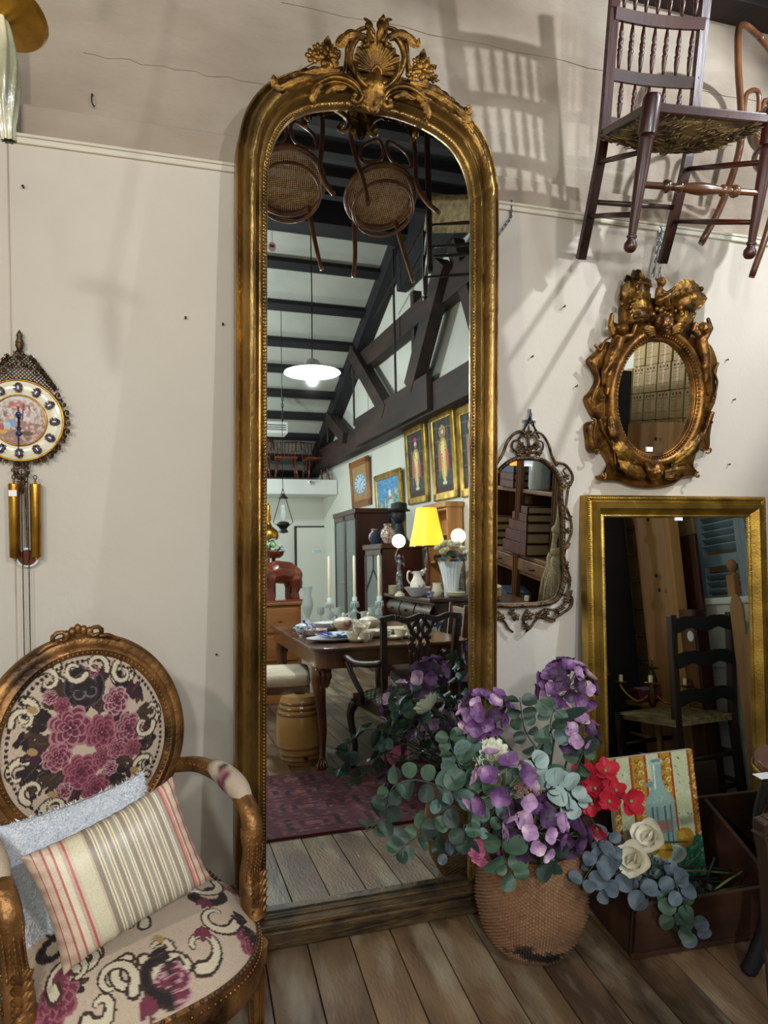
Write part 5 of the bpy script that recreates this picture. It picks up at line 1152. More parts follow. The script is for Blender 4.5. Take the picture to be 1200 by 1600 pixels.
# painting
n_=V((0,-.93,.36)).normalized(); 
tl,trr,brr=hit(938,1188,(0,1,0),1.90),hit(1068,1172,(0,1,0),1.90),hit(1111,1362,(0,1,0),1.80)
bl_=tl+(brr-trr); Wp=(trr-tl).length; Hp=(brr-trr).length; print('painting',Wp,Hp,bl_)
xa=(trr-tl).normalized(); za=(trr-brr); za=(za-xa*za.dot(xa)).normalized(); ya_=za.cross(xa)
cv=CV(150,220,'c9cfa4')
for i in range(200): cv.ell(rq.uniform(0,150),rq.uniform(0,150),rq.uniform(2,7),rq.uniform(1,3),rq.choice(['d5d9b4','bfc69a','dbe0c4']),1.5,.5)
for x0,x1 in ((-4,10),(36,62),(88,108),(140,150)):
    cv.rect(x0,0,x1,150,'c08a24'); cv.rect(x0-2,0,x0+2,150,'a4421c'); cv.rect(x1-2,0,x1+2,150,'a4421c')
    for k in range(9):
        y=8+k*17; cv.scroll((x0+x1)/2-3,y,5,k,1,'6a5a1c',1.3); cv.scroll((x0+x1)/2+3,y+6,5,k+2,-1,'d8cf90',1.3)
for k in range(60): x,y=rq.uniform(12,138),rq.uniform(4,140); cv.line(x,y,x+2,y+2,.8,'5e6a4a')
cv.rect(0,150,150,220,'2f7a58')
for i in range(420): cv.ell(rq.uniform(0,150),rq.uniform(152,220),rq.uniform(3,9),1.4,rq.choice(['3f9470','1f5f50','6aa878','245a70','4a7a3a','8fb47a']),-.7,.7)
cv.ell(75,52,17,6,'7a9a90'); P=[(68,30),(84,30),(86,58),(98,88),(104,150),(102,176),(62,176),(58,150),(62,88),(66,58)]
for k in range(60):
    y=14+k*2.75; w_=9 if y<52 else (9+ (y-52)*.55 if y<88 else 27); w_=min(w_,27); cv.ell(80,y,w_,3.2,'93b0a6')
cv.ell(80,14,13,6,'a9c2b6'); cv.ell(80,12,9,3,'6f8f88')
for x in (66,74,88,98): cv.line(x,92,x+rq.uniform(-2,2),170,1.4,rq.choice(['dfe9df','5f827e','41685f','e6efe8']))
cv.line(76,20,75,60,1.2,'dfe9df'); cv.rect(60,116,100,138,'8a7c70',.8); cv.rect(66,120,92,132,'b0674a',.7)
cv.ell(118,150,16,17,'b7861f'); cv.ell(113,145,7,8,'d3a83a'); cv.ell(84,176,34,18,'cdd6c2'); cv.ell(84,174,28,14,'9fb6a2'); cv.ell(80,166,14,16,'a8801e'); cv.ell(76,162,6,7,'cfa640'); cv.ell(60,160,11,12,'8c6a1c')
for i in range(500): cv.ell(rq.uniform(0,150),rq.uniform(0,220),rq.uniform(1,3),.8,rq.choice(['ffffff','39402c','8a7a3a']),rq.uniform(0,3),.16)
ctr=(tl+brr)/2
PT=thing('still_life_canvas','unframed canvas painting of a glass bottle and oranges standing in the crate','painting',ctr,Matrix((xa,ya_,za)).transposed().to_euler())
canvas_obj('painted_face',cv,Wp,Hp,G['paint'],PT,(0,-.0105,0)); obj('stretcher_canvas',MB().box((0,0,0),(Wp,.02,Hp)),G['cream_seat'],PT)
# magnolias
MP=mesh_of(petal_mesh(.068,.036,.45,7,6),'petal',G['petm'])
for (px,py,yy,lab,dr) in ((990,1345,1.66,'cream magnolia bloom, the lower left of two in the crate',(-.3,0,.3)),(1018,1310,1.70,'cream magnolia bloom leaning on the canvas, higher of two',(-.5,.2,.3))):
    c=at(px,py,yy); t=thing('magnolia',lab,'flower',c); e=(toeye(c)+V(dr)).normalized(); obj('stem',MB().tube(cat([V((0,0,0)),V((.05,.02,-.03)),V((.16,.03,-.05))],5),.003,6),G['stem_d'],t)
    for k,(n,tl_) in enumerate(((4,.35),(4,.75),(2,1.15))):
        for i in range(n): o=place(MP,'petal',t,(0,0,0),e,2*PI*i/n+k*.6,(1-.12*k)*.92); o.rotation_quaternion=o.rotation_quaternion@Euler((tl_,0,0)).to_quaternion()
g2='blue-grey eucalyptus branches in the crate'
for pts,n,lab,pal in (([(960,1330,1.66),(930,1350,1.63),(905,1385,1.62)],6,'branch nearest the basket, leaves mauve-tinged','leafD'),([(980,1360,1.66),(950,1375,1.63),(935,1395,1.60)],6,'branch hanging over the left front corner of the crate','leafD'),
  ([(1010,1370,1.66),(1000,1385,1.62),(1015,1405,1.60)],6,'branch over the crate front edge below the magnolias','leafD'),([(1050,1370,1.66),(1060,1390,1.61),(1075,1430,1.59),(1092,1470,1.59)],9,'longest branch, trailing down the crate front','leafD'),
  ([(940,1320,1.68),(955,1318,1.66),(945,1345,1.64)],6,'branch in shadow beneath the red flowers','leafD'),([(1060,1400,1.63),(1055,1430,1.60),(1060,1462,1.59)],5,'second trailing branch, ending in small sprigs','leafA')):
    branch('blue-grey eucalyptus '+lab,[at(*p) for p in pts],n,[pal],sc=1.0,group=g2,start=(1.52,1.80,.12))
for (px,py) in ((1025,1352),(1050,1365),(975,1325),(1080,1385),(1100,1388)):
    branch('small bushy green sprig lying in the crate, '+{1025:'under the higher magnolia',1050:'below the oranges in the painting',975:'behind the lower magnolia',1080:'at the foot of the canvas',1100:'farthest right'}[px],[at(px+8,py+6,1.70),at(px,py,1.69),at(px-8,py-4,1.69)],5,['leafA','leafC'],'green_sprig',.42,start=(1.56,1.80,.13))
for i,(a,b) in enumerate((((1040,1360),(1150,1365)),((1030,1372),(1145,1380)),((1105,1372),(1117,1340)),((1110,1395),(1160,1362)),((1050,1380),(1120,1372)),((1060,1352),(1140,1360)),((1100,1400),(1162,1385)))):
    p=at(*a,1.72); q=at(*b,1.74); o=obj('cut_stem',MB().tube([V((0,0,0)),(q-p)*.5+V((0,0,.004)),q-p],.0035,6),G['stem_d' if i%3 else 'stem'],None,smooth=True); o.location=p; tag(o,'bare cut flower stem lying in the wooden crate','stem','cut stems lying in the crate')
# ================================================================== SIDE TABLE AT THE RIGHT EDGE
ST=thing('side_table','edge of a small dark table with brass-trimmed curved top and dark cabriole legs, right edge','table',(1.785,1.415,0))
def sto(a,k=1.): return (.22*k*abs(math.cos(a))**.7*(1 if math.cos(a)>0 else -1),.20*k*abs(math.sin(a))**.7*(1 if math.sin(a)>0 else -1))
TZ=.655
def slab(z0,z1,k0=1.,k1=1.,n=48): 
    m=MB(); vs=[V((*sto(2*PI*i/n,k0),z0)) for i in range(n)]+[V((*sto(2*PI*i/n,k1),z1)) for i in range(n)]; return m.add(vs,[tuple(range(n-1,-1,-1)),tuple(range(n,2*n))]+[(i,(i+1)%n,(i+1)%n+n,i+n) for i in range(n)])
obj('tabletop',slab(TZ-.022,TZ),G['tabletop'],ST,bevel=.004); obj('brass_rim',MB().tube([V((*sto(2*PI*i/64,1.005),TZ-.026)) for i in range(64)],.005,6,closed=True),G['brass'],ST,smooth=True)
obj('apron',slab(TZ-.16,TZ-.03,.86,.88),G['darkwood'],ST); obj('apron_trim',MB().tube([V((*sto(2*PI*i/64,.885),TZ-.158)) for i in range(64)],.004,6,closed=True),G['brass'],ST,smooth=True)
obj('shelf',slab(.30,.32,.84,.84),G['darkwood'],ST,bevel=.003); obj('shelf_rim',MB().tube([V((*sto(2*PI*i/64,.845),.318)) for i in range(64)],.004,6,closed=True),G['brass'],ST,smooth=True)
for a in (PI+.55,-.55,PI-.55,.55):
    x,y=sto(a,.80); 
    P=cat([V((x,y,TZ-.05)),V((x*1.12,y*1.12,TZ-.2)),V((x*.98,y*.98,.32)),V((x*.93,y*.93,.16)),V((x*1.03,y*1.03,.05)),V((x*1.12,y*1.12,0))],5); m=MB(); m.tube(P,[.024-.012*math.sin(PI*min(1,i/18)) *.7 for i in range(len(P))],8); l=obj('leg',m,G['black'],ST,smooth=True)
    obj('brass_mount',MB().tube([p+V((-.006,-.012,0)) for p in P[1:9]],.006,6),G['brass'],l,smooth=True)
o=obj('paper_tag',MB().box((0,0,0),(.05,.03,.0015)),G['tag'],None); q=hit(1194,1212,(0,0,1),TZ+.001); o.location=q; tag(o,'small white paper tag lying on the side table at the right edge','tag')
t=thing('brass_candlestick','brass cup holding a short cream candle, cut by the right edge of the photo','candlestick',(1.64,1.46,TZ))
obj('candle',MB().lathe([(.011,.115),(.011,.150),(0,.151)],14),G['candle'],t,smooth=.6); obj('drip_pan',MB().lathe([(0,.098),(.012,.10),(.030,.104),(.034,.112),(.030,.110),(.013,.113),(.013,.125),(0,.126)],24),G['brass'],t,smooth=.7); obj('stem',MB().lathe([(.026,0),(.026,.006),(.010,.016),(.006,.05),(.010,.07),(.006,.098)],18),G['brass'],t,smooth=.7)
# ================================================================== THE SHOP BEHIND THE CAMERA (seen in the mirrors)
def lat(prof,mat,parent,c=(0,0,0),n=24,name='body',smooth=.8,sx=1,sy=1,**k): return obj(name,MB().lathe(prof,n,c=c,sx=sx,sy=sy),mat,parent,smooth=smooth,**k)
def bx(name,c,d,mat,parent,bevel=.003,R=None,**k): return obj(name,MB().box(c,d,R),mat,parent,bevel=bevel,**k)
# pendant lamp of the shop
PL=thing('pendant_lamp','lit white enamel pendant lamp hanging in the middle of the tall mirror view','lamp',(.975,-.60,2.535))
lat([(.03,.10),(.05,.09),(.07,.06),(.13,.03),(.225,-.005),(.228,-.012),(.222,-.010),(.12,.02),(.04,.06),(.0,.07)],G['white'],PL,name='enamel_shade',n=40)
obj('opal_diffuser',MB().lathe([(0,-.012),(.215,-.010),(.215,-.006),(0,-.006)],40),G['bulb'],PL); obj('cord',MB().tube([(0,0,.1),(0.004,.004,.6),(0,0,1.65)],.005,6),G['iron'],PL)
LIGHTS[0].location=(.975,-.60,2.47); PL.scale=(.9,.9,.9); LIGHTS[0].data.shadow_soft_size=.03
# rug with woven pattern
cv=CV(200,240,'3c1c22')
for d,c in ((0,'3a1822'),(6,'5a2a38'),(10,'2c1420'),(14,'6a3a48'),(17,'3e1a28'),(34,'74485a'),(37,'2c1620'),(40,'4a1e2c')): cv.rect(d,d,200-d,240-d,c)
for i in range(26):
    for (x,y) in ((24,10+i*9),(176,10+i*9)): cv.ell(x,y,5,3,'7c4656',.6); cv.ell(x,y,2,1.4,'b08a80')
for i in range(20):
    for (x,y) in ((12+i*9.5,24),(12+i*9.5,216)): cv.ell(x,y,5,3,'7c4656',.6); cv.ell(x,y,2,1.4,'b08a80')
for r_ in range(4):
    for q in range(3):
        x,y=62+q*38,66+r_*36
        for k in range(5): a=k*7; cv.rect(x-16+k*3,y-14+k*2.6,x+16-k*3,y+14-k*2.6,['562a34','2a161c','642f38','34182a','7a443f'][k])
for i in range(1800): x,y=rq.uniform(20,180),rq.uniform(44,196); cv.rect(x,y,x+2,y+2,rq.choice(['7a4450','30182a','5c2c3c','8a5a5c']),.6)
RG=thing('persian_rug','worn dark red patterned rug on the boards, seen low in the tall mirror','rug',(.95,.835,0),(0,0,.02))
mb=MB(); mb.grid(lambda u,v: V(((u-.5)*1.9,(v-.5)*.86,.012)),200,120); U,Vv=np.meshgrid(np.linspace(0,1,200),np.linspace(0,1,120)); obj('pile',mb,G['rugm'],RG,cols=cv.sample(U.ravel(),Vv.ravel()*.62+.2)); bx('backing',(0,0,.006),(1.9,.86,.010),G['redbox'],RG,0)
# stoneware barrel
BRL=thing('stoneware_barrel','banded brown stoneware spirit barrel on the floor in front of the table leg','barrel',(.715,.15,0)); BRL.scale=(1.22,1.22,1.0)
prb=[(.085,0),(.095,.02),(.112,.10),(.118,.19),(.113,.28),(.098,.36),(.090,.385),(.03,.39),(.025,.38),(0,.38)]
lat(prb,G['stone1'],BRL,n=32,name='barrel_body')
for z in (.03,.06,.10,.285,.315,.345): 
    r=np.interp(z,[p[1] for p in prb[:7]],[p[0] for p in prb[:7]]); obj('brown_band',MB().lathe([(r-.002,z-.009),(r+.0025,z-.006),(r+.0025,z+.006),(r-.002,z+.009)],32),G['stone2'],BRL,smooth=True)
o=obj('tap_hole',MB().tube([(0,.108,.05),(0,.122,.05)],.010,10),G['black'],BRL)
# dining table
DT=thing('dining_table','polished walnut dining table with carved cabriole legs, laid with crockery','table',(0,0,0)); X0,X1,Y0,Y1,TT=.72,1.66,-1.15,.54,.69
def rr_poly(x0,x1,y0,y1,r,n=6):
    P=[]
    for cx_,cy_,a in ((x1-r,y1-r,0),(x0+r,y1-r,PI/2),(x0+r,y0+r,PI),(x1-r,y0+r,1.5*PI)):
        for i in range(n+1): P.append((cx_+r*math.cos(a+i*PI/2/n),cy_+r*math.sin(a+i*PI/2/n)))
    return P
def plate_mb(P,z0,z1):
    n=len(P); return MB().add([V((*p,z0)) for p in P]+[V((*p,z1)) for p in P],[tuple(range(n-1,-1,-1)),tuple(range(n,2*n))]+[(i,(i+1)%n,(i+1)%n+n,i+n) for i in range(n)])
obj('tabletop',plate_mb(rr_poly(X0,X1,Y0,Y1,.11),TT-.022,TT),G['walnut'],DT,bevel=.006); obj('apron',plate_mb(rr_poly(X0+.025,X1-.025,Y0+.025,Y1-.025,.10),TT-.115,TT-.022),G['walnut'],DT,bevel=.002)
for (x,y,sx,sy) in ((X0+.08,Y1-.20,-1,1),(X1-.1,Y1-.14,1,1),(X0+.1,Y0+.14,-1,-1),(X1-.1,Y0+.14,1,-1)):
    P=cat([V((x,y,TT-.06)),V((x+sx*.02,y+sy*.02,TT-.17)),V((x+sx*.012,y+sy*.012,TT-.30)),V((x-sx*.004,y-sy*.004,.22)),V((x,y,.09)),V((x+sx*.012,y+sy*.02,.03)),V((x+sx*.014,y+sy*.025,.012))],6)
    m=MB(); m.tube(P,[np.interp(i,[0,6,14,22,29,33,36],[.046,.044,.030,.019,.017,.026,.030]) for i in range(len(P))],10); l=obj('leg',m,G['walnut'],DT,smooth=True)
    q=MB().ball((x+sx*.014,y+sy*.03,.026),(.034,.036,.026),12,8)
    for k in range(4): q.tube([V((x,y,.07)),V((x+sx*.014+(k-1.5)*.017,y+sy*.06,.035)),V((x+sx*.014+(k-1.5)*.02,y+sy*.066,.008))],.007,6)
    obj('claw_foot',q,G['walnut'],l,smooth=True)
    q=MB()
    for k in range(3): acanthus(q,[V((x+(k-1)*.03,y+sy*.045,TT-.12)),V((x+(k-1)*.028,y+sy*.06,TT-.17)),V((x+(k-1)*.016,y+sy*.045,TT-.24))],.016,3,.010,nrm=V((0,sy,0)))
    obj('knee_carving',q,G['walnut'],l,smooth=True)
# pierced splat armchair at the table
CC=thing('splat_armchair','carved mahogany armchair with pierced splat back, drawn up to the dining table','chair',(1.18,.66,0),(0,0,-.06))
# local +y is the back (towards the tall mirror)
bw=.205
for s in(-1,1):
    m=MB(); P=cat([V((s*.185,.26,0)),V((s*.185,.215,.20)),V((s*.185,.195,.44)),V((s*.195,.215,.62)),V((s*bw,.245,.83)),V((s*(bw+.012),.25,.862))],5)
    for a,b in zip(P[:-1],P[1:]): m.bar(a-(b-a)*.06,b+(b-a)*.06,.030,.026,up=(0,1,0))
    obj('back_post',m,G['darkwood'],CC)
    P=cat([V((s*.20,-.22,.38)),V((s*.225,-.24,.30)),V((s*.205,-.225,.14)),V((s*.215,-.25,.02))],5); l=obj('front_leg',MB().tube(P,[.028-.013*min(1,i/12) for i in range(len(P))],8),G['darkwood'],CC,smooth=True); obj('claw_foot',MB().ball((s*.215,-.255,.022),(.024,.028,.022),10,8),G['darkwood'],l,smooth=True)
    P=cat([V((s*bw,.22,.645)),V((s*.25,.12,.630)),V((s*.275,.0,.625)),V((s*.285,-.10,.64)),V((s*.28,-.15,.63)),V((s*.275,-.155,.61))],5); obj('arm',MB().tube(P,.017,8),G['darkwood'],CC,smooth=True)
    obj('arm_support',MB().tube(cat([V((s*.28,-.12,.62)),V((s*.265,-.06,.54)),V((s*.235,-.02,.46)),V((s*.22,-.05,.40))],5),.015,8),G['darkwood'],CC,smooth=True)
m=MB(); P=cat([V((-bw-.02,.25,.862)),V((-.15,.255,.872)),V((-.09,.255,.855)),V((-.05,.255,.862)),V((0,.255,.875)),V((.05,.255,.862)),V((.09,.255,.855)),V((.15,.255,.872)),V((bw+.02,.25,.862))],5)
for a,b in zip(P[:-1],P[1:]): m.bar(a,b,.026,.030,up=(0,0,1))
obj('crest_rail',m,G['darkwood'],CC,bevel=.003)
m=MB()
def sp_(pts,w_=.011): 
    for s in(-1,1): m.tube(cat([V((s*x,.245-.06*(.85-z)/.4,z)) for x,z in pts],6),w_,6,el=.6,up=(0,1,0))
sp_([(.075,.85),(.055,.81),(.03,.775),(.045,.735),(.02,.70),(.030,.66),(.022,.56),(.035,.47)]); sp_([(.012,.86),(.045,.82),(.05,.79),(.012,.765),(.0,.735),(.03,.70),(.05,.71),(.062,.735)]); sp_([(.03,.86),(.012,.82),(.012,.79),(.035,.765),(.06,.76)]); sp_([(.008,.72),(.012,.62),(.008,.47)]); sp_([(.05,.56),(.045,.64),(.05,.70)])
obj('pierced_splat',m,G['darkwood'],CC,smooth=True)
P=[(-.205,-.25),(.205,-.25),(.19,.20),(-.19,.20)]; n=4
obj('seat_frame',MB().add([V((*p,.36)) for p in P]+[V((*p,.42)) for p in P],[(3,2,1,0),(4,5,6,7)]+[(i,(i+1)%4,(i+1)%4+4,i+4) for i in range(4)]),G['darkwood'],CC,bevel=.004)
cv=CV(120,120,'4c5350')
for i in range(15):
    for j in range(15): cv.ell(4+i*8+(j%2)*4,4+j*8,1.8,1.5,'c6c0a8')
mb=MB(); mb.grid(lambda u,v: V((lerp(-1,1,u)*lerp(.20,.185,v),lerp(-.245,.19,v),.40+.055*(1-(2*u-1)**6)*(1-(2*v-1)**6))),120,120); U,Vv=np.meshgrid(np.linspace(0,1,120),np.linspace(0,1,120)); obj('dotted_seat_pad',mb,G['rugm'],CC,smooth=True,cols=cv.sample(U.ravel(),Vv.ravel()))
# side chairs with pale seats
def sidechair(label,loc,rot,mat,group=None):
    t=thing('side_chair',label,'chair',loc,rot,group)
    obj('seat',MB().box((0,0,.40),(.42,.40,.07)),mat,t,bevel=.03,smooth=True); obj('seat_rail',MB().box((0,0,.355),(.41,.39,.04)),G['walnut'],t,bevel=.004)
    for s in(-1,1):
        m=MB(); P=cat([V((s*.18,.22,0)),V((s*.18,.19,.38)),V((s*.19,.24,.86))],5)
        for a,b in zip(P[:-1],P[1:]): m.bar(a-(b-a)*.05,b+(b-a)*.05,.03,.03,up=(0,1,0))
        obj('back_post',m,G['walnut'],t); obj('leg',MB().tube(cat([V((s*.18,-.17,.35)),V((s*.195,-.18,.25)),V((s*.185,-.175,0))],4),[.022]*4+[.014]*5,8),G['walnut'],t,smooth=True)
    for z in (.60,.82): obj('back_rail',MB().bar((-.19,.215+(z-.38)*.06,z),(.19,.215+(z-.38)*.06,z),.02,.05),G['walnut'],t,bevel=.004)
    return t
sidechair('walnut side chair with pale padded seat on the left of the dining table',(.60,-.12,0),(0,0,1.75),G['cream_seat']).scale=(1.12,1.12,1.14)
sidechair('second pale-seated walnut chair pushed in under the dining table',(1.55,.02,0),(0,0,-1.4),G['seatcl'])
# crockery on the table
def dish(label,name,cat_,prof,mat,loc,n=28,group=None,sx=1,sy=1,extra=None):
    t=thing(name,label,cat_,loc,group=group); lat(prof,mat,t,n=n,sx=sx,sy=sy)
    if extra: extra(t)
    return t
platep=lambda r:[(0,.004),(r*.6,.004),(r*.95,.018),(r,.020),(r*.95,.014),(r*.6,0),(0,0)]
tz=TT+.001
dish('large blue-rimmed white meat platter at the near end of the table','platter','plate',platep(.16),G['china'],(.905,.20,tz),36,sy=.8)
dish('top platter of the pair, blue and white, at the near end of the table','platter','plate',platep(.13),G['blue'],(.93,.18,tz+.020),36,sy=.8)
g='stacked floral plates on the table'
for (x,y,nn,mt,r,lab) in ((.86,-.12,3,'floralchina',.085,'rose patterned plate in the stack beside the blue jar'),(1.18,.12,3,'cream',.09,'cream plate in the stack behind the splat chair'),(1.02,-.45,4,'china',.10,'white plate in the stack at the middle of the table'),(1.35,.02,3,'cream',.09,'cream plate in the right-hand stack on the table')):
    for k in range(nn): dish(lab,'plate','plate',platep(r),G[mt],(x,y,tz+k*.010),24,g)
def tureen(label,loc,mat,sc=1.):
    def ex(t):
        l=obj('lid',MB().lathe([(.062,.055),(.050,.07),(.02,.082),(.0,.083)],24),G[mat],t,smooth=True); obj('lid_knob',MB().ball((0,0,.094),(.010,.010,.013),10,8),G[mat],l,smooth=True)
        for s in(-1,1): obj('handle',MB().tube([V((s*(.058+.016*math.sin(a)),0,.04+.014*math.cos(a))) for a in [i*PI/6 for i in range(7)]],.004,6),G[mat],t,smooth=True)
    t=dish(label,'tureen','tureen',[(0,0),(.035,0),(.032,.01),(.058,.03),(.065,.055),(.06,.055),(.0,.05)],G[mat],loc,extra=ex); t.scale=(sc,)*3; return t
tureen('cream lidded tureen left of the splat chair back',(1.10,-.30,tz),'floralchina',1.15); tureen('cream lidded tureen behind the splat chair back',(1.26,-.25,tz),'cream',1.15)
tureen('blue and white lidded jar at the left end of the table',(.80,-.14,tz),'blue',1.0)
def cup(label,loc,mat,rz=0,tip=0):
    def ex(t): obj('handle',MB().tube([V((.034+.016*math.sin(a),0,.03+.015*math.cos(a))) for a in [i*PI/6 for i in range(7)]],.003,6),G[mat],t,smooth=True)
    t=dish(label,'teacup','cup',[(0,0),(.018,0),(.02,.008),(.034,.03),(.040,.055),(.037,.055),(.03,.03),(0,.012)],G[mat],loc,20,'rose teacups on the table',extra=ex); t.rotation_euler=(tip,0,rz)
for i,(x,y,z) in enumerate(((1.00,.30,0),(1.06,.34,0),(1.02,.33,.045),(1.10,.28,0),(1.20,.30,.0),(1.30,.28,0),(1.38,.25,0),(1.12,.10,.04),(1.42,.1,0))): cup('rose patterned teacup standing among the crockery near the table front',(x,y,tz+z),'floralchina',i*1.3,.3 if z else 0)
for i,(x,y) in enumerate(((1.02,.32),(1.25,.30),(1.36,.26))): dish('small gilt-edged saucer under the teacups','saucer','plate',platep(.06),G['cream'],(x,y,tz-.0005),20,'saucers under the teacups')
# glass candelabrum with candles
CL=thing('glass_candelabrum','glass candelabrum with three tall cream candles at the far end of the table','candelabrum',(1.36,-.95,tz))
lat([(.06,0),(.05,.01),(.015,.02),(.012,.06),(.024,.08),(.012,.10),(.014,.15),(.022,.16),(.0,.17)],G['crystal'],CL,name='stem')
for i,x in enumerate((-.20,0,.20)):
    if x: obj('arm',MB().tube(cat([V((0,0,.08)),V((x*.5,0,.05)),V((x*.9,0,.07)),V((x,0,.13))],5),.007,8),G['crystal'],CL,smooth=True)
    cp=obj('candle_cup',MB().lathe([(.012,.12),(.035,.15),(.018,.155),(.020,.19),(0,.19)],16,c=(x,0,0)),G['crystal'],CL,smooth=True); obj('candle',MB().lathe([(.011,.185),(.010,.50),(.002,.51),(.0,.515)],12,c=(x,0,0)),G['candle'],cp,smooth=.8)
    m=MB()
    for k in range(10): a=2*PI*k/10; m.ball((x+.033*math.cos(a),.033*math.sin(a),.125),(.004,.004,.018),6,5)
    obj('drops',m,G['crystal'],CL,smooth=True,stuff=True)
for i,(x,y,h) in enumerate(((1.12,-.75,.10),(1.2,-.85,.12),(1.27,-.72,.09),(1.42,-.7,.12),(1.50,-.8,.10),(1.08,-.9,.13),(1.18,-.68,.08),(1.34,-.62,.10))):
    dish('clear crystal glass standing below the three candles','drinking_glass','glass',[(.026,0),(.004,.006),(.004,h*.45),(.026,h*.6),(.028,h),(.026,h),(.022,h*.6),(0,h*.5)],G['crystal'],(x,y,tz),16,'crystal glasses on the table')
dish('clear glass hurricane chimney left of the candles','hurricane_glass','glass',[(.04,0),(.03,.01),(.012,.04),(.03,.08),(.045,.14),(.028,.22),(.04,.28),(.037,.28),(.025,.22),(.042,.14),(0,.08)],G['crystal'],(1.0,-1.0,tz),24)
# chest with the carved elephant
CH=thing('pine_chest','honey-coloured wooden chest at the left with the carved elephant on it','chest',(.72,-1.72,0))
bx('carcass',(0,0,.40),(.66,.42,.80),G['pine_w'],CH,.006); bx('chest_top',(0,0,.815),(.70,.46,.03),G['pine_w'],CH,.008)
for z in (.2,.45,.68): d_=bx('drawer',(0,.214,z),(.60,.012,.20),G['pine_w'],CH,.004); obj('knob',MB().ball((-.15,.228,z),.012,8,6).ball((.15,.228,z),.012,8,6),G['brass'],d_)
EL=MB(); 
def tb(pts,rs,n=10): EL.tube([V(p) for p in pts],rs,n); [EL.ball(p,r,10,8) for p,r in zip(pts,rs)]
# standing elephant, head to the left (-x), rump to the right
tb([(-.10,0,.20),(-.02,0,.215),(.07,0,.205),(.12,0,.185)],[.072,.085,.085,.072]); tb([(-.10,0,.22),(-.17,0,.235),(-.20,0,.215)],[.065,.056,.045]); tb([(-.21,0,.20),(-.245,0,.15),(-.25,0,.09),(-.235,0,.05),(-.255,0,.03)],[.034,.024,.018,.014,.011])
for (x,y) in ((-.09,.04),(-.09,-.04)): tb([(x,y,.17),(x-.005,y,.10),(x,y,.02)],[.042,.030,.032])
for (x,y) in ((.11,.042),(.10,-.042)): tb([(x,y,.16),(x+.012,y,.10),(x,y,.06),(x+.006,y,.02)],[.050,.036,.027,.031])
EL.ball((-.155,.06,.21),(.045,.014,.06),10,8); EL.ball((-.155,-.06,.21),(.045,.014,.06),10,8); tb([(.18,0,.20),(.195,0,.13),(.19,0,.09)],[.010,.006,.009])
ET=thing('elephant_figure','polished red-brown carved wooden elephant on the chest, rump to the right','figurine',(.885,-1.62,.832),(0,0,-.35))
ET.scale=(1.15,1.15,1.15)
obj('elephant_body',blobmesh(EL,.008,3),G['ele'],ET,smooth=True); bx('plinth',(-.04,0,-.0),(.40,.14,.02),G['ele'],ET,.004)
for s in(-1,1): obj('tusk',MB().tube([(-.215,s*.03,.18),(-.25,s*.035,.15),(-.275,s*.035,.155)],[.007,.005,.001],6),G['cream'],ET,smooth=True)
PP=thing('potted_plant','pale green artificial plant in a brown bowl above the carved elephant','plant',(.86,-1.75,1.215)); 
lat([(.05,-.02),(.08,.0),(.10,.04),(.09,.04),(0,.03)],G['ele'],PP,name='bowl')
for i in range(60):
    a=rf.uniform(0,6.3); e=rf.uniform(.1,1.4); d=V((math.cos(a)*math.cos(e),math.sin(a)*math.cos(e),math.sin(e))); place(rf.choice(LF['leafE' if i%3 else 'leafL']),'leaf',PP,V((0,0,.04))+d*rf.uniform(.03,.10),d,rf.uniform(0,6),.8)
bx('shelf_stand',(0,0,-.19),(.03,.03,.34),G['darkwood'],PP,0)
BLm=thing('brass_table_lamp','tall brass oil-lamp base with curved arm, at the left edge of the tall mirror','lamp',(.845,-1.95,1.36))
lat([(.06,-.54),(.06,-.52),(.012,-.50),(.012,-.02),(.02,0),(.08,.0),(.095,.03),(.085,.08),(.04,.12),(.022,.16),(.03,.20),(.018,.24),(.022,.30),(.006,.33)],G['brass'],BLm); obj('arm',MB().tube(cat([V((0,0,.26)),V((-.04,0,.33)),V((-.10,0,.34)),V((-.13,0,.30))],5),.005,6),G['brass'],BLm,smooth=True)
OL=thing('hanging_oil_lamp','small dark oil lamp hanging in a wire frame above the plant','lamp',(.99,-2.0,1.50))
m=MB(); 
for s in(-1,1): m.tube([V((0,0,.33)),V((s*.09,0,.02)),V((s*.05,0,-.01))],.004,6)
m.tube([V((0,0,.33)),V((0,0,2.0))],.003,6)
obj('wire_frame',m,G['iron'],OL,smooth=True); lat([(.05,.24),(.02,.27),(.0,.29)],G['iron'],OL,name='smoke_bell'); lat([(0,-.08),(.05,-.07),(.03,-.04),(.06,0),(.05,.02),(.02,.03),(0,.03)],G['iron'],OL,name='font'); lat([(.015,.03),(.03,.07),(.018,.14),(.02,.18)],G['crystal'],OL,name='chimney')
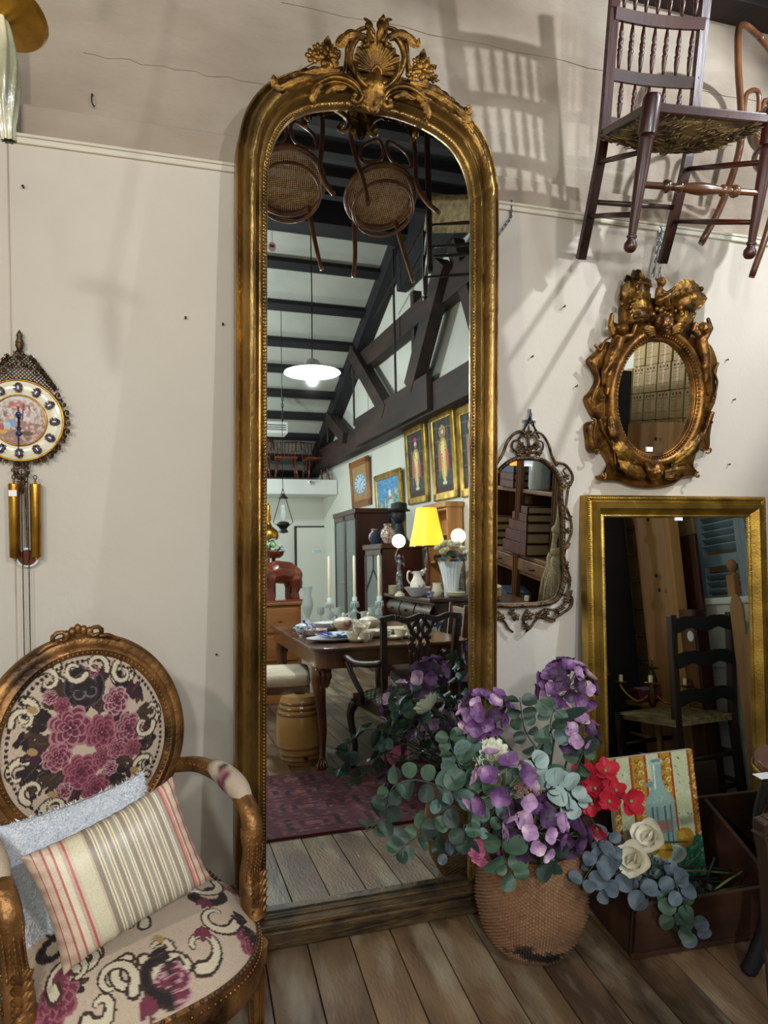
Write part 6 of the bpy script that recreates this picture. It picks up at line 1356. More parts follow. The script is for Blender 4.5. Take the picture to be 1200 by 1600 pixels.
# display cabinets
def cabinet(label,x0,x1,y0,y1,h,mat,nd=2,shelves=3):
    t=thing('display_cabinet',label,'cabinet',((x0+x1)/2,(y0+y1)/2,0)); w_,d_=x1-x0,y1-y0
    for y in (-d_/2+.012,d_/2-.012): bx('side_panel',(0,y,h/2),(w_,.024,h-.04),mat,t)
    bx('back_panel',(w_/2-.008,0,h/2),(.016,d_-.05,h-.05),G['glare_lining'],t,0); bx('cornice',(-.0,0,h-.03),(w_+.05,d_+.05,.06),mat,t,.012); bx('base',(0,0,.05),(w_+.02,d_+.02,.10),mat,t,.006)
    for k in range(1,shelves+1): bx('shelf',(0,0,.1+k*(h-.18)/(shelves+1)),(w_-.03,d_-.05,.012),mat,t,0)
    for k in range(nd):
        yc=-d_/2+(k+.5)*d_/nd; dw=d_/nd-.01; f=MB(); x=-w_/2
        for (dy,dz,sy,sz) in ((-dw/2+.02,0,.04,h-.16),(dw/2-.02,0,.04,h-.16)): f.box((x,yc+dy,h/2+.02),(.022,sy,sz))
        for z in (.13,h-.09): f.box((x,yc,z),(.022,dw,.06))
        d0=obj('door',f,mat,t,bevel=.003); obj('pane',MB().box((x,yc,h/2+.02),(.004,dw-.06,h-.22)),G['glass'],d0)
        if nd==2: obj('knob',MB().ball((x-.016,yc+dw/2-.02,h*.5),.009,8,6),G['brass'],d0); continue
        m=MB(); m.tube([V((x-.008,yc-dw/2+.03,h*.62)),V((x-.008,yc,h*.80)),V((x-.008,yc+dw/2-.03,h*.62))],.006,5); m.tube([V((x-.008,yc,h*.80)),V((x-.008,yc,h-.1))],.006,5); m.tube([V((x-.008,yc,.14)),V((x-.008,yc-dw/2+.03,h*.3))],.006,5); obj('glazing_bars',m,mat,d0); obj('knob',MB().ball((x-.016,yc+dw/2-.02,h*.5),.009,8,6),G['brass'],d0)
    return t
cabinet('taller glazed mahogany cabinet farthest along the right-hand wall',2.06,2.46,-4.36,-3.36,1.76,G['mahog'],2,3)
cabinet('lower glazed mahogany cabinet between the taller one and the sideboard',2.07,2.50,-3.05,-2.42,1.33,G['mahog'],1,3)
# near end glazing of the lower cabinet
for i,(x,y,z,mt) in enumerate(((2.2,-2.6,.44,'floralchina'),(2.25,-2.8,.44,'cream'),(2.2,-2.6,.72,'china'),(2.2,-2.75,.72,'cream'),(2.25,-2.9,.72,'floralchina'),(2.22,-2.6,1.0,'cream'),(2.2,-2.8,1.0,'cream'))):
    dish('small china piece on a shelf inside the lower glazed cabinet','china_cup','cup',[(0,0),(.03,0),(.05,.04),(.045,.09),(.04,.09),(0,.02)],G[mt],(x,y,z),16,'china inside the lower cabinet')
# sideboard
SB=thing('sideboard','dark mahogany sideboard with curved drawers carrying the lit lamp and china','sideboard',(2.32,-1.80,0)); 
bx('carcass',(.02,0,.40),(.42,1.20,.78),G['mahog'],SB,.006); bx('sideboard_top',(0,0,.812),(.50,1.28,.035),G['mahog'],SB,.008)
for k in range(3):
    yc=-.4+k*.4; d_=obj('drawer',MB().grid(lambda u,v: V((-.20-.035*math.sin(PI*v),yc-.185+.37*u,.62+.15*v)),8,8),G['mahog'],SB,smooth=True); obj('knob',MB().ball((-.245,yc,.695),.012,8,6),G['darkwood'],d_)
for k in range(2): bx('door',(-.195,-.3+k*.6,.33),(.02,.52,.46),G['mahog'],SB,.006)
for zz_,hh in ((.68,.14),(.48,.2),(.22,.26)): bx('end_panel',(.0,.605,zz_),(.36,.014,hh),G['mahog'],SB,.006)
sz=.831
YL=thing('table_lamp','lit lamp with a flared yellow fabric shade on the dark sideboard','lamp',(2.24,-1.62,sz))
lat([(.05,0),(.055,.02),(.03,.04),(.02,.06)],G['brass'],YL,name='foot'); lat([(.018,.06),(.022,.2),(.03,.30),(.014,.38),(.008,.42),(.008,.60)],G['ele'],YL,name='column')
obj('shade',MB().lathe([(.165,.44),(.162,.455),(.125,.62),(.095,.78),(.092,.795)],40),G['shade'],YL,smooth=True); lat([(.166,.438),(.169,.445),(.166,.452)],G['ele'],YL,name='shade_trim'); obj('bulb',MB().ball((0,0,.60),.02,10,8),G['globe'],YL)
light('lamp_light',(2.24,-1.62,sz+.70),9,(1,.70,.32),.03)
def statue(label,loc,sc=1.):
    t=thing('figural_lamp',label,'lamp',loc); b=MB()
    def tb2(p,r): 
        b.tube([V(q) for q in p],r,10); [b.ball(q,k,8,6) for q,k in zip(p,r)]
    tb2([(0,0,.10),(.006,0,.18),(-.004,0,.25),(0,0,.31)],[.020,.026,.017,.024]); tb2([(0,0,.31),(0,0,.335)],[.012,.009]); b.ball((0,0,.355),(.017,.017,.021),12,10)
    tb2([(-.012,0,.20),(-.02,0,.12),(-.012,0,.04)],[.019,.014,.008]); tb2([(.012,0,.20),(.014,-.01,.12),(.016,-.004,.04)],[.019,.014,.008])
    tb2([(-.022,0,.305),(-.035,0,.36),(-.012,0,.42),(0,0,.44)],[.009,.007,.006,.006]); tb2([(.024,0,.305),(.045,.01,.27),(.040,.02,.33),(.03,.02,.36)],[.009,.007,.006,.005])
    for k in range(8): tb2([(.01*math.cos(k),.012*math.sin(k),.20),(.026*math.cos(k*.8),.022*math.sin(k*.8),.06)],[.010,.011])
    obj('figure',blobmesh(b,.004,1),G['bronze'],t,smooth=True); lat([(0,0),(.05,0),(.045,.02),(.02,.035),(.025,.05),(0,.055)],G['cream'],t,name='base',n=8,smooth=False); obj('globe_shade',MB().ball((0,0,.50),.062,20,14),G['globe'],t,smooth=True); t.scale=(sc,)*3; return t
statue('silvery figure holding up a lit round globe, left of the yellow shade',(2.00,-1.72,sz),1.0); statue('silvery figure with a lit globe at the right edge, beyond the white flowers',(2.46,-1.42,sz),1.06)
def vase_flowers():
    t=thing('flower_vase','ribbed pale glass vase of cream silk flowers on the sideboard','vase',(2.36,-1.38,sz)); t.scale=(1.2,1.2,1.12)
    m=MB(); m.grid(lambda u,v: V(((.05+.04*v**2)*(1+.04*math.cos(18*2*PI*u))*math.cos(2*PI*u),(.05+.04*v**2)*(1+.04*math.cos(18*2*PI*u))*math.sin(2*PI*u),.27*v)),90,10,closeu=True); obj('ribbed_vase',m,G['china'],t,smooth=True)
    me=mesh_of(petal_mesh(.034,.020,.6),'petal',G['petw'])
    for i in range(11):
        a=i*2.4; e=.2+1.2*(i/11); c=V((.11*math.cos(a)*math.cos(e),.10*math.sin(a)*math.cos(e),.31+.10*math.sin(e))); nrm=(c-V((0,0,.26))).normalized(); mb=MB()
        for k in range(11):
            p=petal_mesh(.036,.022,.6); T=Matrix.Translation(c)@nrm.to_track_quat('Z','Y').to_matrix().to_4x4()@Matrix.Rotation(k*2.4,4,'Z')@Matrix.Rotation(.2+.1*k,4,'X'); p.xf(T); mb.add(p.v,p.f)
        obj('bloom',mb,G['petw'],t,smooth=True)
    for i in range(16): a=i*1.3; place(rf.choice(LF['leafC']),'leaf',t,(.10*math.cos(a),.10*math.sin(a),.27+.02*(i%4)),(math.cos(a),math.sin(a),.4),i,1.0)
vase_flowers()
WB_=thing('wash_bowl','wide white wash bowl on the sideboard under the lit lamp','bowl',(2.10,-1.52,sz)); lat([(0,0),(.06,0),(.07,.01),(.105,.06),(.125,.085),(.12,.085),(.09,.05),(0,.03)],G['china'],WB_,n=32)
PI_=thing('water_jug','rose patterned water jug standing in the wash bowl','jug',(2.10,-1.52,sz+.035)); lat([(0,0),(.04,0),(.065,.04),(.07,.08),(.04,.13),(.035,.17),(.045,.19),(.04,.19),(0,.15)],G['floralchina'],PI_); obj('handle',MB().tube(cat([V((-.04,0,.17)),V((-.085,0,.19)),V((-.095,0,.12)),V((-.06,0,.07))],5),.007,6),G['floralchina'],PI_,smooth=True); obj('spout',MB().tube(cat([V((.03,0,.16)),V((.06,0,.19)),V((.085,0,.21))],4),[.022]*5+[.012]*4,8),G['floralchina'],PI_,smooth=True)
for k in range(6): dish('white plate in the small stack behind the wash bowl','plate','plate',platep(.07),G['cream'],(2.02,-1.90,sz+k*.014),20,'plates stacked on the sideboard')
dish('cream and rose pot at the foot of the yellow lamp','china_pot','pot',[(0,0),(.035,0),(.05,.05),(.035,.10),(.04,.12),(0,.12)],G['cream'],(2.24,-1.42,sz)); dish('small blue and white bowl at the front of the sideboard','bowl','bowl',[(0,0),(.02,0),(.05,.05),(.046,.05),(0,.015)],G['blue'],(2.12,-1.30,sz)); 
for i in range(3): dish('cream and white plate in the stack at the sideboard end','plate','plate',platep(.085),G['cream'],(2.34,-1.24,sz+i*.011),22,'plates at the sideboard end')
HU=thing('pine_hutch','small pine wall hutch with arched top behind the yellow lamp','shelf',(2.55,-1.95,.83))
for y in (-.26,.26): bx('side_panel',(0,y,.42),(.16,.02,.80),G['pine'],HU,.004)
for z in (.02,.30,.56,.80): bx('shelf',(0,0,z),(.16,.52,.02),G['pine'],HU,.003)
bx('back_panel',(.075,0,.42),(.012,.52,.80),G['pine'],HU,0); bx('cornice',(-.01,0,.84),(.20,.58,.05),G['pine'],HU,.010)
FV=thing('floor_vase','tall blue and red patterned oriental vase at the right edge of the mirror view','vase',(1.98,-.92,0)); lat([(0,0),(.08,0),(.09,.02),(.13,.25),(.145,.38),(.10,.50),(.065,.54),(.07,.62),(.11,.68),(.10,.68),(.06,.62),(0,.5)],G['imariv'],FV,n=32); lat([(.111,.678),(.113,.684),(.10,.686)],G['china'],FV,name='rim')
# vases and bust on the lower cabinet
for (y,x,r,mt,lab) in ((-2.52,2.16,1.0,'imari','larger round rose and cream vase on the lower cabinet'),(-2.95,2.15,.85,'imari','smaller patterned vase on the lower cabinet, left of the larger')):
    dish(lab,'round_vase','vase',[(0,0),(.035*r,0),(.075*r,.07*r),(.07*r,.13*r),(.035*r,.17*r),(.045*r,.20*r),(.04*r,.20*r),(0,.12*r)],G[mt],(x,y,1.332),28)
BU=thing('dark_bust','dark bust wearing a hat on the lower glazed cabinet behind the vases','bust',(2.36,-2.72,1.332)); b=MB(); b.ball((0,0,.30),(.075,.085,.10),14,10); b.tube([V((0,0,.2)),V((0,0,.1)),V((0,0,.0))],[.045,.06,.12],12); b.ball((-.07,0,.29),(.02,.015,.02),8,6); obj('bust_body',blobmesh(b,.01,2),G['black'],BU,smooth=True); lat([(.12,.345),(.125,.355),(.09,.37),(.085,.43),(.0,.45)],G['black'],BU,name='hat')
dish('dark blue glazed jug between the two rose vases','dark_jug','jug',[(0,0),(.05,0),(.07,.06),(.05,.11),(.02,.14),(0,.14)],G['denim'],(2.10,-2.74,1.332),20)
# pictures, clock on the right wall : local x runs along the wall, y points out of it
wrot=(0,0,PI/2-math.atan(WB)+PI)
def wallpic(name,label,cat_,y,zc,w_,h,fwid,mat,cvx,lean=0.,roll=0.,off=.03,group=None):
    t=thing(name,label,cat_,(wx(y)-off,y,zc),(lean,roll,-PI/2-math.atan(WB)),group) 
    # local -y is the room side
    for (c,d) in (((0,0,h/2-fwid/2),(w_,.035,fwid)),((0,0,-h/2+fwid/2),(w_,.035,fwid)),((-w_/2+fwid/2,0,0),(fwid,.035,h)),((w_/2-fwid/2,0,0),(fwid,.035,h))): bx('frame_rail',c,d,mat,t,.008)
    canvas_obj('picture',cvx,w_-2*fwid,h-2*fwid,G['print'],t,(0,-.004,0)); bx('backing',(0,.008,0),(w_-.02,.01,h-.02),G['darkwood'],t,0); return t
def saint(robe,hat,halo,seed):
    cv=CV(70,150,'1c1a20'); r=random.Random(seed)
    for y in (20,48,78,108,132): cv.line(0,y,70,y-6,.8,'5a606c')
    cv.line(16,0,14,150,.7,'5a606c'); cv.line(56,0,56,150,.7,'5a606c')
    cv.rect(0,110,70,150,'3a4340',.7); cv.rect(0,138,70,150,'3a1f1a')
    if halo: cv.ring(35,26,11,1.3,'c9a040',0,6.3)
    cv.ell(35,80,19,48,robe); cv.ell(35,84,11,46,'cdb45c' if halo else 'b9a878'); cv.ell(35,58,14,20,'b9a050'); cv.ell(35,62,8,18,'e0cf90')
    for k in range(12): cv.ell(35+r.uniform(-8,8),44+k*7,2,1.5,'6a4a2a')
    cv.rect(32,70,38,132,'d9c9a0'); cv.ell(22,84,5,22,'c0583c'); cv.ell(48,84,5,22,'c0583c'); cv.ell(35,27,6,8,'d8b79a'); cv.ell(35,33,5,4,'8a6a50'); cv.ell(35,17,6,6,hat); cv.ell(35,131,9,4,'d8cdb0'); cv.line(52,40,54,120,1,'a08a4a'); return cv
wallpic('saint_picture','leftmost tall gilt-framed picture of a robed figure with a red mitre, over the lamp','picture',-2.70,2.185,.56,.84,.075,G['gold_bright'],saint('5a2a34','c0304a',0,1),.04,.0,group=None)
wallpic('saint_picture','middle tall gilt-framed picture of a haloed robed figure, above the yellow shade','picture',-2.02,2.185,.56,.88,.08,G['gold_bright'],saint('7a5a30','a08040',1,2),.04,.0)
wallpic('saint_picture','rightmost gilt-framed robed figure, cut by the tall mirror frame','picture',-1.40,2.15,.56,.84,.08,G['gold_bright'],saint('8a4a34','a08040',1,5),.04,.0)
cv=CV(90,130,'4f8fc0')
for i in range(420): x,y=rq.uniform(0,90),rq.uniform(0,130); cv.ell(x,y,rq.uniform(2,6),rq.uniform(1,3),rq.choice(['5b9ad0','78b0d8','3f78b8'] if y<45+x*.3-20 else ['6f9f7c','8fb89a','b9c8a0','5a8a6a','c8a0a8','4a7a5a','d0c060']),rq.uniform(0,3),.8)
cv.ell(38,34,5,9,'efe2d0'); cv.ell(38,48,4,10,'d8743c'); cv.ell(36,70,14,24,'cfe0e0',0,.7)
wallpic('coastal_painting','gilt-framed blue and green landscape painting on the right-hand wall','painting',-3.55,1.78,.88,.86,.075,G['gold_bright'],cv,.05)
cv=CV(110,150,'a48258')
for i in range(200): cv.ell(rq.uniform(0,110),rq.uniform(0,150),rq.uniform(1,3),rq.uniform(6,20),rq.choice(['ad8a5e','9c7a50']),0,.4)
cv.ell(55,78,44,44,'5f8fc0'); cv.ell(55,78,41,41,'b9d2e6')
for h in range(12):
    a=2*PI*h/12; cv.line(55+30*math.cos(a),78+30*math.sin(a),55+38*math.cos(a),78+38*math.sin(a),2,'26304a'); cv.line(55+30*math.cos(a+.08),78+30*math.sin(a+.08),55+38*math.cos(a+.05),78+38*math.sin(a+.05),.8,'26304a')
cv.ring(55,78,27,.6,'3a4a68',0,6.3); cv.line(55,78,36,66,1.6,'10141c'); cv.line(55,78,60,96,1.8,'10141c'); cv.ell(55,78,3,3,'10141c')
wallpic('station_clock','wood-cased clock with a pale blue round dial on top of the tallest cabinet','clock',-4.62,2.20,.78,.64,.09,G['pine_w'],cv,.06)
# loft chairs, security camera, air conditioner
def windsor(label,loc,rz,group):
    t=thing('spindle_chair',label,'chair',loc,(0,0,rz),group)
    obj('seat',MB().box((0,0,.34),(.34,.34,.03)),G['ele'],t,bevel=.01)
    for sx in(-1,1):
        for sy in(-1,1): obj('leg',MB().tube([(sx*.12,sy*.12,.33),(sx*.17,sy*.17,0)],.012,8),G['ele'],t,smooth=True)
        obj('stretcher',MB().tube([(sx*.15,-.15,.14),(sx*.15,.15,.14)],.008,6),G['ele'],t,smooth=True); obj('back_post',MB().tube([(sx*.15,-.15,.34),(sx*.18,-.20,.66)],.012,8),G['ele'],t,smooth=True)
    for k in range(5): obj('spindle',MB().tube([(-.10+k*.05,-.155,.34),(-.12+k*.06,-.205,.64)],.006,6),G['ele'],t,smooth=True)
    obj('top_rail',MB().box((0,-.205,.655),(.40,.022,.06)),G['ele'],t,bevel=.006); return t
windsor('reddish spindle-back chair on the loft, left one seen beyond the white bulkhead',(1.74,-6.12,2.39),.1,'spindle chairs stored on the loft'); windsor('reddish spindle-back chair on the loft, right one beside the rafter',(2.20,-6.12,2.39),-.1,'spindle chairs stored on the loft'); windsor('reddish spindle-back chair on the loft, cut by the tall mirror left edge',(1.34,-6.12,2.39),.2,'spindle chairs stored on the loft')
SC=thing('security_camera','small white dome camera on the edge of the white bulkhead','camera',(2.03,-5.75,2.33)); obj('dome',MB().ball((0,.02,0),.035,14,10),G['white'],SC,smooth=True); obj('lens',MB().ball((0,.05,0),.014,10,8),G['black'],SC,smooth=True)
AU=thing('air_conditioner','white air conditioning cassette hanging near the dark roof, left edge of the view','appliance',(1.42,-5.2,3.0)); bx('casing',(0,0,0),(.34,.3,.16),G['white'],AU,.01)
for k in range(3): bx('vent_slot',(0,.151,.03-.03*k),(.28,.006,.012),G['black'],AU,0)
obj('hanger_chain',chain(MB(),V((.12,0,.08)),V((.12,0,.5)),9,.006,.03),G['iron'],AU)
# ================================================================== NEAR RIGHT SIDE, SEEN IN THE SMALLER MIRRORS
BCs=thing('bookcase','tall carved wooden bookcase with old books, reflected in the openwork mirror','bookcase',(2.16,.70,0))
bx('black_end_panel',(0,.50,1.0),(.46,.02,2.0),G['black'],BCs,.002); bx('end_panel',(0,-.50,1.0),(.46,.02,2.0),G['pine_d'],BCs,.002); bx('back_panel',(.22,0,1.0),(.02,.98,2.0),G['darkwood'],BCs,0)
for z in (.05,.42,.80,.90,1.30,1.66,1.98): bx('shelf',(0,0,z),(.44,.98,.025),G['pine_d'],BCs,.004)
for y in (-.47,0.0,.47):
    st=bx('upright',(-.22,y,1.0),(.035,.055,2.0),G['pine_d'],BCs,.006)
    for q in(-1,1): obj('fluting',MB().tube([(-.24,y+q*.014,.1),(-.24,y+q*.014,1.95)],.005,6),G['pine_d'],st)
for yc in (-.235,.235): d_=bx('drawer',(-.225,yc,.85),(.02,.40,.075),G['pine_d'],BCs,.006); obj('handle',MB().tube([(-.245,yc-.05,.85),(-.258,yc,.842),(-.245,yc+.05,.85)],.005,6),G['iron'],d_,smooth=True)
def book(label,x,y,z,w_,l,h,mat,rz=0,group='old books in the carved bookcase'):
    t=thing('old_book',label,'book',(x,y,z),(0,0,rz),group); o=obj('cover',MB().box((0,0,.004),(w_,l,.006)).box((0,0,h-.004),(w_,l,.006)).box((-w_/2+.004,0,h/2),(.008,l,h)),mat,t,bevel=.002); obj('pages',MB().box((.004,0,h/2),(w_-.02,l-.012,h-.012)),G['pages'],t); return t
z=.915
for k,(mt,h,l) in enumerate((('bookr',.072,.30),('bookr',.066,.29),('bookr',.06,.27),('bookr',.05,.24),('bookr',.045,.23))): book('thick red leather book, stacked flat on the middle shelf',1.98+.008*k,.72+.006*k,z,.16,l,h,G[mt],.04*k-.05); z+=h+.001
z=1.315
for k,(mt,h) in enumerate((('bookr',.045),('bookr',.045),('bookb',.045))): book('dark book stacked flat on the upper shelf below the lamp' if k<2 else 'blue cloth book on top of the upper-shelf stack',1.99,.55,z,.15,.26,h,G[mt],.1); z+=h+.001
z=.435
for k in range(4): book('dark blue book stacked flat on the lower shelf',1.99,.58,z,.16,.26,.055,G['bookb'],.08*k); z+=.056
for k in range(4): book('dark red book stacked flat at the other end of the middle shelf',1.99,.25,.915+k*.05,.15,.24,.048,G['bookr'],.0)
dish('large clear glass jar on the upper shelf of the bookcase','glass_jar','jar',[(0,0),(.06,0),(.065,.02),(.065,.20),(.045,.24),(.045,.26),(.04,.26),(.055,.2),(0,.02)],G['crystal'],(2.0,.83,1.315),24); lj=dish('small amber glass lamp glowing on the books','glow_lamp','lamp',[(0,0),(.03,0),(.05,.03),(.04,.07),(.02,.08),(0,.08)],G['amber'],(1.99,.50,1.452),20)
dish('small round wooden box on top of the red books','round_box','box',[(0,0),(.05,0),(.05,.035),(.053,.037),(.053,.05),(0,.05)],G['pine'],(2.0,.66,1.215),24)
dish('clear glass jar on the lower shelf of the bookcase','glass_jar','jar',[(0,0),(.055,0),(.06,.15),(.04,.18),(0,.18)],G['crystal'],(1.99,.30,.435),24)
RT=thing('rope_tassel','thick knotted cream rope with two fringed tassels hanging by the bookcase','tassel',(1.90,1.26,1.0)); m=MB()
P=[V((.01*math.sin(i*.5),.01*math.cos(i*.4),.9-i*.04)) for i in range(24)]; m.tube(P,[.016+.003*math.sin(i*2) for i in range(24)],8); 
for z in (.42,.12,.0): m.ball((0,0,z),(.032,.03,.026),10,8)
obj('knotted_rope',m,G['rope'],RT,smooth=True)
for (x,y) in ((0,.0),(.03,-.10)):
    m=MB().lathe([(.018,-.02),(.03,-.05),(.026,-.08),(.045,-.16),(.062,-.30),(.0,-.30)],20,c=(x,y,0)); 
    for k in range(50): a=k*2.4; m.tube([V((x+.024*math.cos(a),y+.024*math.sin(a),-.08)),V((x+.05*math.cos(a),y+.05*math.sin(a),-.18)),V((x+.064*math.cos(a),y+.064*math.sin(a),-.31))],.003,4)
    obj('tassel_fringe',m,G['rope'],RT,smooth=True)
# china on a stand (reflected low in the openwork mirror)
TSt=thing('round_stand','small round wooden stand holding teacups, near the bookcase','table',(1.57,1.12,0)); lat([(0,.70),(.19,.70),(.20,.71),(.20,.72),(0,.725)],G['walnut'],TSt,name='stand_top'); lat([(.02,.02),(.03,.2),(.02,.4),(.035,.6),(.02,.70)],G['walnut'],TSt,name='column'); 
for k in range(3): a=k*2.1+.4; obj('foot',MB().tube([(0,0,.12),(.12*math.cos(a),.12*math.sin(a),.07),(.2*math.cos(a),.2*math.sin(a),.012)],.015,6),G['walnut'],TSt,smooth=True)
for k in range(5): dish('cream saucer stacked on the round stand','saucer','plate',platep(.085),G['cream'],(1.57,1.10,.726+k*.011),24,'saucers stacked on the round stand')
dish('rose patterned teapot body on the saucers','teapot','teapot',[(0,0),(.03,0),(.06,.04),(.055,.08),(.03,.10),(.012,.105),(.01,.12),(0,.122)],G['floralchina'],(1.57,1.10,.786),24); dish('blue and white sugar box behind the teapot','china_box','box',[(0,0),(.05,0),(.05,.09),(.055,.10),(.03,.12),(0,.13)],G['blue'],(1.49,1.00,.726),6)
# cartons stacked against the right wall
def carton_proto():
    t=thing('carton','printed brown carton in the tall stack by the right wall','carton',(0,0,0),group='cartons stacked by the right wall')
    obj('carton_body',MB().box((0,0,.08),(.18,.104,.155)),G['carton'],t,bevel=.002); obj('tape',MB().box((-.0905,0,.08),(.001,.020,.156)).box((0,.0525,.08),(.03,.001,.156)),G['pine'],t)
    m=MB()
    for f in (0,1):
        for r_,(zz_,n_,w_,h_) in enumerate(((.138,3,.012,.012),(.120,9,.006,.003),(.10,5,.006,.003),(.085,4,.006,.003),(.07,5,.006,.003),(.045,9,.006,.0025))):
            for k in range(n_):
                q=-.042+.084*(k+.5)/n_
                if r_>1 and r_<5 and k<n_-3: continue
                if f==0: m.box((-.0915,-q,zz_),(.0006,w_*.8,h_))
                else: m.box((q*1.7,.0527,zz_),(w_,.0006,h_))
    obj('print',m,G['ink'],t,stuff=True); return t
CP=carton_proto(); first=True
rows=[(y,z) for z in range(0,14) for y in range(0,8)]
for (j,k) in rows:
    y=.70+j*.108; z=k*.158
    if k>12 and j<3: continue
    loc=(wx(y)-.11+rf.uniform(-.004,.004),y,z)
    if first: CP.location=loc; first=False
    else: dup(CP,loc)
# pine boards and old furniture parts
PB=thing('pine_end_board','tall shaped pine bed end leaning near the cartons, with knot holes','board',(2.40,1.42,0),(.0,.0,0)); PB.scale=(1,1,1.08)
pl=[(-.10,0),(.12,0),(.12,1.58),(-.17,1.58),(-.175,1.46),(-.165,1.40),(-.13,1.36),(-.10,1.30),(-.095,1.20),(-.095,.55),(-.12,.45),(-.17,.38),(-.19,.28),(-.15,.15)]
obj('shaped_board',MB().prism([(p[0],p[1]) for p in pl],-.012,.012,T=Matrix.Rotation(PI/2-.25,4,'Z')),G['pine'],PB,bevel=.003); 
obj('board_edge',MB().box((.03,.125,.79),(.06,.03,1.58)),G['pine'],PB,bevel=.003)
m=MB()
for (y,z) in ((-.03,1.49),(.04,1.50),(.0,1.30),(.03,1.02),(.05,.95),(-.02,.70)): m.ball((-.015+y*-.25,y,z),(.006,.008,.010),8,6)
obj('knot_holes',m,G['ink'],PB,smooth=True)
DB=thing('dark_pine_box','short dark pine board end standing beside the shaped bed end','board',(2.42,1.60,0)); bx('board',(0,0,.46),(.03,.14,.92),G['pine_d'],DB,.003); bx('edge_strip',(.0,.08,.46),(.06,.02,.92),G['mahog'],DB,.003)
RB=thing('red_board','dark red polished board standing behind the pine bed end','board',(2.50,1.56,0)); bx('panel',(0,0,.65),(.02,.14,1.3),G['mahog'],RB,.003)
# shutters
SH=thing('louvred_shutters','pair of worn blue-grey louvred shutters leaning by the right wall','shutter',(2.62,1.80,.0)); HSH=1.62
for yc in (-.14,.155):
    for dy in (-.13,.13): bx('stile',(0,yc+dy,HSH/2),(.03,.035,HSH),G['shutter'],SH,.003)
    for z in (.03,1.16,HSH-.03): bx('rail',(0,yc,z),(.03,.24,.06),G['shutter'],SH,.003)
    n=40
    for k in range(n):
        z=.08+k*(HSH-.14)/n
        if abs(z-1.16)<.05: continue
        o=bx('slat',(0,0,0),(.040,.228,.007),G['shutter'],SH,0); o.location=(0,yc,z); o.rotation_euler=(0,.75,0)
# white dresser and pine posts
WD=thing('white_dresser','white painted dresser with applied mouldings, reflected behind the ladder-back chair','dresser',(2.655,1.66,0)); bx('carcass',(0,0,.47),(.20,.50,.94),G['cream_w'],WD,.004); bx('dresser_top',(-.005,0,.955),(.23,.56,.035),G['white'],WD,.008)
for z in (.74,.46,.18): d_=bx('drawer',(-.106,0,z),(.014,.44,.22),G['cream_w'],WD,.005); obj('knob',MB().ball((-.12,-.12,z),.012,8,6).ball((-.12,.12,z),.012,8,6),G['cream_w'],d_,smooth=True)
for z in (.82,.50,.2): bx('end_panel',(0,.252,z),(.15,.010,.22),G['cream_w'],WD,.004)
BP=thing('bed_post','turned pine bed post with a ball top and rail on the white dresser','post',(2.60,1.74,.973)); bx('post_block',(0,0,.05),(.05,.05,.11),G['pine'],BP,.004); lat([(.02,.105),(.012,.12),(.022,.135),(.026,.155),(.020,.175),(.0,.185)],G['pine'],BP,name='ball_finial'); bx('rail',(.02,.14,.035),(.03,.26,.04),G['pine'],BP,.004)
for i,(y,h) in enumerate(((1.93,.98),(1.975,.80))):
    p_=thing('pine_post','pointed pine post leaning in front of the white dresser' if i==0 else 'second, shorter pine plank beside the pointed post','post',(2.42,y,0)); obj('post_body',MB().prism([(-.03,0),(.03,0),(.028,h-.05),(.01,h),(-.01,h),(-.028,h-.05)],-.015,.015,T=Matrix.Rotation(.9,4,'Z')),G['pine'],p_,bevel=.003)
# ladder-back chair
LC=thing('ladderback_chair','black ladder-back chair with pale rush seat reflected in the rectangular mirror','chair',(2.30,1.60,0),(0,0,-.12))
# local +y is the back
for s in(-1,1):
    m=MB(); m.bar((s*.175,.17,0),(s*.175,.165,.42),.034,.034,up=(0,1,0)); m.bar((s*.175,.165,.40),(s*.185,.21,.90),.032,.034,up=(0,1,0)); obj('back_post',m,G['darkwood'],LC,bevel=.004)
    obj('front_leg',MB().bar((s*.21,-.17,0),(s*.21,-.17,.43),.032,.032,up=(0,1,0)),G['darkwood'],LC,bevel=.004)
    for z in (.12,.25): obj('stretcher',MB().tube([(s*.21,-.17,z),(s*.175,.17,z)],.011,8),G['darkwood'],LC,smooth=True)
for z in (.14,.28): obj('stretcher',MB().tube([(-.21,-.17,z),(.21,-.17,z)],.011,8),G['darkwood'],LC,smooth=True); obj('stretcher',MB().tube([(-.175,.17,z-.03),(.175,.17,z-.03)],.011,8),G['darkwood'],LC,smooth=True)
for z in (.52,.69,.85):
    pts=[]; n=24
    top=[(lerp(-.175,.175,i/n),z+.028+.016*abs(math.cos(2*PI*(i/n)-0))*(1 if 0 else 1)-.012*math.cos(4*PI*i/n)) for i in range(n+1)]; bot=[(lerp(.175,-.175,i/n),z-.024-.010*math.cos(4*PI*i/n)) for i in range(n+1)]
    o=MB().prism(top+bot,.180+(z-.42)*.09-.007,.180+(z-.42)*.09+.007); obj('ladder_slat',o,G['black'],LC,bevel=.002)
m=MB(); m.grid(lambda u,v: V((lerp(-1,1,u)*lerp(.225,.185,v),lerp(-.19,.18,v),.43+.022*(1-abs(2*u-1)**4)*(1-abs(2*v-1)**4)-.006)),30,30); m.box((0,-.005,.415),(.40,.36,.03))
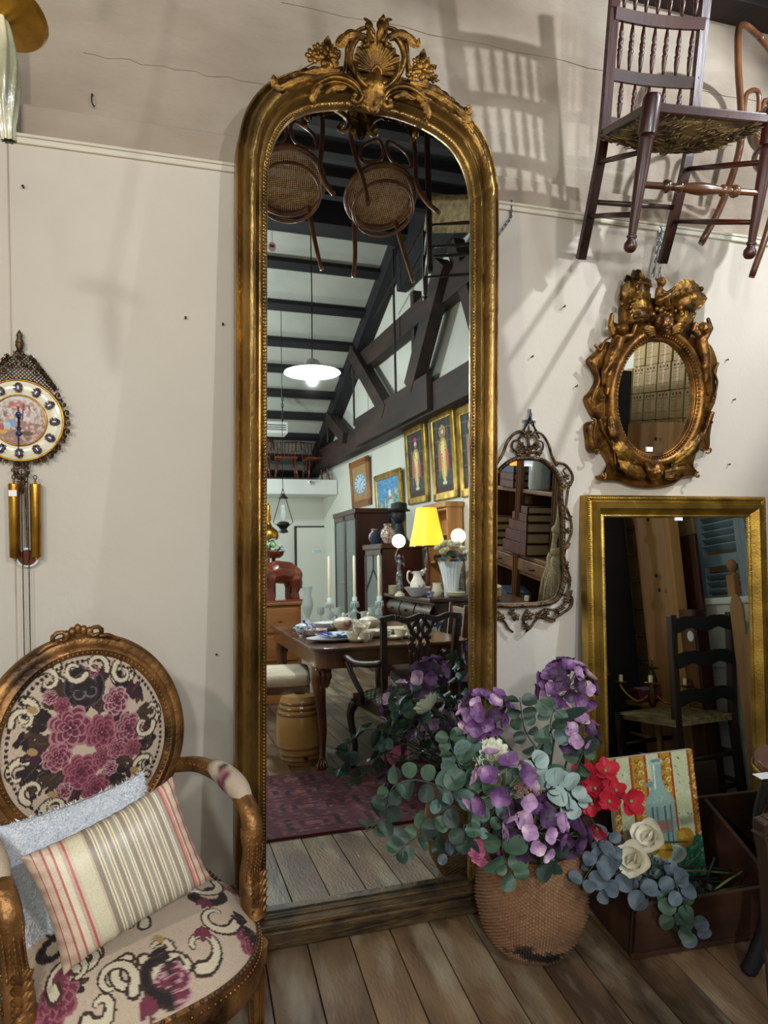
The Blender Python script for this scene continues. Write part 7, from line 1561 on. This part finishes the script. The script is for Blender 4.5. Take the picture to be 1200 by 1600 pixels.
obj('rush_seat',m,G['rush_p'],LC,smooth=False,bevel=0)
obj('swing_tag',MB().prism([(-.10+.018*math.cos(q*PI/8),.80+.024*math.sin(q*PI/8)) for q in range(16)],.226,.228),G['tag'],LC); 
# stool with red boxed book
SK=thing('pine_stool','light wooden chair frame behind the ladder-back chair','stool',(2.44,1.30,0)); bx('seat',(0,0,.44),(.30,.30,.025),G['pine'],SK,.006)
for sx in(-1,1):
    for sy in(-1,1): obj('leg',MB().tube([(sx*.13,sy*.13,.43),(sx*.15,sy*.15,0)],[.018,.015],8),G['pine'],SK,smooth=True)
    for z in (.12,.28): obj('stretcher',MB().tube([(sx*.14,-.14,z),(sx*.14,.14,z)],.009,6),G['pine'],SK,smooth=True)
t=thing('red_box_book','red boxed book with a pale picture on its lid, on the pine stool','box',(2.42,1.30,.4535),(0,0,.3)); bx('box_body',(0,0,.03),(.26,.20,.06),G['redbox'],t,.004); bx('pale_lid_print',(0,0,.0612),(.20,.14,.002),G['china'],t,0)
# brass chandelier lying on the seat
BCn=thing('brass_chandelier','old brass chandelier with cream candle sleeves resting on the rush seat','chandelier',(2.24,1.50,.452),(.1,.1,.4))
lat([(0,-.005),(.012,.0),(.02,.02),(.03,.04),(.014,.06),(.016,.10),(.024,.13),(.012,.17),(.006,.18),(.04,.185),(.03,.19),(.006,.195),(.006,.22),(0,.23)],G['brass_old'],BCn,name='centre_stem',n=20)
for k in range(4):
    a=k*PI/2+.3; d=V((math.cos(a),math.sin(a),0)); P=cat([d*.02+V((0,0,.05)),d*.07+V((0,0,.02)),d*.12+V((0,0,.05)),d*.15+V((0,0,.09)),d*.15+V((0,0,.10))],5); ar_=obj('arm',MB().tube(P,.006,8),G['brass'],BCn,smooth=True); e=d*.15; obj('drip_pan',MB().lathe([(.004,.10),(.030,.106),(.032,.112),(.012,.112)],18,c=(e.x,e.y,0)),G['brass'],ar_,smooth=True); obj('candle_sleeve',MB().lathe([(.010,.11),(.010,.145),(0,.146)],14,c=(e.x,e.y,0)),G['candle'],ar_,smooth=.6)
